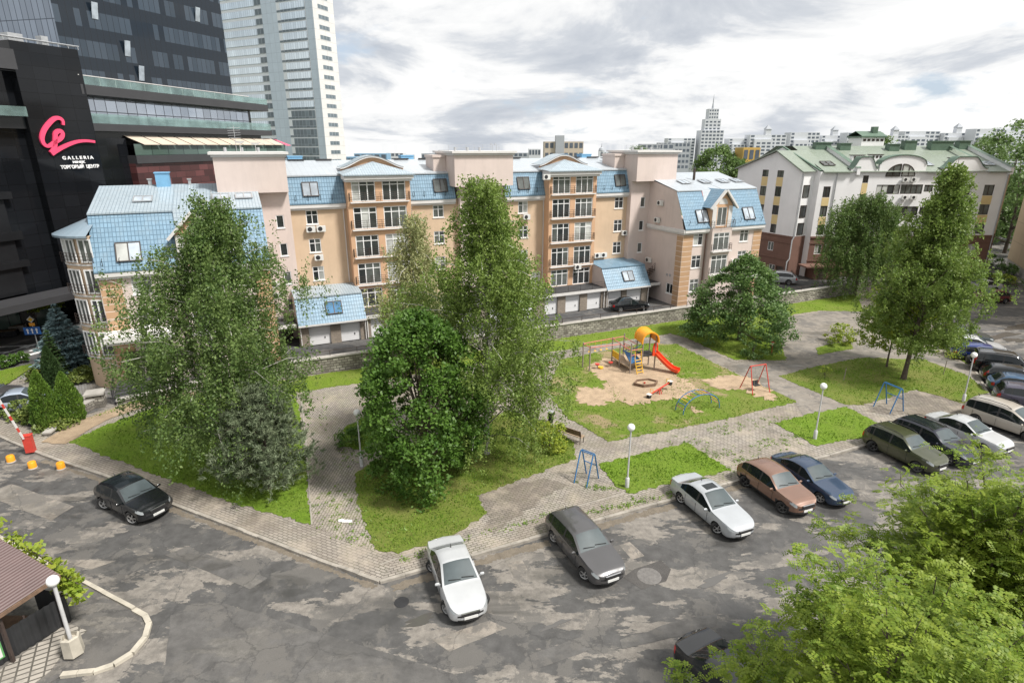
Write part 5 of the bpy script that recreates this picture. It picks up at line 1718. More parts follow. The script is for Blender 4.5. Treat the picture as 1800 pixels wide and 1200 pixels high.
px = 1196
k = 0
hs_ = (25, 28, 24, 27, 29, 26, 28, 25, 29, 27, 30, 28, 27, 30, 29, 33, 31, 30)
while px < 1835:
    wd = (26, 30, 24, 34, 28)[k % 5]
    if abs(px - 1250) > 22:
        far_block('terrace_block', 'white stepped apartment block in the long far row on the horizon', 'apartment building', px, 590 + 12 * math.sin(k * 1.7), wd, hs_[k % 18] + (px - 1196) * 0.006, floors=9, bays=7, group='white apartment blocks along the horizon', turret=(k % 2 == 1), step=(4, 7, 5)[k % 3])
    px += wd * 1.03 / 590 * 1028 * 1.05
    k += 1
sp_ = far_block('spire_tower', 'stepped white high-rise with a spire, tallest on the far skyline', 'tower', 1249, 585, 21, 32, floors=10, bays=6, depth=16)
for w2, z0, h2 in ((15, 32, 10), (9, 42, 9)):
    q = MB(); q.box(-w2 / 2, w2 / 2, 2, 12, z0, z0 + h2); q.build('upper_storeys', M['far_white'], sp_)
    q = MB()
    for f in range(int(h2 / 3)):
        for c_ in range(4): q.rect((-w2 / 2 + w2 * (c_ + .2) / 4, 1.95, z0 + f * 3 + .8), X1, Z1, w2 * .15, 1.4)
    q.build('window_grid', M['far_glass'], sp_)
q = MB(); q.tube([(0, 7, 51), (0, 7, 56), (0, 7, 64)], [1.2, .6, .08], 8); q.build('spire', M['far_grey'], sp_)
ob = far_block('office_block', 'beige office block with a tall grey slab over the roofs', 'office building', 991, 260, 16.4, 20, 'far_beige', 5, 8, 12)
q = MB(); q.box(-3.6, 0, -1, 4, 0, 22.4); q.build('slab_tower', M['far_grey'], ob)
ch = thing('church_tower', 'slim white church belfry with a dark dome on the skyline', 'church', ((1058 - 900) / 1028 / 1.05 * 320, 320, -.9))
q = MB(); q.box(-1.8, 1.8, 0, 3.6, -9, 12.5); q.box(-1.4, 1.4, .4, 3.2, 12.5, 15.6); q.build('belfry', M['far_white'], ch)
q = MB(); q.lathe([(1.6, 15.6), (1.6, 16.0), (1.2, 17.0), (.4, 17.6), (.15, 18.6), (.05, 19.6)], 12, (0, 1.8, 0)); q.build('dome', M['far_grey'], ch)
q = MB(); q.rect((-.6, .35, 13.2), X1, Z1, 1.2, 1.8); q.build('opening', M['far_glass'], ch)
for i, (px, D, wd, h, m, fl, lab) in enumerate((
        (616, 235, 4.6, 14.3, 'far_blue', 3, 'low blue house over the roof ridge beside the high-rise'),
        (651, 300, 16, 14.7, 'far_blue', 4, 'long blue-grey house on the skyline above the left arched pediment'),
        (694, 380, 10.5, 14.1, 'far_white', 5, 'white house with rows of small windows on the skyline'),
        (715, 420, 7.5, 12.4, 'far_grey', 4, 'grey house on the skyline right of the white one'),
        (757, 330, 10, 14.4, 'far_grey', 3, 'small grey house on the skyline left of the middle lift tower'),
        (780, 300, 5.5, 16.3, 'far_grey', 5, 'dark grey block half hidden by the middle lift tower'),
        (915, 420, 22, 13.7, 'far_grey', 4, 'grey house on the skyline right of the middle lift tower'),
        (940, 300, 5.8, 16.9, 'far_white', 4, 'white house left of the beige office block'),
        (1085, 380, 14, 14.5, 'far_white', 4, 'white house between the church and the right lift tower'),
        (1155, 380, 20, 19.3, 'far_grey', 5, 'grey house just above the right lift tower'),
        (1185, 480, 24, 20.5, 'far_grey', 5, 'grey block at the left end of the far white row'))):
    far_block('city_house', lab, 'building', px, D, wd, h, m, fl, max(4, int(wd / 3)), 10)
far_block('yellow_house', 'small yellow house rising behind the white gables', 'house', 1321, 130, 3.6, 18.0, 'far_yellow', 5, 3, 5)
far_block('green_roofed_house', 'low house with a pale green roof right of the yellow one', 'house', 1356, 128, 9, 13.6, 'far_white', 4, 5, 10, roof=('green_roof', 2.6))
far_block('red_roofed_shed', 'low shed with a red roof between the two apartment houses', 'shed', 1283, 96, 7, 10.6, 'far_white', 3, 4, 6, roof=('far_red', .7))
# ------------------------------------------------------------------ cars
def paint(name, col, metal=0.35, rough=0.28):
    t = NT(name)
    n = t.noise(t.tc.outputs['Object'], 1.2, 4)
    t.set(Base_Color=t.ramp(n, [(0.3, mul(col, .93)), (.7, mul(col, 1.05))]), Metallic=metal * .5, Roughness=rough + .04, Coat_Weight=0.9, Coat_Roughness=0.07)
    return t.mat


M['car_glass'] = glass('car_glass', (0.013, 0.017, 0.019), 0.05, 0.5)
M['windscreen'] = glass('windscreen_glass', (0.062, 0.078, 0.083), 0.34, 0.3)  # paler than the side glass: sky reflection put into the base colour
M['rubber'] = mat('tyre_rubber', (0.018, 0.018, 0.018), 0.85, 0.15)
M['rim'] = mat('alloy_rim', (0.48, 0.48, 0.48), 0.35, 0.06, metal=0.7)
M['rim_dark'] = mat('dark_rim', (0.10, 0.10, 0.10), 0.4, 0.06, metal=0.5)
M['black_trim'] = mat('black_trim', (0.022, 0.022, 0.023), 0.55, 0.1)
M['lamp_clear'] = glass('headlamp_glass', (0.27, 0.29, 0.30), 0.06, 0.8)
M['lamp_red'] = glass('tail_lamp_red', (0.42, 0.015, 0.015), 0.12, 0.6)
M['plate'] = mat('number_plate', (0.66, 0.66, 0.64), 0.5, 0.02)
M['chrome'] = mat('chrome', (0.6, 0.6, 0.6), 0.15, 0.02, metal=0.9)
_wheels = {}


def wheel_mesh(r, wd, dark):
    key = (round(r, 3), dark)
    if key in _wheels: return _wheels[key]
    ty = MB()
    ty.lathe([(r * .66, -wd / 2), (r * .9, -wd / 2), (r * .985, -wd * .38), (r, -wd * .2), (r, wd * .2), (r * .985, wd * .38), (r * .9, wd / 2), (r * .66, wd / 2), (r * .62, wd * .25), (r * .62, -wd * .25), (r * .66, -wd / 2)], 28)
    rm = MB()
    rm.lathe([(0.0, wd * .16), (r * .60, wd * .16), (r * .655, wd * .36), (r * .68, wd * .48), (r * .60, wd * .42), (r * .575, wd * .18)], 24)
    for k in range(5):
        a = 2 * PI * k / 5
        d = Vector((math.cos(a), math.sin(a), 0)); n_ = Vector((-d.y, d.x, 0))
        rm.obox(d * r * .1 - n_ * r * .075 + Vector((0, 0, wd * .2)), d, n_, Vector((0, 0, 1)), r * .54, r * .15, wd * .2)
    rm.lathe([(r * .17, wd * .2), (r * .17, wd * .42), (r * .1, wd * .45)], 12)
    dk = MB(); dk.lathe([(0.01, wd * .19), (r * .57, wd * .19)], 20)
    a = ty.build('wheel', M['rubber'], smooth=35)
    b = rm.build('rim', M['rim_dark' if dark else 'rim'], smooth=30)
    c = dk.build('brake_disc', M['black_trim'])
    _wheels[key] = (a.data, b.data, c.data)
    for o in (a, b, c): bpy.data.objects.remove(o)
    return _wheels[key]


def interp(pts, x):
    for i in range(len(pts) - 1):
        if x <= pts[i + 1][0]:
            (x0, y0), (x1, y1) = pts[i], pts[i + 1]
            if x1 == x0: return y1
            t = (x - x0) / (x1 - x0)
            return y0 + (y1 - y0) * t
    return pts[-1][1]


def smooth_interp(pts, x, r=0.09):
    return sum(interp(pts, x + d * r) for d in (-1, -.5, 0, .5, 1)) / 5


# side outlines: (fraction of length from tail, fraction of height)
TOPS = {
    'sedan': [(0, .60), (.015, .655), (.03, .675), (.155, .70), (.30, .955), (.38, 1.0), (.52, .985), (.705, .655), (.92, .575), (.975, .515), (1, .45)],
    'hatch': [(0, .56), (.02, .60), (.05, .645), (.16, .90), (.24, .975), (.36, 1.0), (.50, .985), (.705, .655), (.93, .58), (.98, .52), (1, .46)],
    'liftback': [(0, .58), (.02, .63), (.10, .665), (.27, .93), (.36, .99), (.44, 1.0), (.52, .98), (.695, .66), (.93, .56), (.975, .505), (1, .44)],
    'wagon': [(0, .50), (.015, .57), (.03, .64), (.10, .90), (.15, .955), (.3, .99), (.42, 1.0), (.54, .98), (.715, .66), (.92, .585), (.975, .525), (1, .46)],
    'suv': [(0, .50), (.012, .58), (.025, .64), (.085, .90), (.13, .955), (.28, .995), (.42, 1.0), (.56, .975), (.715, .675), (.92, .60), (.975, .53), (1, .46)],
    'box': [(0, .45), (.01, .60), (.02, .66), (.05, .93), (.08, .965), (.28, 1.0), (.5, .995), (.60, .97), (.73, .675), (.93, .61), (.98, .55), (1, .46)],
    'van': [(0, .46), (.012, .58), (.025, .62), (.075, .90), (.12, .95), (.3, 1.0), (.46, .995), (.58, .95), (.79, .635), (.93, .56), (.975, .505), (1, .44)],
    'crossover': [(0, .52), (.012, .60), (.04, .665), (.135, .90), (.19, .955), (.32, 1.0), (.44, .995), (.54, .97), (.71, .665), (.92, .61), (.975, .56), (1, .49)],
}
# windscreen / rear window limits along the top line and side glass limits
WIN = {'sedan': (.17, .30, .525, .695), 'hatch': (.05, .19, .51, .695), 'liftback': (.11, .29, .53, .69), 'wagon': (.035, .115, .55, .705), 'suv': (.03, .10, .57, .705),
       'box': (.022, .06, .605, .72), 'van': (.03, .09, .59, .78), 'crossover': (.045, .15, .55, .70)}
SIDE = {'sedan': (.21, .69), 'hatch': (.12, .69), 'liftback': (.19, .69), 'wagon': (.075, .70), 'suv': (.075, .70), 'box': (.05, .72), 'van': (.06, .765), 'crossover': (.11, .695)}


def car(name, label, pos, head, kind, L, Wd, Hh, wb, col, r=0.31, rear_over=None, cladding=False, rails=False, sunroof=False, dark_rim=False, metal=0.35, glass_roof=False, spare=False, group=None, z=0.0, black_pillar=True, hilux=None, light_roof=None, grille_h=1.0, tail='corner'):
    root = thing(name, label, 'car', (pos[0], pos[1], z), R(head), group)
    ro = rear_over if rear_over is not None else (L - wb) * 0.53
    xr, xf = ro, ro + wb
    top = TOPS[kind]
    g0, g1, g2, g3 = WIN[kind]
    sd0, sd1 = SIDE[kind]
    gc = 0.135 * Hh if kind not in ('suv', 'box', 'crossover') else 0.15 * Hh
    belt = [(0, .575), (.1, .625), (.5, .60), (.72, .585), (.93, .54), (1, .43)]
    if kind in ('suv', 'box', 'crossover'): belt = [(0, .52), (.05, .635), (.5, .61), (.72, .60), (.93, .565), (1, .46)]
    if kind == 'van': belt = [(0, .50), (.06, .57), (.5, .545), (.79, .52), (.93, .47), (1, .40)]
    hw = Wd / 2
    plan = [(0, .72), (.012, .85), (.04, .94), (.12, .985), (.3, 1), (.7, 1), (.86, .965), (.94, .90), (.975, .80), (.993, .66), (1, .60)]
    Ra = r * 1.16
    xs = set()
    n = 64
    for i in range(n + 1): xs.add(round(L * i / n, 4))
    for f_ in (.005, .012, .02, .03, .97, .98, .988, .995): xs.add(round(L * f_, 4))
    bp = (sd0 + sd1) / 2 + .03
    for f_ in (bp - .012, bp + .012, sd0, sd1, g0, g1, g2, g3, sd0 + .09, sd0 + .105): xs.add(round(L * f_, 4))
    for c in (xr, xf):
        for k in range(13): xs.add(round(c - Ra * math.cos(PI * k / 12), 4))
    xs = sorted(xs)
    xs = [xs[0]] + [b for a, b in zip(xs, xs[1:]) if b - a > 0.004]
    rings = []
    info = []
    for x in xs:
        f = x / L
        zt = smooth_interp(top, f, .012) * Hh
        zb = min(smooth_interp(belt, f, .01) * Hh, zt - .035)
        w_ = smooth_interp(plan, f, .006) * hw
        bot = gc + (0.10 * Hh * max(0, 1 - f / .07) if f < .07 else 0) + (0.055 * Hh * max(0, (f - .93) / .07) if f > .93 else 0)
        cab = max(0.0, min(1.0, (zt - zb - .05) / (Hh * .36)))
        wr = hw * (.72 if kind not in ('box', 'van') else .78)
        ymid = w_ * .93 + (wr - w_ * .93) * cab
        arch = 0
        for c in (xr, xf):
            if abs(x - c) < Ra: arch = max(arch, r + math.sqrt(Ra * Ra - (x - c) ** 2))
        y7 = w_ * .965
        pts = [(0, bot), (w_ * .80, bot), (w_ * .955, bot + .05), (w_, bot + (zb - bot) * .28), (w_ * 1.0, bot + (zb - bot) * .58), (w_ * .99, zb - .09 * (zb / .9)), (w_ * .955, zb),
               (ymid + (.035 * cab), zb + (zt - zb) * (.80 + .0 * cab)), (ymid * .90, zt - .02 - .015 * cab), (ymid * .55, zt - .003), (0, zt + .012)]
        if arch > 0:
            pts = [(y, max(zz_, min(arch, zb - .03 - .012 * (6 - j)))) if j < 6 else (y, zz_) for j, (y, zz_) in enumerate(pts)]
        rings.append([(x - L / 2, y, zz_) for y, zz_ in pts])
        info.append((f, cab))
    m_body, m_glass, m_ws, m_rw, m_hl, m_tl, m_trim, m_sun = range(8)
    parts = [MB() for _ in range(8)]
    nr = len(rings[0])
    for i in range(len(rings) - 1):
        f = (info[i][0] + info[i + 1][0]) / 2
        cab = min(info[i][1], info[i + 1][1])
        for j in range(nr - 1):
            k = m_body
            if j == 6 and cab > .10 and sd0 < f < sd1:
                k = m_glass
                if abs(f - bp) < .0125 or (sd0 + .09 < f < sd0 + .105 and kind in ('wagon', 'suv', 'van', 'crossover', 'box')): k = m_trim
            elif j >= 8 and g2 < f < g3: k = m_ws
            elif j >= 8 and g0 < f < g1: k = m_rw
            elif (j == 5 and .915 < f < .99) or (j == 6 and .935 < f < .984): k = m_hl
            elif j in (4, 5) and f < (.05 if tail != 'tall' else .03) and f > .003: k = m_tl
            elif j == 6 and tail == 'tall' and f < .06: k = m_tl
            elif j <= 2 and cladding: k = m_trim
            elif j <= 1: k = m_trim
            elif cladding and j == 3 and any(abs(f * L - c) < Ra * 1.08 for c in (xr, xf)): k = m_trim
            elif j >= 9 and sunroof and .40 < f < .50: k = m_sun
            elif j >= 8 and glass_roof and g1 + .02 < f < g2 - .02: k = m_sun
            a, b, c, d = rings[i][j], rings[i + 1][j], rings[i + 1][j + 1], rings[i][j + 1]
            for sgn in (1, -1):
                q = [(p[0], p[1] * sgn, p[2]) for p in (a, b, c, d)]
                if sgn < 0: q.reverse()
                parts[k].face(q[::-1] if True and sgn > 5 else q)
    # ends, bulged in the middle
    for e, sg in ((0, -1), (len(rings) - 1, 1)):
        rg = rings[e]
        for j in range(nr - 1):
            k = m_body
            if sg > 0 and j in (1, 2): k = m_trim
            if sg > 0 and j == 4: k = m_trim
            if sg < 0 and j in (0, 1): k = m_trim
            cols = [1, .6, .2, -.2, -.6, -1]
            for c0, c1 in zip(cols, cols[1:]):
                P0 = lambda c, jj: (rg[jj][0] + sg * .085 * (1 - c * c), rg[jj][1] * c, rg[jj][2])
                q = [P0(c0, j), P0(c1, j), P0(c1, j + 1), P0(c0, j + 1)]
                if sg < 0: q.reverse()
                parts[k].face(q[::-1])
    pm_ = M[col] if isinstance(col, str) else col
    body = parts[m_body]
    bo = body.build('body', pm_, root, smooth=38, weld=True)
    fixn(bo)
    for idx, nm, mm in ((m_glass, 'side_window', 'car_glass'), (m_ws, 'windscreen', 'windscreen'), (m_rw, 'rear_window', 'car_glass'), (m_trim, 'lower_trim', 'black_trim'), (m_sun, 'roof_glass', 'car_glass')):
        if parts[idx].f:
            o = parts[idx].build(nm, M[mm], root, smooth=40, weld=True); fixn(o)
    for idx, nm, mm in ((m_hl, 'headlight', 'lamp_clear'), (m_tl, 'tail_light', 'lamp_red')):
        for sgn in (1, -1):
            q = MB()
            for fc in parts[idx].f:
                pts = [parts[idx].v[v] for v in fc]
                if sum(p[1] for p in pts) * sgn > 0: q.face([(p[0] * 1.002, p[1] * 1.004, p[2]) for p in pts])
            if q.f:
                o = q.build(nm, M[mm], root, smooth=40, weld=True); fixn(o)
    # wheels
    wmeshes = wheel_mesh(r, .21, dark_rim)
    for x in (xr, xf):
        for sgn in (1, -1):
            wo = link(bpy.data.objects.new('wheel', wmeshes[0]), root)
            wo.location = (x - L / 2, sgn * (hw - .125), r)
            wo.rotation_euler = (-PI / 2 * sgn, 0, random.uniform(0, 1))
            ri = link(bpy.data.objects.new('rim', wmeshes[1]), wo)
            link(bpy.data.objects.new('brake_disc', wmeshes[2]), wo)
    # mirrors, plates, grille badge bar, handles
    xm = L * (g3 - .045) - L / 2
    zm = smooth_interp(belt, g3 - .05, .01) * Hh
    for sgn in (1, -1):
        q = MB()
        q.lathe([(0.01, -.10), (.055, -.08), (.075, 0), (.055, .08), (.01, .10)], 10)
        q.v = [(xm + v[0] * .8, sgn * (hw + .085) + v[2], zm + .07 + v[1]) for v in q.v]
        q.obox((xm - .03, sgn * (hw - .04), zm + .01), X1, (0, sgn, 0), Z1, .06, .1, .05)
        q.build('door_mirror', pm_, root, smooth=40)
    zf = Hh * .31
    q = MB(); q.box(L / 2 + .075, L / 2 + .1, -.27, .27, zf - .055, zf + .06); q.build('number_plate', M['plate'], root)
    zr = Hh * (.40 if kind != 'sedan' else .42)
    q = MB(); q.box(-L / 2 - .1, -L / 2 - .075, -.27, .27, zr - .055, zr + .06); q.build('number_plate', M['plate'], root)
    gz = smooth_interp(top, .985, .01) * Hh
    q = MB(); q.box(L / 2 + .03, L / 2 + .094, -.36, .36, gz - .17 * grille_h, gz - .05); q.build('grille', M['black_trim'], root)
    q = MB(); q.box(L / 2 + .05, L / 2 + .1, -.36, .36, gz - .047, gz - .03); q.build('grille_bar', M['chrome'], root)
    hd = MB()
    for fx in ((bp - .05), (sd1 - .24) if kind not in ('van',) else bp + .16):
        for sgn in (1, -1):
            zz_ = smooth_interp(belt, fx, .01) * Hh - .12
            hd.box(fx * L - L / 2 - .09, fx * L - L / 2 + .09, sgn * (hw * .995) - .012, sgn * (hw * .995) + .018, zz_, zz_ + .03)
    hd.build('door_handle', pm_, root)
    # door seams
    sm = MB()
    for fx in (sd0 + .10, bp, sd1 - .03):
        for sgn in (1, -1):
            z1_ = smooth_interp(belt, fx, .01) * Hh - .02
            sm.box(fx * L - L / 2 - .006, fx * L - L / 2 + .006, sgn * hw * 1.0 - .01, sgn * hw * 1.0 + .0025, gc + .12, z1_ - .08)
    sm.build('door_seam', M['black_trim'], root)
    # wipers
    wp = MB()
    xw = L * (g3 - .012) - L / 2
    zw = smooth_interp(top, g3 - .012, .012) * Hh + .02
    for y0, y1 in ((.55, .05), (0.0, -.5)):
        wp.bar((xw, y0 * hw / .85, zw), (xw - .05, y1 * hw / .85, zw + .05), .022)
    wp.build('wiper', M['black_trim'], root)
    if rails:
        rl = MB()
        for sgn in (1, -1):
            pts = []
            for k in range(9):
                f = g1 + .02 + (g2 - g1 - .05) * k / 8
                zz_ = smooth_interp(top, f, .012) * Hh
                pts.append((f * L - L / 2, sgn * hw * (.66 if kind != 'van' else .7), zz_ + (.05 if 0 < k < 8 else -.02)))
            rl.tube(pts, .022, 6)
        rl.build('roof_rail', M['black_trim' if rails == 1 else 'chrome'], root, smooth=40)
    an = MB(); fz = smooth_interp(top, g1 + .03, .012) * Hh
    an.tube([((g1 + .03) * L - L / 2, 0, fz), ((g1 + .01) * L - L / 2, 0, fz + .16)], [.03, .006], 6); an.build('aerial', M['black_trim'], root)
    if spare:
        q = MB(); q.lathe([(.0, -.13), (.30, -.13), (.345, -.06), (.345, .08), (.0, .08)], 24)
        q.v = [(-L / 2 - .16 + v[2], v[0], .82 + v[1]) for v in q.v]; q.build('spare_wheel', M['black_trim'], root, smooth=35)
        q = MB(); q.tube([(-L / 2, 0, .42), (-L / 2 - .28, 0, .42), (-L / 2 - .3, 0, .5)], .035, 8); q.build('tow_bar', M['black_trim'], root)
    return root


def fixn(o):
    bm = bmesh.new(); bm.from_mesh(o.data)
    bmesh.ops.recalc_face_normals(bm, faces=bm.faces)
    bm.to_mesh(o.data); bm.free()
    o.data.polygons.foreach_set('use_smooth', [True] * len(o.data.polygons))
    o.data.set_sharp_from_angle(angle=R(34))


PC = dict(
    black=paint('black_paint', (0.008, 0.009, 0.011), .2, .2), white=paint('white_paint', (0.41, 0.42, 0.43), .0, .3), grey=paint('grey_paint', (0.075, 0.073, 0.075), .5, .28),
    silver=paint('silver_paint', (0.42, 0.44, 0.46), .6, .28), copper=paint('copper_paint', (0.19, 0.105, 0.072), .45, .36), navy=paint('navy_paint', (0.028, 0.05, 0.095), .45, .25),
    olive=paint('olive_paint', (0.05, 0.055, 0.025), .45, .3), indigo=paint('dark_indigo_paint', (0.012, 0.014, 0.028), .35, .25), beige=paint('beige_paint', (0.42, 0.385, 0.335), .5, .3),
    blue=paint('blue_paint_car', (0.012, 0.03, 0.16), .4, .25), darkred=paint('dark_red_paint', (0.10, 0.012, 0.02), .4, .28), plum=paint('plum_paint', (0.06, 0.055, 0.085), .45, .28),
    teal=paint('teal_grey_paint', (0.05, 0.065, 0.07), .45, .28), midblue=paint('mid_blue_paint', (0.025, 0.075, 0.15), .4, .28))


def near_wheels(rear, front, side, Wd, L, wb, ro=None, z=0.0):
    """car centre and heading from two wheel contacts on one side (side=+1: its left)"""
    a, b = Vector(rear), Vector(front)
    d = (b - a).normalized()
    nl = Vector((-d.y, d.x))
    ro = ro if ro is not None else (L - wb) * 0.53
    m = (a + b) / 2
    c = m - nl * side * (Wd / 2 - .05) + d * (L / 2 - ro - wb / 2)
    return (c.x, c.y), math.degrees(math.atan2(d.y, d.x))


HD = -67.0


def by_rear(px, py, side, head, Wd, L, wb, z=0.0, ro=None):
    """from the visible rear wheel contact"""
    a = Vector(gp(px, py, z)); d = Vector((math.cos(R(head)), math.sin(R(head))))
    return near_wheels(a, a + d * wb, side, Wd, L, wb, ro, z)[0]


def by_front(px, py, side, head, Wd, L, wb, z=0.0, ro=None):
    b = Vector(gp(px, py, z)); d = Vector((math.cos(R(head)), math.sin(R(head))))
    return near_wheels(b - d * wb, b, side, Wd, L, wb, ro, z)[0]


# viewer sees the right-hand flank of the cars parked along the kerb (they face us): side = -1
car('parked_car', 'dark grey estate car parked nose-out beside the kerb, third from the left', by_rear(971.7, 953, -1, -65.5, 1.80, 4.58, 2.73), -65.5, 'wagon', 4.58, 1.80, 1.47, 2.70, PC['grey'])
car('parked_car', 'silver saloon with a dark sunroof parked nose-out by the kerb', by_rear(1195, 884, -1, -68, 1.75, 4.70, 2.70), -68, 'sedan', 4.70, 1.75, 1.46, 2.70, PC['silver'], sunroof=True)
car('parked_car', 'copper brown crossover with black wheel arch trim parked by the kerb', by_rear(1308, 855, -1, -69, 1.77, 4.17, 2.59), -69, 'crossover', 4.17, 1.77, 1.57, 2.59, PC['copper'], r=.33, cladding=True, dark_rim=True)
car('parked_car', 'old navy blue liftback parked right of the copper crossover', by_front(1439, 883.5, -1, -69, 1.72, 4.45, 2.67), -69, 'liftback', 4.45, 1.72, 1.40, 2.67, PC['navy'], r=.30)
car('parked_car', 'olive green off-roader parked nose-out by the kerb', by_rear(1531.5, 792.6, -1, -67, 1.82, 4.32, 2.67), -67, 'suv', 4.32, 1.82, 1.68, 2.67, PC['olive'], r=.345, rails=1, dark_rim=True)
car('parked_car', 'dark indigo crossover parked between the olive off-roader and a white saloon', by_rear(1583, 780, -1, -67, 1.84, 4.65, 2.70), -67, 'suv', 4.65, 1.84, 1.65, 2.70, PC['indigo'], r=.35, glass_roof=True, rails=1)
car('parked_car', 'white saloon parked beside the dark indigo crossover under the front trees', by_rear(1645, 763, -1, -66, 1.76, 4.55, 2.65), -66, 'sedan', 4.55, 1.76, 1.46, 2.65, PC['white'])
car('parked_car', 'beige minivan with roof rails parked at the corner of the lot', by_rear(1712.4, 743.4, -1, -62, 1.83, 4.75, 2.84), -62, 'van', 4.75, 1.83, 1.74, 2.84, PC['beige'], r=.32, rails=1)
car('parked_car', 'white saloon parked nose-out at the bend of the kerb, front left', near_wheels(gp(757, 1003), gp(784, 1082), -1, 1.70, 4.37, 2.57)[0], -70, 'sedan', 4.37, 1.70, 1.46, 2.57, PC['white'], r=.30)
car('parked_car', 'black coupe-like crossover standing alone on the left road', near_wheels(gp(186.7, 896), gp(229.5, 921), -1, 1.83, 4.3, 2.5)[0], -29.5, 'crossover', 4.2, 1.83, 1.55, 2.5, PC['black'], r=.36, glass_roof=True, cladding=True)
car('parked_car', 'black saloon at the bottom edge half under the front tree', by_rear(1212, 1202, -1, -62, 1.82, 4.7, 2.8), -62, 'sedan', 4.7, 1.82, 1.45, 2.8, PC['black'])
# row along the right-hand kerb, tails towards the park
def rr_(px, py, z=0.0): return gp(px, py, z)


def tail_at(px, py, head, L):
    a = Vector(gp(px, py, 0.45)); d = Vector((math.cos(R(head)), math.sin(R(head))))
    c = a + d * L / 2
    return (c.x, c.y)


def krow(t, L, head=-28):
    a = Vector(t) + Vector((math.cos(R(head)), math.sin(R(head)))) * (L / 2 + .05)
    return (a.x, a.y)


car('parked_car', 'plum grey crossover with chrome window line parked behind the beige minivan', krow((34.6, 38.7), 4.5, -30), -30, 'suv', 4.5, 1.84, 1.64, 2.65, PC['plum'], r=.34)
car('parked_car', 'small mid blue hatchback with a pale roof at the right edge', krow((35.9, 40.9), 4.0, -28), -28, 'hatch', 4.0, 1.7, 1.5, 2.5, PC['midblue'])
car('parked_car', 'black hatchback with tall red tail lights at the right edge', krow((36.9, 42.9), 4.3, -28), -28, 'wagon', 4.3, 1.78, 1.50, 2.6, PC['black'], tail='tall')
car('parked_car', 'black off-roader with a spare wheel on its tailgate', krow((37.7, 45.2), 4.6, -28), -28, 'box', 4.6, 1.84, 1.85, 2.75, PC['black'], r=.37, rails=2, spare=True, tail='tall')
car('parked_car', 'bright blue estate car parked behind the lamp post on the right', krow((38.2, 48.0), 4.75, -27), -27, 'wagon', 4.75, 1.84, 1.5, 2.76, PC['blue'], r=.32)
car('parked_car', 'white estate car parked between the blue estate and a grey saloon', krow((39.0, 50.4), 4.6, -26), -26, 'wagon', 4.6, 1.8, 1.5, 2.7, PC['white'])
car('parked_car', 'teal grey saloon parked at the far end of the right-hand row', krow((40.2, 53.3), 4.55, -26), -26, 'sedan', 4.55, 1.78, 1.46, 2.65, PC['teal'])
car('parked_car', 'dark red hatchback parked by the far kerb near the panel house', near_wheels(gp(1766.7, 534), gp(1726, 533), 1, 1.68, 4.0, 2.5)[0], 174, 'hatch', 4.0, 1.68, 1.5, 2.5, PC['darkred'])
car('parked_car', 'silver saloon parked next to the dark red hatchback', tail_at(1757, 505, 174, 4.5), 174, 'sedan', 4.5, 1.75, 1.45, 2.65, PC['silver'])
car('parked_car', 'white saloon seen through the right birch beyond the lot', tail_at(1712, 508, 174, 4.4), 174, 'sedan', 4.4, 1.75, 1.45, 2.6, PC['white'])
car('parked_car', 'dark saloon at the far end of the lot beside the garden bed', tail_at(1744, 495, 174, 4.4), 174, 'sedan', 4.4, 1.75, 1.45, 2.6, PC['indigo'])
# by the houses
p = gp(1371, 500, .5)
car('parked_car', 'silver grey crossover parked in front of the brown ground storey', (p[0], p[1] + 1.0), 157, 'crossover', 4.7, 1.85, 1.62, 2.8, PC['silver'], z=.5, r=.35)
p = loc2w(37.5, 50.6)
car('parked_car', 'black car parked in front of the white garage doors', p, math.degrees(AZ) - 14, 'sedan', 4.3, 1.75, 1.42, 2.6, PC['black'], z=.5)
p = loc2w(56.5, 51.2)
car('parked_car', 'dark car in the gap between the two apartment houses', p, math.degrees(AZ) + 80, 'suv', 4.4, 1.8, 1.6, 2.6, PC['indigo'], z=.5)
p = gp(47, 717)
car('parked_car', 'pale blue car half hidden by the junipers at the left', p, 24, 'sedan', 4.3, 1.72, 1.45, 2.55, paint('pale_blue_paint', (0.34, 0.39, 0.47), .5, .28), z=.0)
p = gp(-18, 707)
car('parked_car', 'dark car cut by the left edge of the frame', p, 15, 'hatch', 4.1, 1.72, 1.5, 2.5, PC['grey'], z=.0)
p = gp(1795, 985)
car('parked_car', 'white car glimpsed through the front trees at the right edge', p, -62, 'sedan', 4.5, 1.76, 1.46, 2.6, PC['white'])
# ------------------------------------------------------------------ walls, lamps and furniture of the yard
M['lamp_post'] = mat('lamp_post_paint', (0.50, 0.50, 0.50), 0.5, 0.1, 4)
t = NT('opal_globe'); t.set(Base_Color=(0.82, 0.82, 0.80), Roughness=0.25); M['globe'] = t.mat
M['play_red'] = mat('play_red', (0.50, 0.05, 0.035), 0.45, 0.12, 5)
M['play_pink'] = mat('faded_red', (0.55, 0.17, 0.15), 0.55, 0.15, 5)
M['play_orange'] = mat('play_orange', (0.80, 0.33, 0.02), 0.4, 0.06, 3)
M['slide_red'] = mat('slide_red', (0.72, 0.065, 0.02), 0.35, 0.06, 3)
M['play_yellow'] = mat('play_yellow', (0.72, 0.42, 0.03), 0.5, 0.1, 4)
M['play_blue'] = mat('play_blue', (0.025, 0.13, 0.30), 0.5, 0.2, 6)
M['play_green'] = mat('play_green', (0.10, 0.30, 0.10), 0.5, 0.1)
M['post_grey'] = mat('post_grey', (0.26, 0.215, 0.19), 0.6, 0.15, 4)
M['wood'] = mat('weathered_wood', (0.16, 0.10, 0.065), 0.75, 0.3, 4, 0.3, 30)
M['wood_pale'] = mat('pale_wood', (0.34, 0.25, 0.17), 0.75, 0.25, 4, 0.3, 30)

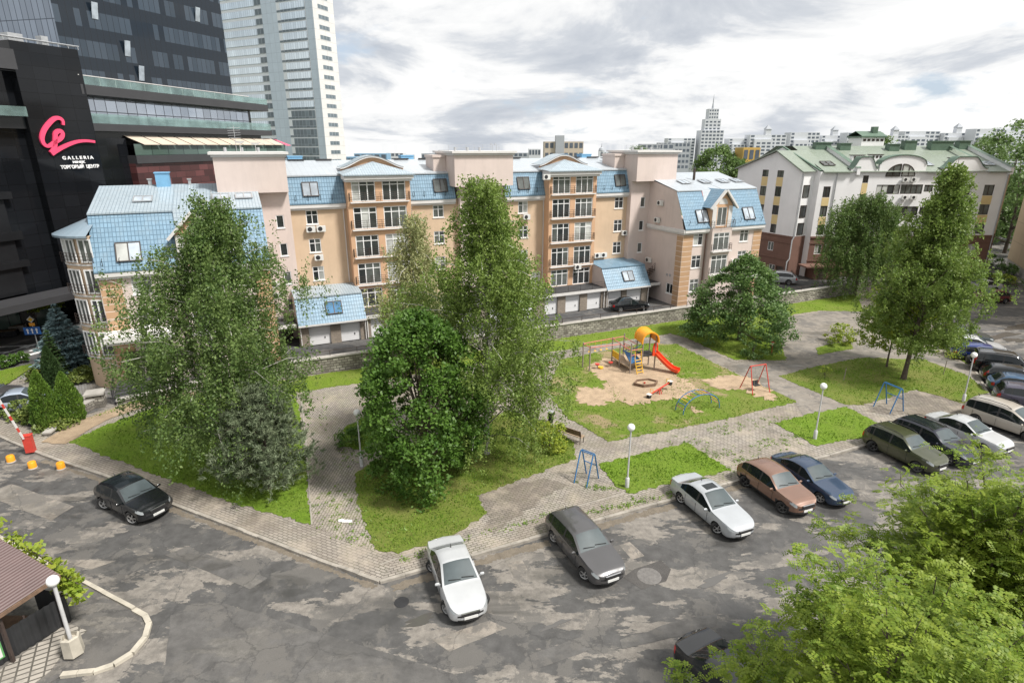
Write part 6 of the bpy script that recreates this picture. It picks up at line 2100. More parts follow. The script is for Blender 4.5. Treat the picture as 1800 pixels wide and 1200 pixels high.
# retaining wall with its coping and railing
rw_ = thing('retaining_wall', 'long rubble stone retaining wall with a low iron railing in front of the garages', 'wall', (*loc2w(30, 46.2), 0), AZ)
roff = (30, 46.2, 0)
prof = [(-9.5, .42), (-6.0, .75), (-2.0, 1.12), (2.8, 1.45), (76, 1.45)]
b = MB(); c_ = MB()
for (s0, z0), (s1, z1) in zip(prof, prof[1:]):
    b.quad((s0, 46.2, -.5), (s1, 46.2, -.5), (s1, 46.2, z1 - .1), (s0, 46.2, z0 - .1)); b.quad((s1, 46.6, -.5), (s0, 46.6, -.5), (s0, 46.6, z0 - .1), (s1, 46.6, z1 - .1))
    for q0, q1 in (((s0, z0), (s1, z1)),):
        c_.quad((s0, 46.12, z0), (s1, 46.12, z1), (s1, 46.68, z1), (s0, 46.68, z0)); c_.quad((s0, 46.12, z0 - .1), (s1, 46.12, z1 - .1), (s1, 46.12, z1), (s0, 46.12, z0))
        c_.quad((s0, 46.68, z0), (s1, 46.68, z1), (s1, 46.68, z1 - .1), (s0, 46.68, z0 - .1))
b.quad((-9.5, 46.6, -.5), (-9.5, 46.2, -.5), (-9.5, 46.2, .32), (-9.5, 46.6, .32))
b.build('stone_face', M['stone'], rw_, off=roff); c_.build('coping', M['conc'], rw_, off=roff)
railing(rw_, [(3.2, 46.45, 1.45), (44, 46.45, 1.45)], .42, 1, 2.2, .03, 'iron', 'railing', roff)
railing(rw_, [(52, 46.45, 1.45), (75, 46.45, 1.45)], .42, 1, 2.2, .03, 'iron', 'railing', roff)
# stepped low wall at the left
sw_ = thing('stepped_wall', 'low stepped stone wall beside the thujas at the driveway', 'wall', (*gp(120, 745), 0))
sp0 = [gp(166, 716), gp(140, 730), gp(112, 746), (gp(84, 770))]
c0 = gp(120, 745)
for i, (a, b_) in enumerate(zip(sp0, sp0[1:])):
    h = (.62, .45, .3)[i]
    A_, B_ = Vector((a[0] - c0[0], a[1] - c0[1], 0)), Vector((b_[0] - c0[0], b_[1] - c0[1], 0))
    d = (B_ - A_); L_ = d.length; d.normalize(); n_ = Vector((-d.y, d.x, 0))
    q = MB(); q.obox(A_ - n_ * .2, d, n_, Z1, L_ - .01, .4, h); q.build('stone_face', M['stone'], sw_)
    q = MB(); q.obox(A_ - n_ * .26 + Vector((0, 0, h)), d, n_, Z1, L_ - .01, .52, .1); q.build('coping', M['conc'], sw_)
pi = thing('wall_pier', 'stone pier ending the retaining wall beside the driveway', 'pillar', (*gp(172, 713), 0), AZ)
q = MB(); q.box(-.5, .5, -.45, .5, 0, .95); q.build('stone_face', M['stone'], pi)
q = MB(); q.box(-.6, .6, -.55, .6, .95, 1.08); q.build('coping', M['conc'], pi)


def lamp(px, py, label, base='tube', H_=3.5, tilt=(0, 0)):
    p = gp(px, py, .13)
    r_ = thing('street_lamp', label, 'street lamp', (p[0], p[1], .13), 0, 'white globe lamps around the yard')
    r_.rotation_euler = (tilt[1], tilt[0], 0)
    q = MB()
    if base == 'tube':
        q.lathe([(.11, 0), (.11, .55), (.08, .6)], 12); q.build('lamp_base', M['lamp_post'], r_, smooth=40)
        q = MB(); q.tube([(0, 0, .58), (0, 0, H_ - .12)], [.045, .04], 10)
    else:
        q.lathe([(.34, 0), (.31, .72), (.24, .76), (.24, .6)], 6); q.build('lamp_base', M['kerb_pale'], r_)
        q = MB(); q.tube([(0, 0, .5), (0, 0, H_ - .12)], [.065, .06], 10)
    q.build('lamp_post', M['lamp_post'], r_, smooth=40)
    q = MB(); q.lathe([(.05, H_ - .16), (.09, H_ - .14), (.09, H_ - .08)], 12); q.build('collar', M['grey_metal'], r_, smooth=40)
    q = MB()
    R_ = .2
    q.lathe([(max(.001, R_ * math.sin(PI * k / 14)), H_ + .06 - R_ * math.cos(PI * k / 14)) for k in range(15)], 20)
    q.build('globe', M['globe'], r_, smooth=60)
    return r_


lamp(1102, 856, 'white globe lamp on the small lawn behind the silver saloon')
lamp(1432, 771, 'white globe lamp on the lawn by the olive off-roader', tilt=(-.012, 0))
lamp(1693, 706, 'white globe lamp beside the bright blue estate', tilt=(-.03, 0))
lamp(636, 819, 'white globe lamp at the paved path left of the maple', H_=3.3)
lamp(131, 1146, 'white globe lamp on a hexagonal concrete foot at the dark fence', 'hex', 3.1)

# carpet beating frames
def rack(name, label, pA, pB, dpt=.62, H_=1.75, cat='carpet rack'):
    """two A-shaped ends joined by bars"""
    A_, B_ = Vector((*pA, 0)), Vector((*pB, 0))
    d = B_ - A_; L_ = d.length; ang = math.atan2(d.y, d.x)
    r_ = thing(name, label, cat, (A_.x, A_.y, .12), ang, 'blue carpet racks in the yard')
    for x in (0, L_):
        for s in (1, -1):
            q = MB(); q.tube([(x, s * dpt, 0), (x, s * .1, H_ - .06), (x, 0, H_)], .038, 8); q.build('leg', M['play_blue'], r_, smooth=40)
    for y, z in ((.07, H_), (-.07, H_), (0.30, H_ * .55)):
        q = MB(); q.tube([(0, y, z), (L_, y, z)], .03, 8); q.build('crossbar', M['play_blue'], r_, smooth=40)
    return r_


rack('carpet_rack', 'blue metal carpet rack on the pavers in front of the birch', gp(1023, 849, .12), gp(1045, 858, .12))
bpy.data.objects['carpet_rack'].location = (*gp(1020, 840, .12), .12)
rack('carpet_rack', 'blue metal carpet rack on shaded pavers near the right birch', gp(1547, 712, .12), gp(1576, 725, .12))

# bench and bin
def at(px, py, z=.13): return (*gp(px, py, z), z)


bn = thing('park_bench', 'brown wooden bench with metal legs beside the playground lawn', 'bench', at(1002, 775), math.atan2(gp(1018, 779)[1] - gp(986, 768)[1], gp(1018, 779)[0] - gp(986, 768)[0]))
q = MB()
for k in range(4): q.box(-.8, .8, .0 + k * .11, .09 + k * .11, .43, .47)
q.build('seat', M['wood_pale'], bn)
q = MB()
for k in range(3): q.obox((-.8, -.05 - k * .03, .55 + k * .13), X1, (0, 1, .0), Z1, 1.6, .03, .11)
q.build('backrest', M['wood'], bn)
for x in (-.72, .72):
    q = MB(); q.tube([(x, .4, 0), (x, .4, .43), (x, .02, .43)], .025, 7); q.tube([(x, -.02, 0), (x, 0, .45), (x, -.13, .95)], .025, 7); q.build('leg', M['iron'], bn, smooth=40)
bi = thing('litter_bin', 'dark litter bin at the path behind the bench', 'litter bin', at(968, 742))
q = MB(); q.lathe([(.17, .05), (.22, .75), (.2, .75), (.16, .1)], 14); q.build('bin_body', M['black_metal'], bi, smooth=40)
q = MB(); q.lathe([(.23, .75), (.23, .8), (.2, .8)], 14); q.build('bin_rim', M['grey_metal'], bi, smooth=40)

# playground complex
pl0 = at(1092, 640, .16)
Ex = Vector((gp(1128, 644)[0] - gp(1034, 651)[0], gp(1128, 644)[1] - gp(1034, 651)[1]))
pa = math.atan2(Ex.y, Ex.x)
pg = thing('play_structure', 'playground climbing structure with an orange arched roof and a red slide', 'playground', pl0, pa)
cs, sn_ = math.cos(pa), math.sin(pa)


def lp(px, py):
    x, y = gp(px, py, .16)
    dx, dy = x - pl0[0], y - pl0[1]
    return (dx * cs + dy * sn_, -dx * sn_ + dy * cs)


posts = {k: lp(*v) for k, v in dict(a=(1024, 645), b=(1036, 652), c=(1075, 636), d=(1088, 645), e=(1107, 656), f=(1127, 652), g=(1095, 632), h=(1118, 640), i=(1133, 632), j=(1146, 634)).items()}
ph = dict(a=2.1, b=2.1, c=2.15, d=2.1, e=2.5, f=2.9, g=2.3, h=2.9, i=2.9, j=2.9)
# the tower stands on a regular square
tx, ty = posts['f']
sq = 1.15
posts['f'] = (tx, ty); posts['j'] = (tx + sq, ty + .1); posts['h'] = (tx, ty + sq); posts['i'] = (tx + sq, ty + sq + .1)
for k, (x, y) in posts.items():
    q = MB(); q.tube([(x, y, -.1), (x, y, ph[k])], .055, 10)
    q.lathe([(.06, ph[k]), (.05, ph[k] + .05), (.01, ph[k] + .07)], 10, (x, y, 0)); q.build('post', M['post_grey'], pg, smooth=40)


def pbar(a, b, za, zb, m='play_pink', r=.035, name='bar'):
    q = MB(); q.tube([(*posts[a], za), (*posts[b], zb)], r, 8); return q.build(name, M[m], pg, smooth=40)


pbar('a', 'b', 2.05, 2.0); pbar('b', 'd', 2.0, 2.0); pbar('a', 'c', 2.05, 2.1); pbar('c', 'd', 2.1, 2.05); pbar('c', 'g', 2.1, 2.1); pbar('d', 'e', 2.0, 1.95); pbar('e', 'f', 1.95, 1.9); pbar('g', 'h', 2.0, 1.9); pbar('g', 'h', 1.5, 1.5, r=.025); pbar('e', 'f', 1.5, 1.5, r=.025)
# rings hanging from the beam
for k in range(4):
    u = .2 + k * .2
    ax_, ay_ = [posts['a'][i] * (1 - u) + posts['c'][i] * u for i in (0, 1)]
    q = MB(); q.tube([(ax_, ay_, 2.08), (ax_, ay_, 1.35)], .012, 5); q.lathe([(.09, 1.24), (.11, 1.26), (.09, 1.28)], 10, (ax_, ay_, 0)); q.build('hanging_ring', M['play_yellow'], pg)
for u in (.3, .75):
    ax_, ay_ = [posts['b'][i] * (1 - u) + posts['d'][i] * u for i in (0, 1)]
    q = MB(); q.lathe([(.0, .32), (.16, .32), (.2, .42), (.14, .44)], 10, (ax_, ay_ + .3, 0)); q.build('stepping_seat', M['play_red'], pg, smooth=40)
    q = MB(); q.tube([(ax_, ay_ + .3, 0), (ax_, ay_ + .3, .33)], .04, 7); q.build('stepping_post', M['post_grey'], pg)
# decks
q = MB(); cx = [posts[k] for k in 'cdeg']
q.prism([(p[0], p[1]) for p in cx], .38, .46, bottom=True); q.build('deck', M['wood_pale'], pg)
q = MB(); q.prism([posts['f'], posts['j'], posts['i'], posts['h']], 1.22, 1.3, bottom=True); q.build('deck', M['black_metal'], pg)
q = MB(); q.prism([posts['e'], posts['f'], posts['h'], posts['g']], .82, .9, bottom=True); q.build('deck', M['play_blue'], pg)
q = MB(); c, d = posts['c'], posts['d']
dv = Vector((d[0] - c[0], d[1] - c[1], 0)); Ld = dv.length; dv.normalize()
q.obox(Vector((*c, .55)), dv, Vector((-dv.y, dv.x, 0)), Z1, Ld, .04, .55); q.build('side_panel', M['play_yellow'], pg)
q = MB(); e, f_ = posts['g'], posts['h']
dv = Vector((f_[0] - e[0], f_[1] - e[1], 0)); Ld = dv.length; dv.normalize()
for k in range(6): q.obox(Vector((*e, 1.0)) + dv * Ld * (k + .3) / 6, dv, Vector((-dv.y, dv.x, 0)), Z1, .05, .03, .5)
q.build('side_panel', M['play_pink'], pg)
q = MB(); q.tube([(posts['h'][0] - .4 + .8 * math.cos(t_ * .5), posts['h'][1] + .8 * math.sin(t_ * .5), .5 + t_ * .15) for t_ in range(13)], .025, 6); q.build('climbing_hoop', M['play_blue'], pg, smooth=50)
# ladder
e, f_ = Vector((*posts['e'], 0)), Vector((*posts['f'], 0))
dv = (f_ - e); Ld = dv.length; dv.normalize(); nv = Vector((dv.y, -dv.x, 0))
l0 = e + dv * (Ld * .35); l1 = e + dv * (Ld * .88)
for p_ in (l0, l1):
    q = MB(); q.tube([p_ + nv * .45 + Vector((0, 0, -.05)), p_ + nv * .02 + Vector((0, 0, 1.15)), p_ + nv * .02 + Vector((0, 0, 1.75))], .035, 7); q.build('ladder_rail', M['play_yellow'], pg, smooth=40)
for k in range(5):
    u = .12 + k * .2
    o_ = nv * (.45 - .4 * u) + Vector((0, 0, 1.15 * u))
    q = MB(); q.tube([l0 + o_, l1 + o_], .032, 7); q.build('rung', M['play_yellow'], pg, smooth=40)
# arched roof over the tower
q = MB()
fx, fy = posts['f']
n = 14
for y0, y1, r0, th in ((fy - .18, fy + .02, .74, .09), (fy + .02, fy + sq + .08, .70, .06), (fy + sq + .08, fy + sq + .28, .74, .09)):
    pr = []
    for k in range(n + 1):
        a = PI * k / n
        pr.append((fx + sq / 2 - r0 * math.cos(a), 2.62 + r0 * .95 * math.sin(a)))
    pr = [(pr[0][0], 2.35)] + pr + [(pr[-1][0], 2.35)]
    for k in range(len(pr) - 1):
        (xa, za), (xb, zb) = pr[k], pr[k + 1]
        q.quad((xa, y0, za), (xa, y1, za), (xb, y1, zb), (xb, y0, zb))
        cx_, cz_ = fx + sq / 2, 2.55
        s_ = 1 - th / .7
        ia, ib = (cx_ + (xa - cx_) * s_, cz_ + (za - cz_) * s_), (cx_ + (xb - cx_) * s_, cz_ + (zb - cz_) * s_)
        q.quad((ia[0], y1, ia[1]), (ia[0], y0, ia[1]), (ib[0], y0, ib[1]), (ib[0], y1, ib[1]))
        q.quad((ia[0], y0, ia[1]), (xa, y0, za), (xb, y0, zb), (ib[0], y0, ib[1])); q.quad((xa, y1, za), (ia[0], y1, ia[1]), (ib[0], y1, ib[1]), (xb, y1, zb))
q.build('arched_roof', M['play_orange'], pg, smooth=45)
# slide leaving to the right
jx, jy = posts['j'][0], (posts['j'][1] + posts['f'][1]) / 2
sx0 = posts['j'][0] + .02; sy0 = posts['f'][1] + .35
q = MB()
path = [(0, 1.32), (.25, 1.28), (.7, .9), (1.2, .52), (1.6, .28), (1.95, .2), (2.15, .2)]
dirx, diry = .72, -.69
secs = []
for s, z in path:
    c_ = Vector((sx0 + s * dirx, sy0 + s * diry, z))
    sd_ = Vector((-diry, dirx, 0))
    secs.append([c_ + sd_ * y + Vector((0, 0, h)) for y, h in ((-.33, .22), (-.28, .22), (-.24, .0), (.24, .0), (.28, .22), (.33, .22), (.30, -.06), (-.30, -.06))])
for a, b in zip(secs, secs[1:]):
    for k in range(8):
        k2 = (k + 1) % 8
        q.quad(a[k], b[k], b[k2], a[k2])
q.face(secs[-1]); q.face(secs[0][::-1])
q.build('slide', M['slide_red'], pg, smooth=40)
q = MB()
cpt = Vector((sx0 + .05, sy0 - .05, 1.3)); sd_ = Vector((.69, .72, 0))
arc = [(math.cos(PI * k / 10) * .38, .45 + .42 * math.sin(PI * k / 10)) for k in range(11)]
arc = [(.38, -.05)] + arc + [(-.38, -.05)]
for a, b in zip(arc, arc[1:]): q.bar(cpt + sd_ * a[0] + Vector((0, 0, a[1])), cpt + sd_ * b[0] + Vector((0, 0, b[1])), .16, .16)
q.build('slide_gate', M['slide_red'], pg, smooth=40)
q = MB(); q.lathe([(.05, 0), (.22, .0), (.22, .12), (.05, .12)], 12, (posts['b'][0] + 1.1, posts['b'][1] + .4, .02)); q.build('floor_ring', M['play_yellow'], pg, smooth=40)

# sandbox, seesaw, arch, swing
sb = thing('sandbox', 'hexagonal wooden sandbox on the sand of the playground', 'sandbox', at(1135, 675, .16), .25)
hexp = [(.95 * math.cos(PI * k / 3), .62 * math.sin(PI * k / 3)) for k in range(6)]
for k in range(6):
    a, b = hexp[k], hexp[(k + 1) % 6]
    q = MB(); q.bar((*a, .1), (*b, .1), .1, .24); q.build('plank', M['wood'], sb)
q = MB(); q.face([(x * .95, y * .95, .09) for x, y in hexp]); q.build('sand', M['sand'], sb)
ty_ = thing('toy', 'small red toy lying in the sandbox', 'toy', at(1133, 674, .26))
q = MB(); q.lathe([(.0, 0), (.06, 0), (.09, .11), (.075, .11), (.05, .02)], 10); q.build('toy_bucket', M['play_red'], ty_)

a, b = Vector(at(1139, 700, .16)), Vector(at(1178, 684, .16))
ss = thing('seesaw', 'red seesaw with a yellow handle on the playground', 'seesaw', tuple((a + b) / 2), math.atan2((b - a).y, (b - a).x))
Ls = (b - a).length
q = MB(); q.bar((-Ls / 2, 0, .22), (Ls / 2, 0, .62), .09, .07); q.build('beam', M['play_red'], ss)
for x in (-.12, .12): 
    q = MB(); q.tube([(x, -.12, 0), (x * .6, 0, .42)], .035, 7); q.tube([(x, .12, 0), (x * .6, 0, .42)], .035, 7); q.build('support', M['play_red'], ss)
for x, z, m in ((-Ls / 2 + .1, .27, 'white_trim'), (Ls / 2 - .1, .67, 'white_trim')):
    q = MB(); q.obox((x - .16, -.16, z), X1, Y1, Z1, .32, .32, .04); q.build('seat', M[m], ss)
    q = MB(); q.lathe([(.05, -.16), (.15, -.12), (.15, .12), (.05, .16)], 12); q.v = [(x + v[0], v[2], z - .16 + v[1]) for v in q.v]; q.build('tyre_buffer', M['rubber'], ss, smooth=40)
for x, z, m in ((-Ls / 2 + .38, .32, 'play_orange'), (Ls / 2 - .38, .62, 'play_yellow')):
    q = MB(); q.tube([(x, -.12, z + .0), (x, -.12, z + .3), (x, .12, z + .3), (x, .12, z)], .02, 6); q.build('handle', M[m], ss)

A_, B_ = Vector((*gp(1194, 724, .16), 0)), Vector((*gp(1257, 712, .16), 0))
d = B_ - A_; La = d.length
ca_ = thing('climbing_arch', 'blue climbing arch with yellow and red rungs on the playground lawn', 'climbing frame', (A_.x, A_.y, .14), math.atan2(d.y, d.x))
wA = .42
curve = lambda u: (La * (.5 - .5 * math.cos(PI * u)) * 1.0, 1.25 * math.sin(PI * u) ** .85)
for y in (-wA, wA):
    q = MB(); q.tube([(curve(k / 20)[0], y, curve(k / 20)[1]) for k in range(21)], .032, 8); q.build('side_rail', M['play_blue'], ca_, smooth=50)
for k in range(1, 14):
    x, z = curve(k / 14)
    q = MB(); q.tube([(x, -wA, z), (x, wA, z)], .024, 6); q.build('rung', M[('play_yellow', 'play_pink', 'play_blue', 'play_yellow')[k % 4]], ca_)

A_, B_ = Vector((*gp(1313, 688, .16), 0)), Vector((*gp(1340, 683, .16), 0))
d = B_ - A_; Lw = d.length * 1.0
sw1 = thing('swing', 'red metal swing with one dark seat on the playground', 'swing', (*((A_ + B_) / 2)[:2], .15), math.atan2(d.y, d.x) - .05)
Lw = 1.15
for x in (-Lw / 2 - .1, Lw / 2 + .1):
    for s in (1, -1):
        q = MB(); q.tube([(x * 1.15, s * .72, -.05), (x, s * .04, 1.98)], .036, 8); q.build('leg', M['play_red'], sw1, smooth=40)
q = MB(); q.tube([(-Lw / 2 - .15, 0, 2.0), (Lw / 2 + .15, 0, 2.0)], .042, 8); q.build('crossbar', M['play_red'], sw1, smooth=40)
for x in (-.2, .2): 
    q = MB(); q.tube([(x, 0, 1.97), (x, -.1, .5)], .01, 5); q.build('chain', M['grey_metal'], sw1)
q = MB(); q.box(-.26, .26, -.28, .1, .45, .49); q.obox((-.26, .06, .48), X1, Y1, (0, .15, .99), .52, .04, .28); q.build('seat', M['black_trim'], sw1)

# small signs, posts and fence pieces
sg = thing('small_sign', 'little red notice board on a post beside the linden', 'sign', at(1356, 622, .15))
q = MB(); q.tube([(0, 0, 0), (0, 0, .95)], .025, 7); q.build('post', M['play_red'], sg)
q = MB(); q.box(-.15, .15, -.03, .02, .75, 1.15); q.build('board', M['play_red'], sg)
q = MB(); q.box(-.11, .11, -.036, -.031, .85, 1.05); q.build('notice', M['white_trim'], sg)
pf = thing('picket_fence', 'short white picket fence piece in the shade of the linden', 'fence', at(1375, 606, .15), 1.2)
for k in range(6):
    q = MB(); q.box(-.6 + k * .22, -.5 + k * .22, 0, .02, .02, .8 + .05 * (k % 2)); q.build('picket', M['white_trim'], pf)
for z in (.25, .62):
    q = MB(); q.box(-.6, .62, .022, .05, z, z + .06); q.build('rail', M['white_trim'], pf)
for px, py, lab in ((1483, 668, 'thin iron stake on the lawn left of the right birch'), (1658, 658, 'short leaning stake beside the path near the blue estate')):
    tr_ = thing('stake', lab, 'post', at(px, py, .15))
    q = MB(); q.tube([(0, 0, -.05), (.03, 0, 1.0 if px < 1500 else 1.15)], .03, 7); q.build('stake_body', M['post_grey'], tr_)
    q = MB(); q.lathe([(.034, .0), (.02, .04)], 7, (.03, 0, 1.0 if px < 1500 else 1.15)); q.build('cap', M['iron'], tr_)

# manhole cover, drain, litter
q = MB(); q.lathe([(.0, .012), (.42, .012), (.44, .006), (.47, .012), (.52, .004)], 28)
mh = q.build('manhole_cover', mat('cast_iron', (0.14, 0.132, 0.125), .7, .25, 6, .5, 40)); mh.location = (*gp(1141, 1012), 0.008)
tag(mh, 'round iron manhole cover in the asphalt beside the grey estate', 'manhole cover')
q = MB(); q.lathe([(.0, .010), (.26, .010), (.30, .004)], 20)
mh = q.build('drain_grate', M['black_metal']); mh.location = (*gp(706, 1058), 0.012)
tag(mh, 'small dark drain in the asphalt left of the front white saloon', 'drain')
q = MB(); 
for k in range(6): q.obox((k * .1 - .3, random.uniform(-.08, .08), .0), (.9, .3, .1 * random.uniform(-1, 1)), (-.3, .9, .2), (0, -.2, 1), .2, .16, .05)
lb = q.build('litter', M['white_trim']); lb.location = (*gp(606, 918, .13), .14); tag(lb, 'crumpled pale litter lying on the paved path', 'litter')

# barrier and bollards at the left
ba = thing('barrier_gate', 'red barrier box with a raised red and white boom', 'barrier', at(55, 793, .13), .35)
q = MB(); q.box(-.22, .22, -.17, .17, 0, 1.05); q.build('barrier_box', M['play_red'], ba)
q = MB(); q.box(-.24, .24, -.19, .19, 1.052, 1.1); q.build('box_lid', M['play_red'], ba)
q = MB(); q.box(-.26, -.221, -.08, .08, .82, 1.0); q.build('boom_bracket', M['black_metal'], ba)
b0, b1 = Vector((-.1, -.2, .95)), Vector((-1.0, -.2, 4.9))
q = MB(); q.bar(b0, b1, .07, .11); bm_ = q.build('boom', M['white_trim'], ba)
for k in range(5):
    u0 = .12 + k * .2
    q = MB(); q.bar(b0.lerp(b1, u0), b0.lerp(b1, u0 + .07), .074, .114); q.build('red_stripe', M['play_red'], bm_)
bol = None
for px, py, lab in ((20, 811, 'yellow round bollard nearest the left edge of the frame'), (58, 822, 'middle one of the three yellow bollards on the left road'), (108, 823, 'yellow round bollard nearest the black crossover')):
    if bol is None:
        bol = thing('bollard', lab, 'bollard', (*gp(px, py), 0), 0, 'yellow bollards on the left road')
        q = MB(); q.lathe([(.21, 0), (.2, .36), (.17, .4), (.0, .4)], 16); q.build('bollard_body', M['play_orange'], bol, smooth=40)
        q = MB(); q.lathe([(.24, 0.0), (.22, .05), (.2, .05)], 16); q.build('foot', M['conc'], bol, smooth=40)
    else:
        c = copy_tree(bol); c.location = (*gp(px, py), 0); c['label'] = lab

# road signs by the street
rs = thing('road_sign', 'blue lane sign with white arrows on a post at the left street', 'road sign', (*gp(68, 612), 0), .25)
q = MB(); q.tube([(0, 0, 0), (0, 0, 3.0)], .04, 8); q.build('post', M['grey_metal'], rs)
q = MB(); q.box(-.75, .55, -.07, -.045, 1.35, 2.05); bd = q.build('board', mat('sign_blue', (0.015, 0.12, 0.42), .5, .05), rs)
for x in (-.45, -.1, .25):
    q = MB(); q.box(x - .05, x + .05, -.078, -.072, 1.45, 1.75); q.face([(x - .12, -.076, 1.75), (x + .12, -.076, 1.75), (x, -.076, 1.95)]); q.build('arrow', M['logo_white'], bd)
q = MB(); q.lathe([(.0, 0), (.3, 0), (.3, .03), (0, .03)], 4, (0, 0, 0)); q.v = [(v[0], -.06 - v[2], 2.75 + v[1]) for v in q.v]; q.build('diamond_board', M['white_trim'], rs)
q = MB(); q.lathe([(.0, 0), (.2, 0), (.2, .01), (0, .01)], 4, (0, 0, 0)); q.v = [(v[0], -.1 - v[2], 2.75 + v[1]) for v in q.v]; q.build('diamond_centre', M['play_yellow'], rs)
q = MB(); q.box(-.22, .22, -.06, -.04, 2.15, 2.42); q.build('small_board', M['play_orange'], rs)
for px, py, lab in ((10, 605, 'dark planter box by the shop doors at the left'), (24, 596, 'grey planter with red flowers by the street')):
    pn_ = thing('planter', lab, 'planter', (*gp(px, py - 14, .1), .1), .4)
    q = MB(); q.box(-1.0, 1.0, -.4, .4, 0, .55); q.build('planter_box', M['black_facade' if px < 20 else 'conc'], pn_)
    q = MB(); q.box(-.9, .9, -.32, .32, .55, .6); q.build('soil', M['soil'], pn_)

# shelter at the bottom left
M['brown_roof'] = mat('brown_metal_roof', (0.095, 0.058, 0.055), .55, .12, 1.5, 0.1, 20)
M['fence_black'] = mat('black_fence_sheet', (0.022, 0.023, 0.025), .55, .2, 2)
r_z = 2.75
shp = thing('shelter', 'open shelter with a brown ribbed metal roof at the bottom left', 'shelter', (*gp(60, 1060), 0))
o2 = gp(60, 1060)
ra, rb_ = gp(104, 1009, r_z - .25), gp(0, 947, r_z + .25)
rc = gp(0, 1077, r_z - .45)
Ue = Vector((rb_[0] - ra[0], rb_[1] - ra[1], .5)); Ve = Vector((rc[0] - ra[0], rc[1] - ra[1], -.2))
Ue *= 2.2; Ve *= 2.0
base = Vector((ra[0] - o2[0], ra[1] - o2[1], r_z - .25))
q = MB()
nrib = 52
up_ = Vector((0, 0, 1))
prev = None
seq = []
for k in range(nrib * 4 + 1):
    ph_ = k % 4
    seq.append((k / (nrib * 4), .03 if ph_ in (1, 2) else 0.0))
for (u0, h0), (u1, h1) in zip(seq, seq[1:]):
    a = base + Ue * u0 + up_ * h0; b = base + Ue * u1 + up_ * h1
    q.quad(a, b, b + Ve, a + Ve)
q.build('ribbed_roof', M['brown_roof'], shp)
q = MB()
q.bar(base + up_ * -.1, base + Ve + up_ * -.1, .06, .14); q.bar(base + up_ * -.1, base + Ue + up_ * -.1, .06, .14); q.build('roof_beam', M['wood'], shp)
for u, v in ((.03, .04), (.45, .04), (.03, .5), (.45, .5), (.03, .96)):
    p_ = base + Ue * u + Ve * v
    q = MB(); q.box(p_.x - .05, p_.x + .05, p_.y - .05, p_.y + .05, 0, p_.z - .1); q.build('post', M['iron'], shp)
q = MB(); 
p_ = base + Ue * .2 + Ve * .3
q.box(p_.x - 1.2, p_.x + .7, p_.y - .7, p_.y + .2, .1, .8); q.build('table', M['wood'], shp)
# fence under the roof edge
fA, fB = gp(127, 1090, .05), gp(0, 1170, .05)
fn_ = thing('sheet_fence', 'black corrugated fence below the brown roof', 'fence', (fA[0], fA[1], .05), math.atan2(fB[1] - fA[1], fB[0] - fA[0]))
Lf = math.hypot(fB[0] - fA[0], fB[1] - fA[1]) * 1.6
q = MB()
k = 0; x = 0
xs_ = []
while x < Lf:
    xs_.append((x, .0 if k % 4 in (0, 3) else .045)); x += (.09, .03, .09, .03)[k % 4]; k += 1
for (a, ya), (b, yb) in zip(xs_, xs_[1:]): q.quad((a, ya, .03), (b, yb, .03), (b, yb, 1.25), (a, ya, 1.25))
q.build('fence_sheet', M['fence_black'], fn_)
q = MB(); q.quad((0, 0, .03), (0, 0, 1.25), (.35, -1.6, 1.25), (.35, -1.6, .03)); q.build('fence_return', M['fence_black'], fn_)
for x in (0.05, 1.3, 2.6, 3.9):
    q = MB(); q.box(x, x + .05, -.06, -.005, 0, 1.35); q.build('fence_post', M['iron'], fn_)
bx0, bx1 = 2.15, 3.6
q = MB(); q.box(bx0, bx1, .05, .062, .28, .98); bnr = q.build('banner', M['white_trim'], fn_)
q = MB(); q.box(bx0, bx1, .063, .066, .28, .33); q.box(bx0, bx0 + .05, .063, .066, .331, .98); q.build('banner_edge', M['play_green'], bnr)
q = MB()
for k in range(9):
    cx_ = bx0 + .25 + .14 * k; q.lathe([(0, 0), (.06 + .03 * (k % 3), 0)], 8); n0 = len(q.v) - 16
    q.v[n0:] = [(cx_ + v[0], .0645, .82 + v[1] * .9 + .03 * math.sin(k * 2)) for v in q.v[n0:]]
q.build('banner_picture', M['play_red'], bnr)
# ------------------------------------------------------------------ vegetation
def leaf_mat(name, a, b, c=None, trans=0.35, rough=0.5):
    t = NT(name)
    g = t.n.new('ShaderNodeNewGeometry')
    a = tuple(x * .6 + y * .4 for x, y in zip(a, b))
    stops = [(0.0, a), (0.6, b), (1.0, c or mul(b, 1.25))]
    col = t.ramp(g.outputs['Random Per Island'], stops)
    n = t.noise(t.tc.outputs['Object'], 0.8, 4)
    col = t.mix(t.ramp(n, [(0.38, 0.0), (0.62, 0.6)]), col, c or mul(b, 1.3))
    t.set(Base_Color=col, Roughness=rough, Specular_IOR_Level=0.35)
    tr = t.n.new('ShaderNodeBsdfTranslucent')
    t.lk(t.mix(0.5, col, mul(b, 1.6)), tr.inputs['Color'])
    ms = t.n.new('ShaderNodeMixShader')
    ms.inputs[0].default_value = trans
    t.lk(t.bsdf.outputs[0], ms.inputs[1]); t.lk(tr.outputs[0], ms.inputs[2])
    t.lk(ms.outputs[0], t.out.inputs['Surface'])
    return t.mat


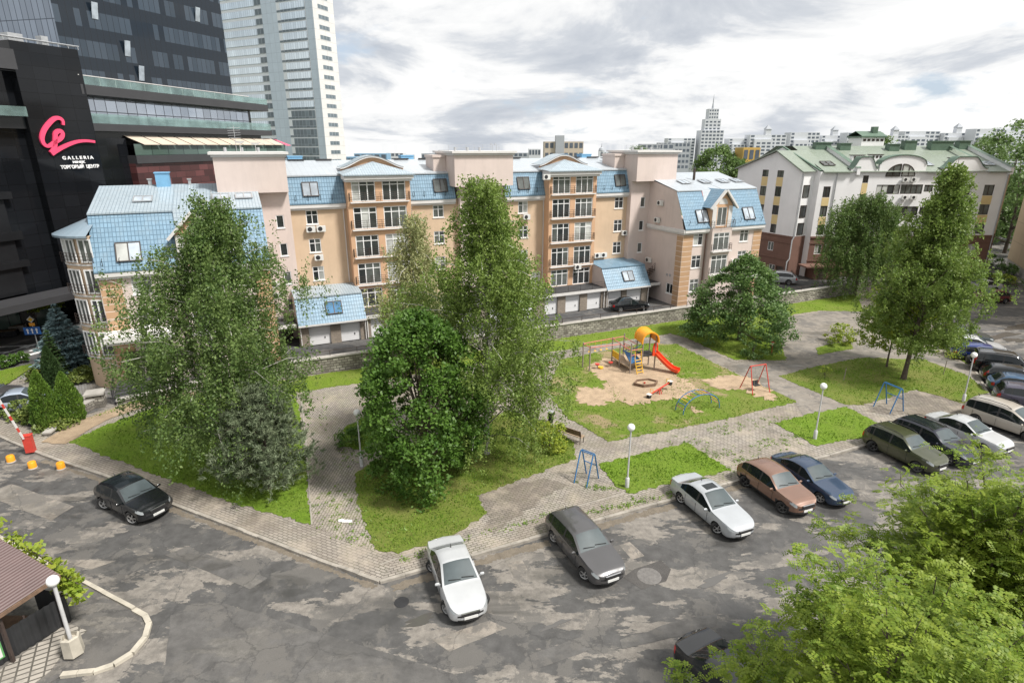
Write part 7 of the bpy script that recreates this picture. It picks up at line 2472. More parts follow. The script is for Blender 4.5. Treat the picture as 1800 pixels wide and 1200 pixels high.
t = NT('birch_bark')
o = t.tc.outputs['Object']
k_ = t.ramp(t.noise(t.mapping(o, (1.5, 1.5, 6)), 2.0, 6, .7), [(0.5, 0.0), (0.6, 1.0)])
t.set(Base_Color=t.mix(k_, (0.45, 0.43, 0.39), (0.05, 0.045, 0.04)), Roughness=.85); M['birch_bark'] = t.mat
M['bark'] = mat('dark_bark', (0.085, 0.065, 0.05), .9, .35, 5, .5, 14)
M['lf_birch'] = leaf_mat('birch_leaves', (0.071, 0.126, 0.024), (0.134, 0.208, 0.039), (0.237, 0.312, 0.074))
M['lf_birch_dark'] = leaf_mat('dark_birch_leaves', (0.048, 0.092, 0.026), (0.090, 0.156, 0.038), (0.174, 0.240, 0.070))
M['lf_birch_pale'] = leaf_mat('pale_birch_leaves', (0.172, 0.200, 0.086), (0.286, 0.315, 0.143), (0.400, 0.386, 0.186))
M['lf_maple'] = leaf_mat('maple_leaves', (0.033, 0.084, 0.012), (0.066, 0.145, 0.021), (0.123, 0.220, 0.037))
M['lf_linden'] = leaf_mat('linden_leaves', (0.042, 0.093, 0.027), (0.083, 0.159, 0.043), (0.166, 0.252, 0.073))
M['lf_locust'] = leaf_mat('locust_leaves', (0.085, 0.15, 0.018), (0.165, 0.255, 0.028), (0.28, 0.34, 0.045), .42)
M['lf_pine'] = leaf_mat('pine_needles', (0.069, 0.106, 0.055), (0.129, 0.170, 0.092), (0.221, 0.258, 0.156), .15)
M['lf_spruce'] = leaf_mat('spruce_needles', (0.085, 0.145, 0.15), (0.14, 0.22, 0.23), (0.23, 0.32, 0.33), .12)
M['lf_thuja'] = leaf_mat('thuja_sprays', (0.038, 0.089, 0.016), (0.084, 0.162, 0.024), (0.162, 0.257, 0.038), .15)
M['lf_dark'] = leaf_mat('dark_conifer_sprays', (0.014, 0.034, 0.012), (0.03, 0.06, 0.018), (0.05, 0.09, 0.026), .1)
M['lf_juniper'] = leaf_mat('juniper_sprays', (0.05, 0.085, 0.02), (0.10, 0.15, 0.03), (0.19, 0.22, 0.05), .2)
M['lf_yellow'] = leaf_mat('yellow_green_leaves', (0.110, 0.187, 0.022), (0.220, 0.308, 0.033), (0.374, 0.396, 0.055))
M['lf_far'] = leaf_mat('far_leaves', (0.065, 0.111, 0.033), (0.111, 0.182, 0.052), (0.169, 0.247, 0.078))
M['blade'] = leaf_mat('grass_blades', (0.06, 0.12, 0.012), (0.12, 0.22, 0.02), (0.2, 0.3, 0.04), .3)


def unit(v): return v / np.maximum(np.linalg.norm(v, axis=-1, keepdims=True), 1e-9)


def leaves(P_, size, rg, hang=0.0, up=0.0, asp=0.62, sv=0.35):
    """diamond leaves at points; hang pulls tips down, up turns faces to the sky"""
    n = len(P_)
    a = rg.normal(size=(n, 3)); a[:, 2] -= hang
    a = unit(a)
    b = rg.normal(size=(n, 3))
    if up:
        nz = unit(np.stack([rg.normal(size=n) * (1 - up), rg.normal(size=n) * (1 - up), np.full(n, 1.0)], 1))
        b = np.cross(nz, a)
    else:
        b = np.cross(a, b)
    b = unit(b)
    s = (size * (1 + sv * rg.uniform(-1, 1, n)))[:, None]
    p0 = P_ - a * s * .5; p2 = P_ + a * s * .5
    m = P_ - a * s * .05
    p1 = m + b * s * asp * .5; p3 = m - b * s * asp * .5
    return np.stack([p0, p1, p2, p3], 1).reshape(-1, 3)


def new_tree(name, label, loc, cat='tree', group=None):
    return thing(name, label, cat, (loc[0], loc[1], loc[2] if len(loc) > 2 else .12), 0, group)


def crown_branch(rg, base, az, length, rise, droop, n=7):
    pts = []
    for k in range(n + 1):
        u = k / n
        h = length * u * math.cos(rise) 
        z = length * (math.sin(rise) * u - droop * u * u)
        pts.append((base[0] + h * math.cos(az + .25 * u * math.sin(az * 3)), base[1] + h * math.sin(az + .25 * u * math.sin(az * 3)), base[2] + z))
    return np.array(pts)


def birch(name, label, loc, H_, Rm, prof, seed, nb=60, twigs=9, strand=1.2, per=22, leaf=.17, lm='lf_birch', base=.12, lean=(0, 0), droop=.35, bark='birch_bark', cat='tree', spread=.22, tr=.17, rise0=.75, second=None):
    rg = np.random.default_rng(seed)
    T = new_tree(name, label, loc, cat)
    tp = lambda u: np.array([lean[0] * u * u + .12 * math.sin(u * 5 + seed), lean[1] * u * u + .12 * math.cos(u * 4 + seed), H_ * u])
    tk = MB()
    us = [0, .05, .15, .3, .45, .6, .75, .9, .98]
    tk.tube([tp(u) for u in us], [tr * 1.5, tr * 1.15, tr, tr * .85, tr * .68, tr * .5, tr * .32, tr * .15, .015], 9)
    L_ = []
    for i in range(nb):
        u = base + (0.985 - base) * ((i + rg.uniform(0, 1)) / nb) ** .92
        az = i * 2.399 + rg.normal() * .35
        ln = Rm * prof((u - base) / (1 - base)) * rg.uniform(.55, 1.18)
        if rg.uniform() < .12: ln *= 1.2
        b0 = tp(u * .96)
        rise = rise0 * rg.uniform(.6, 1.25) * (1.1 - .2 * u)
        br = crown_branch(rg, b0, az, ln / max(.35, math.cos(rise)), rise, droop * rg.uniform(.8, 1.5))
        tk.tube([tuple(br[q]) for q in (0, 2, 5, 7)], [tr * .30 * (1 - .5 * u), tr * .2 * (1 - .5 * u), tr * .1, .012], 5, cap=False)
        nt = max(3, int(twigs * (.35 + ln / Rm)))
        for j in range(nt):
            q = rg.uniform(.28, 1.0) ** .8
            k = q * (len(br) - 1); k0 = min(int(k), len(br) - 2)
            p = br[k0] * (1 - (k - k0)) + br[k0 + 1] * (k - k0)
            off_ = rg.normal(size=3) * np.array([spread, spread, spread * .6]) * (1 + ln * .35)
            sl = strand * rg.uniform(.35, 1.15)
            m = max(6, int(per * rg.uniform(.6, 1.3)))
            s = rg.uniform(0, 1, m)
            sway = rg.normal(size=2) * .18
            P_ = np.stack([p[0] + off_[0] + sway[0] * s + rg.normal(size=m) * .10 * (1 + s * .3), p[1] + off_[1] + sway[1] * s + rg.normal(size=m) * .10 * (1 + s * .3), p[2] + off_[2] + .12 - s * sl + rg.normal(size=m) * .06], 1)
            L_.append(P_)
    tk.build('trunk', M[bark], T, smooth=50)
    P_ = np.concatenate(L_)
    P_ = P_[P_[:, 2] > .25]
    np_mesh('crown', leaves(P_, leaf, rg, hang=.9), 4, M[lm], T)
    return T


def clump_tree(name, label, loc, H_, Rm, z0, prof, seed, ncl=160, per=70, cr=.7, leaf=.24, lm='lf_maple', trunk_r=.16, cat='tree', up=.55, flat=.6, shell=.5, limbs=14, group=None, hang=.2, squash=(1, 1)):
    rg = np.random.default_rng(seed)
    T = new_tree(name, label, loc, cat, group)
    tk = MB()
    if trunk_r:
        tk.tube([(0, 0, -.1), (.05, 0, H_ * .15), (.0, .08, H_ * .4), (.05, 0, H_ * .75)], [trunk_r * 1.4, trunk_r, trunk_r * .75, trunk_r * .25], 9)
    L_ = []
    lob = rg.uniform(0, 6.28, 4)
    for i in range(ncl):
        u = rg.uniform(0.0, 1.0)
        az = rg.uniform(0, 2 * PI)
        lump = 1 + .13 * math.sin(3 * az + lob[0] + 4 * u) + .10 * math.sin(5 * az + lob[1] - 6 * u) + .06 * math.sin(9 * az + lob[2])
        rad = Rm * prof(u) * lump * (shell + (1 - shell) * math.sqrt(rg.uniform(0, 1)))
        c = np.array([rad * math.cos(az) * squash[0], rad * math.sin(az) * squash[1], z0 + (H_ - z0) * u * rg.uniform(.96, 1.02)])
        r_ = cr * rg.uniform(.5, 1.25)
        m = int(per * rg.uniform(.6, 1.3))
        d = unit(rg.normal(size=(m, 3))) * (rg.uniform(0, 1, (m, 1)) ** .45)
        d[:, 2] *= flat
        out = np.array([math.cos(az), math.sin(az), 0])
        P_ = c + d * r_
        P_[:, 2] -= .35 * r_ * np.maximum(0, (d @ out)) 
        L_.append(P_)
        if trunk_r and i < limbs:
            z_ = max(.15 * H_, c[2] * .55)
            tk.tube([(.02, 0, z_ * .8), tuple((c * .5 + np.array([0, 0, z_ * .45]))), tuple(c)], [trunk_r * .4, trunk_r * .25, .015], 5, cap=False)
    if trunk_r: tk.build('trunk', M['bark'], T, smooth=50)
    P_ = np.concatenate(L_)
    P_ = P_[P_[:, 2] > .08]
    np_mesh('crown', leaves(P_, leaf, rg, hang=hang, up=up), 4, M[lm], T)
    return T


ovoid = lambda u: math.sqrt(max(0.0, 1 - ((u - .38) / (.64 if u > .38 else .52)) ** 2)) if abs(u) <= 1.02 else 0
birchp = lambda u: float(np.interp(u, [0, .12, .3, .5, .68, .82, .92, 1], [.62, .92, 1.0, .86, .62, .40, .22, .08]))
birchw = lambda u: float(np.interp(u, [0, .1, .3, .5, .7, .85, .94, 1], [.55, .85, 1.0, .95, .72, .46, .26, .1]))

birch('birch_tree', 'tall broad birch with drooping branches on the left lawn', gp(406, 822), 15.6, 5.0, lambda u: float(np.interp(u, [0, .15, .42, .62, .8, .9, 1], [.8, 1.0, 1.0, .74, .42, .26, .08])), 3, 120, 24, 1.6, 40, .135, 'lf_birch_dark', .05, lean=(1.1, .3))
birch('birch_tree', 'tall pointed birch behind the round maple in the middle of the yard', gp(858, 800), 16.4, 4.9, lambda u: float(np.interp(u, [0, .12, .3, .5, .66, .75, .9, 1], [.75, .95, 1.0, .85, .6, .4, .26, .1])), 5, 120, 24, 1.4, 40, .135, 'lf_birch', .06)
birch('birch_tree', 'slim pale weeping birch standing behind the maple near the garages', gp(738, 652), 13.4, 2.7, lambda u: float(np.interp(u, [0, .2, .6, .85, 1], [.8, 1, .9, .5, .1])), 8, 60, 14, 2.4, 32, .17, 'lf_birch_pale', .2, droop=.7)
birch('birch_tree', 'tall birch with an open crown on the dry lawn at the right', gp(1590, 670), 16.8, 3.9, lambda u: float(np.interp(u, [0, .15, .3, .5, .7, .86, 1], [.9, 1, .92, .66, .42, .25, .08])), 12, 115, 21, 1.0, 36, .165, 'lf_birch', .12, lean=(.5, .3), droop=.25, bark='bark', tr=.15)
birch('weeping_tree', 'rounded weeping tree hanging over the stone wall before the white gables', gp(1500, 520), 12.6, 4.9, lambda u: float(np.interp(u, [0, .2, .5, .8, .93, 1], [.9, 1.0, .95, .68, .4, .12])), 15, 90, 18, 2.9, 42, .19, 'lf_birch_dark', .2, droop=.55, bark='bark')
birch('young_tree', 'young multi-stemmed tree with yellow-green leaves left of the right birch', gp(1560, 647), 5.8, 3.3, lambda u: float(np.interp(u, [0, .3, .7, 1], [.6, 1, .8, .15])), 17, 46, 15, .5, 24, .19, 'lf_yellow', .2, droop=.2, bark='bark', tr=.07)
clump_tree('maple_tree', 'dense round dark green maple at the end of the paved path', gp(746, 842), 9.4, 3.15, .35, lambda u: float(np.interp(u, [0, .12, .35, .6, .8, .93, 1], [.75, .96, 1.0, .95, .76, .48, .12])), 21, 330, 120, .72, .19, 'lf_maple', shell=.62, up=.5)
clump_tree('linden_tree', 'broad bushy linden with branches to the ground right of the playground', gp(1298, 600), 7.9, 4.7, .3, lambda u: float(np.interp(u, [0, .1, .3, .55, .8, .93, 1], [.9, 1.0, .98, .78, .45, .25, .08])), 23, 320, 90, .85, .23, 'lf_linden', shell=.55, flat=.5)
clump_tree('flowering_shrub', 'low green shrub at the foot of the linden by the path', gp(1322, 630), 1.5, 1.0, .05, ovoid, 24, 26, 40, .35, .16, 'lf_linden', trunk_r=.04, cat='shrub')
clump_tree('shrub', 'round green shrub on the small lawn in the asphalt plaza', gp(1472, 606), 1.9, 1.25, .05, ovoid, 25, 42, 46, .42, .17, 'lf_yellow', trunk_r=.04, cat='shrub')
clump_tree('shrub', 'leafy shrub beside the bench under the middle birch', gp(966, 790), 1.7, 1.15, .05, ovoid, 26, 40, 44, .42, .15, 'lf_yellow', trunk_r=.04, cat='shrub')
clump_tree('shrub', 'low shrub in the grass beside the left globe lamp', gp(618, 782), 1.0, .9, .05, ovoid, 27, 24, 40, .36, .14, 'lf_maple', trunk_r=.03, cat='shrub')
clump_tree('sapling', 'small sapling in the grass above the globe lamp on the right', gp(1448, 668), 1.3, .42, .5, ovoid, 28, 9, 26, .22, .12, 'lf_yellow', trunk_r=.02, cat='sapling')
clump_tree('shrub', 'bright green shrub by the kerb behind the bright blue estate', gp(1672, 628), 1.3, 1.1, .05, ovoid, 29, 26, 40, .4, .17, 'lf_yellow', trunk_r=.03, cat='shrub')
for i, (px, py, h, r_, lm, lab) in enumerate(((1742, 470, 1.7, 1.5, 'lf_maple', 'dark shrub in the garden bed by the panel house'), (1759, 497, 1.0, 1.5, 'lf_yellow', 'yellow-flowered bush in the garden bed on the right'), (1785, 505, 1.2, 2.6, 'lf_linden', 'wide low bush at the right edge behind the dark red hatchback'), (1768, 483, 1.4, 1.3, 'lf_linden', 'green bush between the dark shrub and the panel house'), (1735, 490, .9, 1.3, 'lf_maple', 'low green bush left of the yellow-flowered one'))):
    clump_tree('garden_bush', lab, gp(px, py), h, r_, .03, ovoid, 31 + i, 26, 40, .5, .24, lm, trunk_r=.03, cat='shrub')
clump_tree('city_tree', 'big round tree standing between the lift tower and the white gables', ((1268 - 900) / 1028 / 1.05 * 132, 132, -.5), 17.6, 6.2, 3, lambda u: math.sqrt(max(0, 1 - (u - .45) ** 2 / .31)), 41, 150, 60, 1.6, .62, 'lf_far', trunk_r=.3)
clump_tree('city_tree', 'lower tree left of the yellow house', ((1302 - 900) / 1028 / 1.05 * 126, 126, -.5), 15, 4.0, 3, lambda u: math.sqrt(max(0, 1 - (u - .45) ** 2 / .31)), 42, 90, 50, 1.4, .6, 'lf_far', trunk_r=.25)
for i, (px, D, h, r_, lab) in enumerate(((1790, 118, 22, 8, 'tall tree behind the white gabled house at the right edge'), (1779, 112, 13, 5, 'lower tree in the gap between the white house and the panel house'), (1812, 100, 19, 7, 'tree at the right edge above the panel house balconies'), (1541, 190, 21.2, 6, 'treetop showing over the green roof beside the roof tower'), (1735, 200, 20.6, 6, 'small treetop over the right end of the green roof'), (1120, 330, 17.5, 9, 'distant treetop beside the right lift tower'))):
    clump_tree('city_tree', lab, ((px - 900) / 1028 / 1.05 * D, D, -.5), h, r_, 2, lambda u: math.sqrt(max(0, 1 - (u - .45) ** 2 / .31)), 43 + i, 120, 50, 1.7, .62, 'lf_far', trunk_r=.25)
for i, (px, py, lab) in enumerate(((66, 578, 'small street tree with a round crown by the blue lane sign'), (100, 572, 'small street tree with a round crown in front of the shop doors'))):
    clump_tree('street_tree', lab, gp(px, py, .1), 3.4, 1.05, 1.9, lambda u: math.sqrt(max(0, 1 - (u - .5) ** 2 / .27)), 55 + i, 34, 40, .4, .2, 'lf_yellow', trunk_r=.06)
for i, (px, py, lab) in enumerate(((9, 645, 'clipped round shrub nearest the left edge on the corner lawn'), (25, 641, 'middle of the three clipped shrubs on the corner lawn'), (42, 636, 'clipped round shrub nearest the street sign'))):
    clump_tree('clipped_shrub', lab, gp(px, py, .1), .95, .37, .08, ovoid, 60 + i, 30, 46, .2, .12, 'lf_maple', trunk_r=.04, cat='shrub', group='clipped shrubs on the corner lawn')
for i, (px, py, h, r_, lab) in enumerate(((50, 724, .9, 1.7, 'yellow-green spreading juniper left of the thujas'), (78, 738, .8, 1.4, 'spreading juniper at the foot of the left thuja'), (100, 752, .5, 1.1, 'low ground juniper by the stepped stone wall'), (150, 668, .8, 1.3, 'juniper in the bed under the blue spruce'), (70, 668, 1.0, .7, 'small golden shrub at the corner of the entrance paving'))):
    clump_tree('juniper', lab, gp(px, py), h, r_, .03, ovoid, 70 + i, 46, 44, .42, .2, 'lf_juniper', trunk_r=.04, cat='shrub', up=.3)


def conifer(name, label, loc, H_, Rm, seed, lm, layers=16, per=15, leaf=.26, droop=.3, z0=.25, power=.85, bark='bark', cat='tree'):
    rg = np.random.default_rng(seed)
    T = new_tree(name, label, loc, cat)
    tk = MB(); tk.tube([(0, 0, -.1), (0, 0, H_ * .5), (0, 0, H_ * .98)], [.14, .09, .01], 8)
    L_, D_ = [], []
    for i in range(layers):
        u = i / (layers - 1)
        z = z0 + (H_ - z0) * u
        rad = Rm * (1 - u) ** power * rg.uniform(.88, 1.1) + .06
        nbr = max(4, int(per * (1 - .6 * u)))
        for j in range(nbr):
            az = 2 * PI * (j + rg.uniform(-.3, .3)) / nbr + i * .7
            ln = rad * rg.uniform(.75, 1.12)
            tip = np.array([ln * math.cos(az), ln * math.sin(az), -droop * ln + .12 * ln])
            tk.tube([(0, 0, z), tuple(np.array([0, 0, z]) + tip)], [.02, .006], 4, cap=False)
            m = int(16 + 34 * ln)
            s = np.sqrt(rg.uniform(.05, 1, m))
            side = np.array([-math.sin(az), math.cos(az), 0])
            w_ = rg.normal(size=m) * .17 * (1.2 - s * .7) * (ln + .3)
            P_ = np.array([0, 0, z]) + tip * s[:, None] + side * w_[:, None]
            P_[:, 2] += -np.abs(w_) * .35 + rg.normal(size=m) * .04
            L_.append(P_)
            dd = unit(tip[None, :] + side * (np.sign(w_) * .7 * ln)[:, None] + rg.normal(size=(m, 3)) * .22 * ln)
            D_.append(dd)
    tk.build('trunk', M[bark], T, smooth=50)
    P_ = np.concatenate(L_); a = np.concatenate(D_)
    nz = unit(np.array([0, 0, 1.0]) + rg.normal(size=a.shape) * .45)
    b = unit(np.cross(nz, a))
    s = leaf * rg.uniform(.6, 1.2, (len(P_), 1))
    v = np.stack([P_ - a * s * .5, P_ + b * s * .17, P_ + a * s * .5, P_ - b * s * .17], 1).reshape(-1, 3)
    np_mesh('crown', v, 4, M[lm], T)
    return T


conifer('spruce_tree', 'blue spruce in front of the round corner of the apartment house', gp(124, 653), 5.5, 2.7, 81, 'lf_spruce', 18, 17, .34, .25)
conifer('spruce_tree', 'darker green spruce standing left in front of the blue spruce', gp(104, 668), 3.9, .95, 82, 'lf_dark', 15, 13, .26, .2)


def pine(name, label, loc, H_, Rm, seed):
    rg = np.random.default_rng(seed)
    T = new_tree(name, label, loc)
    tk = MB(); tk.tube([(0, 0, -.1), (.1, 0, H_ * .4), (0, .1, H_ * .95)], [.13, .09, .015], 8)
    base, dirs = [], []
    for i in range(80):
        u = .06 + .94 * i / 80
        az = i * 2.399 + rg.normal() * .3
        ln = Rm * float(np.interp(u, [0, .2, .5, .8, 1], [.85, 1.0, .9, .55, .12])) * rg.uniform(.6, 1.15)
        br = crown_branch(rg, (0, 0, H_ * u * .92), az, ln * 1.1, .35, .05)
        tk.tube([tuple(br[0]), tuple(br[3]), tuple(br[-1])], [.03, .02, .008], 4, cap=False)
        for j in range(int(8 + 6 * ln)):
            q = rg.uniform(.35, 1.0) * (len(br) - 1); k0 = min(int(q), len(br) - 2)
            p = br[k0] + (br[k0 + 1] - br[k0]) * (q - k0) + rg.normal(size=3) * .2 * (1 + ln * .25)
            d = unit(np.array([math.cos(az) * .7, math.sin(az) * .7, .75]) + rg.normal(size=3) * .5)
            base.append(p); dirs.append(d)
    tk.build('trunk', M['bark'], T, smooth=50)
    base = np.array(base); dirs = np.array(dirs)
    nn = 34
    P_ = np.repeat(base, nn, 0); d = np.repeat(dirs, nn, 0)
    s = rg.uniform(0, .32, (len(P_), 1))
    a = unit(d * .75 + rg.normal(size=P_.shape) * .6)
    root = P_ + d * s
    ln = rg.uniform(.14, .26, (len(P_), 1))
    b = unit(np.cross(a, rg.normal(size=P_.shape))) * .022
    v = np.stack([root - b, root + b, root + a * ln], 1).reshape(-1, 3)
    np_mesh('crown', v, 3, M['lf_pine'], T)
    return T


pine('pine_tree', 'grey-green bushy pine in front of the left birch', gp(474, 862), 6.0, 2.45, 91)


def thuja(label, loc, H_, Rm, seed, group='thujas by the driveway', lm='lf_thuja'):
    rg = np.random.default_rng(seed)
    T = new_tree('thuja', label, loc, 'thuja', group)
    tk = MB(); tk.tube([(0, 0, -.1), (0, 0, H_ * .9)], [.08, .02], 7); tk.build('trunk', M['bark'], T)
    n = 9500
    u = rg.uniform(0, 1, n) ** 1.15
    az = rg.uniform(0, 2 * PI, n)
    r_ = Rm * np.interp(u, [0, .12, .35, .7, .9, 1], [.82, 1, .95, .6, .28, .04]) * (1 + .10 * np.sin(az * 5 + u * 9) + .07 * np.sin(az * 9 - u * 14)) * (.72 + .28 * np.sqrt(rg.uniform(0, 1, n)))
    P_ = np.stack([r_ * np.cos(az), r_ * np.sin(az), .08 + H_ * u], 1)
    a = unit(np.stack([np.cos(az) * .45, np.sin(az) * .45, np.full(n, 1.0)], 1) + rg.normal(size=(n, 3)) * .28)
    b = unit(np.cross(a, rg.normal(size=(n, 3))))
    s = .17 * rg.uniform(.6, 1.2, (n, 1))
    v = np.stack([P_ - a * s * .5, P_ + b * s * .22, P_ + a * s * .5, P_ - b * s * .22], 1).reshape(-1, 3)
    np_mesh('crown', v, 4, M[lm], T)


thuja('tall cone-shaped thuja left of its twin by the driveway', gp(88, 752), 3.8, .82, 101)
thuja('cone-shaped thuja right of its twin beside the stepped wall', gp(129, 742), 3.4, .8, 102)
thuja('slim dark thuja behind the two front thujas', gp(100, 688), 3.4, .7, 103, lm='lf_dark')


def locust(label, loc, H_, Rm, seed, nleaf=5200, z0=4.5):
    rg = np.random.default_rng(seed)
    T = new_tree('locust_tree', label, loc)
    tk = MB()
    tk.tube([(0, 0, -.1), (.1, 0, 2.2), (0, .1, z0 + .5), (.15, .1, H_ * .7)], [.26, .2, .16, .05], 10)
    cl = []
    nb = 46
    for i in range(nb):
        az = i * 2.399 + rg.normal() * .3
        el = rg.uniform(.05, 1.35)
        ln = Rm * rg.uniform(.72, 1.05) * (1 - .12 * math.sin(el))
        tip = np.array([ln * math.cos(el) * math.cos(az), ln * math.cos(el) * math.sin(az), (H_ - z0) * math.sin(el) * rg.uniform(.75, 1.0)])
        o = np.array([0, 0, z0 - .6 + rg.uniform(0, 1.2)])
        mid = o + tip * .5 + np.array([0, 0, .35]) + rg.normal(size=3) * .25
        tk.tube([tuple(o), tuple(mid), tuple(o + tip)], [.07, .035, .008], 6, cap=False)
        for j in range(26):
            q = rg.uniform(.3, 1.04)
            p = (o * (1 - q) ** 2 + 2 * q * (1 - q) * mid + q * q * (o + tip)) + rg.normal(size=3) * np.array([.42, .42, .26])
            cl.append(p)
            if j < 7: tk.tube([tuple(o + tip * q * .95), tuple(p)], [.012, .004], 4, cap=False)
    tk.build('trunk', M['bark'], T, smooth=50)
    cl = np.array(cl)
    idx = rg.integers(0, len(cl), nleaf)
    root = cl[idx] + rg.normal(size=(nleaf, 3)) * np.array([.18, .18, .12])
    d = unit(rg.normal(size=(nleaf, 3)) * np.array([1, 1, .35]) + np.array([0, 0, -.12]))
    nz = unit(np.array([0, 0, 1.0]) + rg.normal(size=(nleaf, 3)) * .35)
    sd_ = unit(np.cross(nz, d))
    ln = rg.uniform(.20, .36, nleaf)
    out = []
    npair = 6
    for k in range(npair):
        s = (k + .8) / (npair + .3)
        c = root + d * (ln * s)[:, None] + np.array([0, 0, -1.0]) * (ln * .28 * s * s)[:, None]
        for sg in (1, -1):
            a = unit(sd_ * sg + d * .35 + rg.normal(size=(nleaf, 3)) * .16)
            b = unit(np.cross(nz, a))
            l_ = (ln * .32 * (1 - .35 * s))[:, None]
            w_ = l_ * .33
            out.append(np.stack([c, c + a * l_ * .5 + b * w_, c + a * l_, c + a * l_ * .5 - b * w_], 1))
    # island colours go with the leaf: join the leaflets of one leaf through random offsets only
    v = np.concatenate(out, 0).reshape(-1, 3)
    np_mesh('crown', v, 4, M['lf_locust'], T)
    return T


locust('big yellow-green locust tree filling the bottom right corner', (7.9, 8.25, 0), 10.4, 4.2, 111, 16000, 4.4)
locust('yellow-green locust tree in front of the olive off-roader', (12.9, 13.2, 0), 10.0, 3.7, 112, 13000, 4.6)
locust('yellow-green locust tree at the right edge behind the front one', (15.6, 9.6, 0), 9.6, 3.9, 113, 9000, 4.2)

# vine on the shelter
rg = np.random.default_rng(5)
for lab, a, b, n, z0, z1 in (('leafy vine at the corner of the brown roof beside the lamp', (98, 1012), (140, 1035), 420, .9, 2.5), ('vine along the roadside edge of the brown roof', (0, 940), (95, 1000), 260, 1.5, 2.5)):
    A_, B_ = np.array(gp(*a, 1.8)), np.array(gp(*b, 1.8))
    T = new_tree('climbing_vine', lab, (A_[0], A_[1], .05), 'vine')
    s = rg.uniform(0, 1, n)
    lumps = .5 + .5 * np.sin(s * 17 + 1)
    P_ = np.stack([(B_ - A_)[0] * s + rg.normal(size=n) * .16, (B_ - A_)[1] * s + rg.normal(size=n) * .16, z0 + (z1 - z0) * rg.uniform(.3, 1, n) * (.55 + .45 * lumps)], 1)
    np_mesh('foliage', leaves(P_, .2, rg, .3, .6, .85), 4, M['lf_yellow'], T)
    st = MB(); st.tube([(0, 0, 0), ((B_ - A_)[0] * .3, (B_ - A_)[1] * .3, z1 * .8), ((B_ - A_)[0], (B_ - A_)[1], z1 * .8)], .02, 5); st.build('stem', M['bark'], T)


# grass blades and weeds
def inside(poly, pts):
    x, y = pts[:, 0], pts[:, 1]
    c = np.zeros(len(pts), bool)
    n = len(poly)
    j = n - 1
    for i in range(n):
        xi, yi = poly[i][:2]; xj, yj = poly[j][:2]
        if abs(yj - yi) > 1e-12:
            c ^= ((yi > y) != (yj > y)) & (x < (xj - xi) * (y - yi) / (yj - yi) + xi)
        j = i
    return c


V = []
rg = np.random.default_rng(77)
for poly, z, dens, nm in LAWNS:
    a = np.array([p[:2] for p in poly])
    lo, hi = a.min(0), a.max(0)
    area = (hi - lo).prod()
    dist = np.linalg.norm(a.mean(0))
    k = int(min(30000, area * (110 if dist < 36 else 45 if dist < 55 else 14)))
    p = rg.uniform(lo, hi, (k, 2))
    p = p[inside(poly, p)]
    # thin out where it is worn
    keep = (np.sin(p[:, 0] * 1.7 + np.sin(p[:, 1] * 1.3) * 2) + np.sin(p[:, 1] * 2.3 + p[:, 0] * .7) > rg.uniform(-2.4, 1.2, len(p)))
    p = p[keep]
    if 'play' in nm:
        for cx, cy, rx, ry in ((1105, 655, 80, 38), (1040, 700, 38, 22), (1300, 682, 75, 24), (1135, 700, 50, 10)):
            c = np.array(gp(cx, cy)); ex = abs(gp(cx + rx, cy)[0] - c[0]); ey = abs(gp(cx, cy - ry)[1] - c[1])
            p = p[((p[:, 0] - c[0]) / ex) ** 2 + ((p[:, 1] - c[1]) / ey) ** 2 > rg.uniform(.55, 1.1, len(p))]
    m = len(p)
    h = rg.uniform(.05, .15, m) * (1.0 if dist < 60 else 1.3)
    az = rg.uniform(0, 2 * PI, m); wv = rg.uniform(.012, .035, m) * (1 + dist / 60)
    d = np.stack([np.cos(az) * wv, np.sin(az) * wv, np.zeros(m)], 1)
    b = np.stack([p[:, 0], p[:, 1], np.full(m, z - .01)], 1)
    tip = b + np.stack([rg.normal(size=m) * .05, rg.normal(size=m) * .05, h], 1)
    V.append(np.stack([b - d, b + d, tip], 1).reshape(-1, 3))
gr = np_mesh('grass', np.concatenate(V), 3, M['blade'])
tag(gr, 'short blades of green grass growing over the yard lawns', 'grass', kind='stuff')

V = []
for (a, b, n, w_) in (((575, 870), (640, 960), 90, 1.2), ((700, 990), (1010, 895), 60, .25), ((1040, 905), (1180, 872), 70, .3), ((1200, 780), (1330, 830), 120, 1.6), ((1330, 790), (1420, 770), 60, .8), ((590, 760), (620, 820), 40, .5), ((1250, 760), (1380, 740), 60, .8), ((1010, 850), (1080, 866), 30, .3)):
    A_, B_ = np.array(gp(*a)), np.array(gp(*b))
    for k in range(n):
        c = A_ + (B_ - A_) * rg.uniform(0, 1) + rg.normal(size=2) * w_ * .5
        m = rg.integers(3, 12)
        V.append(np.concatenate([c + rg.normal(size=(m, 2)) * .07, rg.uniform(.13, .2, (m, 1))], 1))
wd = np_mesh('weeds', leaves(np.concatenate(V), .085, rg, 0, .6), 4, M['blade'])
tag(wd, 'scattered weeds sprouting between the worn pavers', 'weeds', kind='stuff')


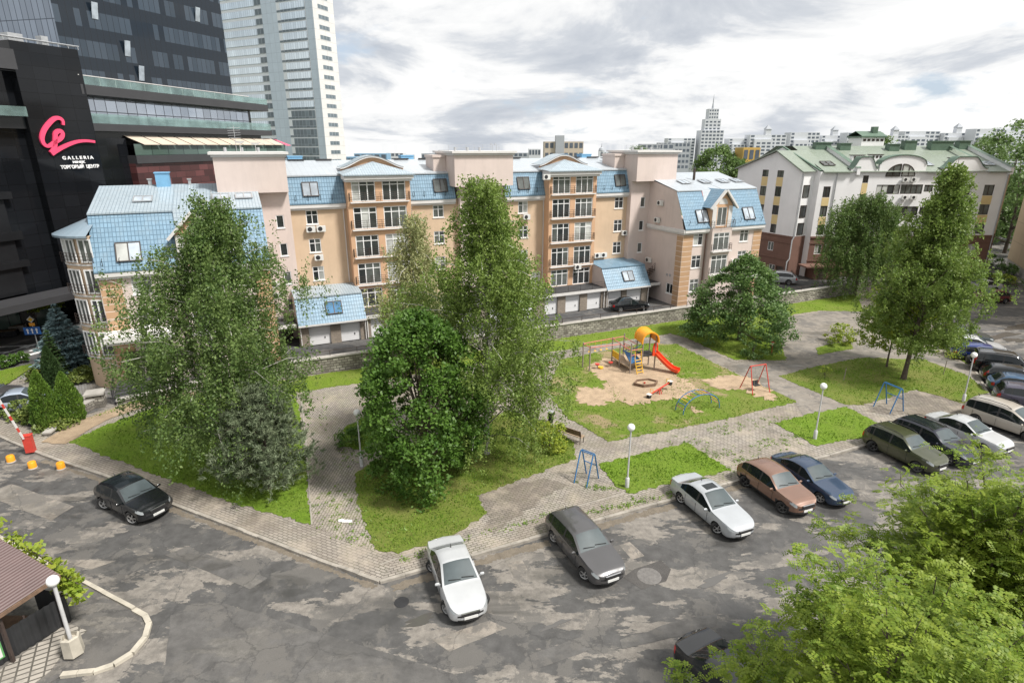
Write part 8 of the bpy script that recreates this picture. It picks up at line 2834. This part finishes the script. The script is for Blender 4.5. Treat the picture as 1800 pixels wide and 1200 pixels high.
# ------------------------------------------------------------------ every far-apart piece becomes an object of its own
def split_pieces(o):
    me = o.data
    nv, nf = len(me.vertices), len(me.polygons)
    if me.users > 1 or nv > 9000 or nf < 2 or nv == 0: return
    co = np.empty(nv * 3, np.float32); me.vertices.foreach_get('co', co); co = co.reshape(-1, 3)
    _, inv = np.unique(np.round(co / 1e-4).astype(np.int64), axis=0, return_inverse=True)
    inv = inv.ravel()
    par = list(range(int(inv.max()) + 1))

    def find(a):
        while par[a] != a:
            par[a] = par[par[a]]; a = par[a]
        return a
    fv = [[int(inv[v]) for v in p.vertices] for p in me.polygons]
    for q in fv:
        r0 = find(q[0])
        for v in q[1:]: par[find(v)] = r0
    isl = np.array([find(int(i)) for i in inv])
    ids, isl = np.unique(isl, return_inverse=True)
    isl = isl.ravel()
    k = len(ids)
    if k < 2 or k > 700: return
    lo = np.full((k, 3), np.inf); hi = np.full((k, 3), -np.inf)
    np.minimum.at(lo, isl, co); np.maximum.at(hi, isl, co)
    size = (hi - lo).max(1)
    gap = np.maximum(0, np.maximum(lo[:, None] - hi[None], lo[None] - hi[:, None]))
    near = np.sqrt((gap ** 2).sum(2)) <= np.maximum(.02, .5 * np.maximum(size[:, None], size[None]))
    lab = np.arange(k)
    while True:
        n2 = np.array([lab[near[i]].min() for i in range(k)])
        if (n2 == lab).all(): break
        lab = n2
    grp = np.unique(lab)
    if len(grp) < 2 or len(grp) > 40: return
    uvl = me.uv_layers[0].data if me.uv_layers else None
    for gi, g in enumerate(grp):
        fs = [p for p in me.polygons if lab[isl[p.vertices[0]]] == g]
        vm, vs, ff, uv, mi, sm = {}, [], [], [], [], []
        for p in fs:
            q = []
            for v, li in zip(p.vertices, p.loop_indices):
                if v not in vm: vm[v] = len(vs); vs.append(tuple(co[v]))
                q.append(vm[v])
                if uvl: uv.extend(uvl[li].uv)
            ff.append(q); mi.append(p.material_index); sm.append(p.use_smooth)
        m2 = bpy.data.meshes.new(o.name)
        m2.from_pydata(vs, [], ff)
        for mm in me.materials: m2.materials.append(mm)
        m2.polygons.foreach_set('material_index', mi); m2.polygons.foreach_set('use_smooth', sm)
        if any(sm): m2.set_sharp_from_angle(angle=R(38))
        if uvl: m2.uv_layers.new(name='UVMap').data.foreach_set('uv', uv)
        if gi == 0: first = m2
        else:
            c = o.copy(); c.data = m2; COL.objects.link(c)
    o.data = first


for o in list(COL.objects):
    if o.type == 'MESH' and o.parent is not None and o.name.split('.')[0] not in ('crown', 'foliage', 'lettering'): split_pieces(o)
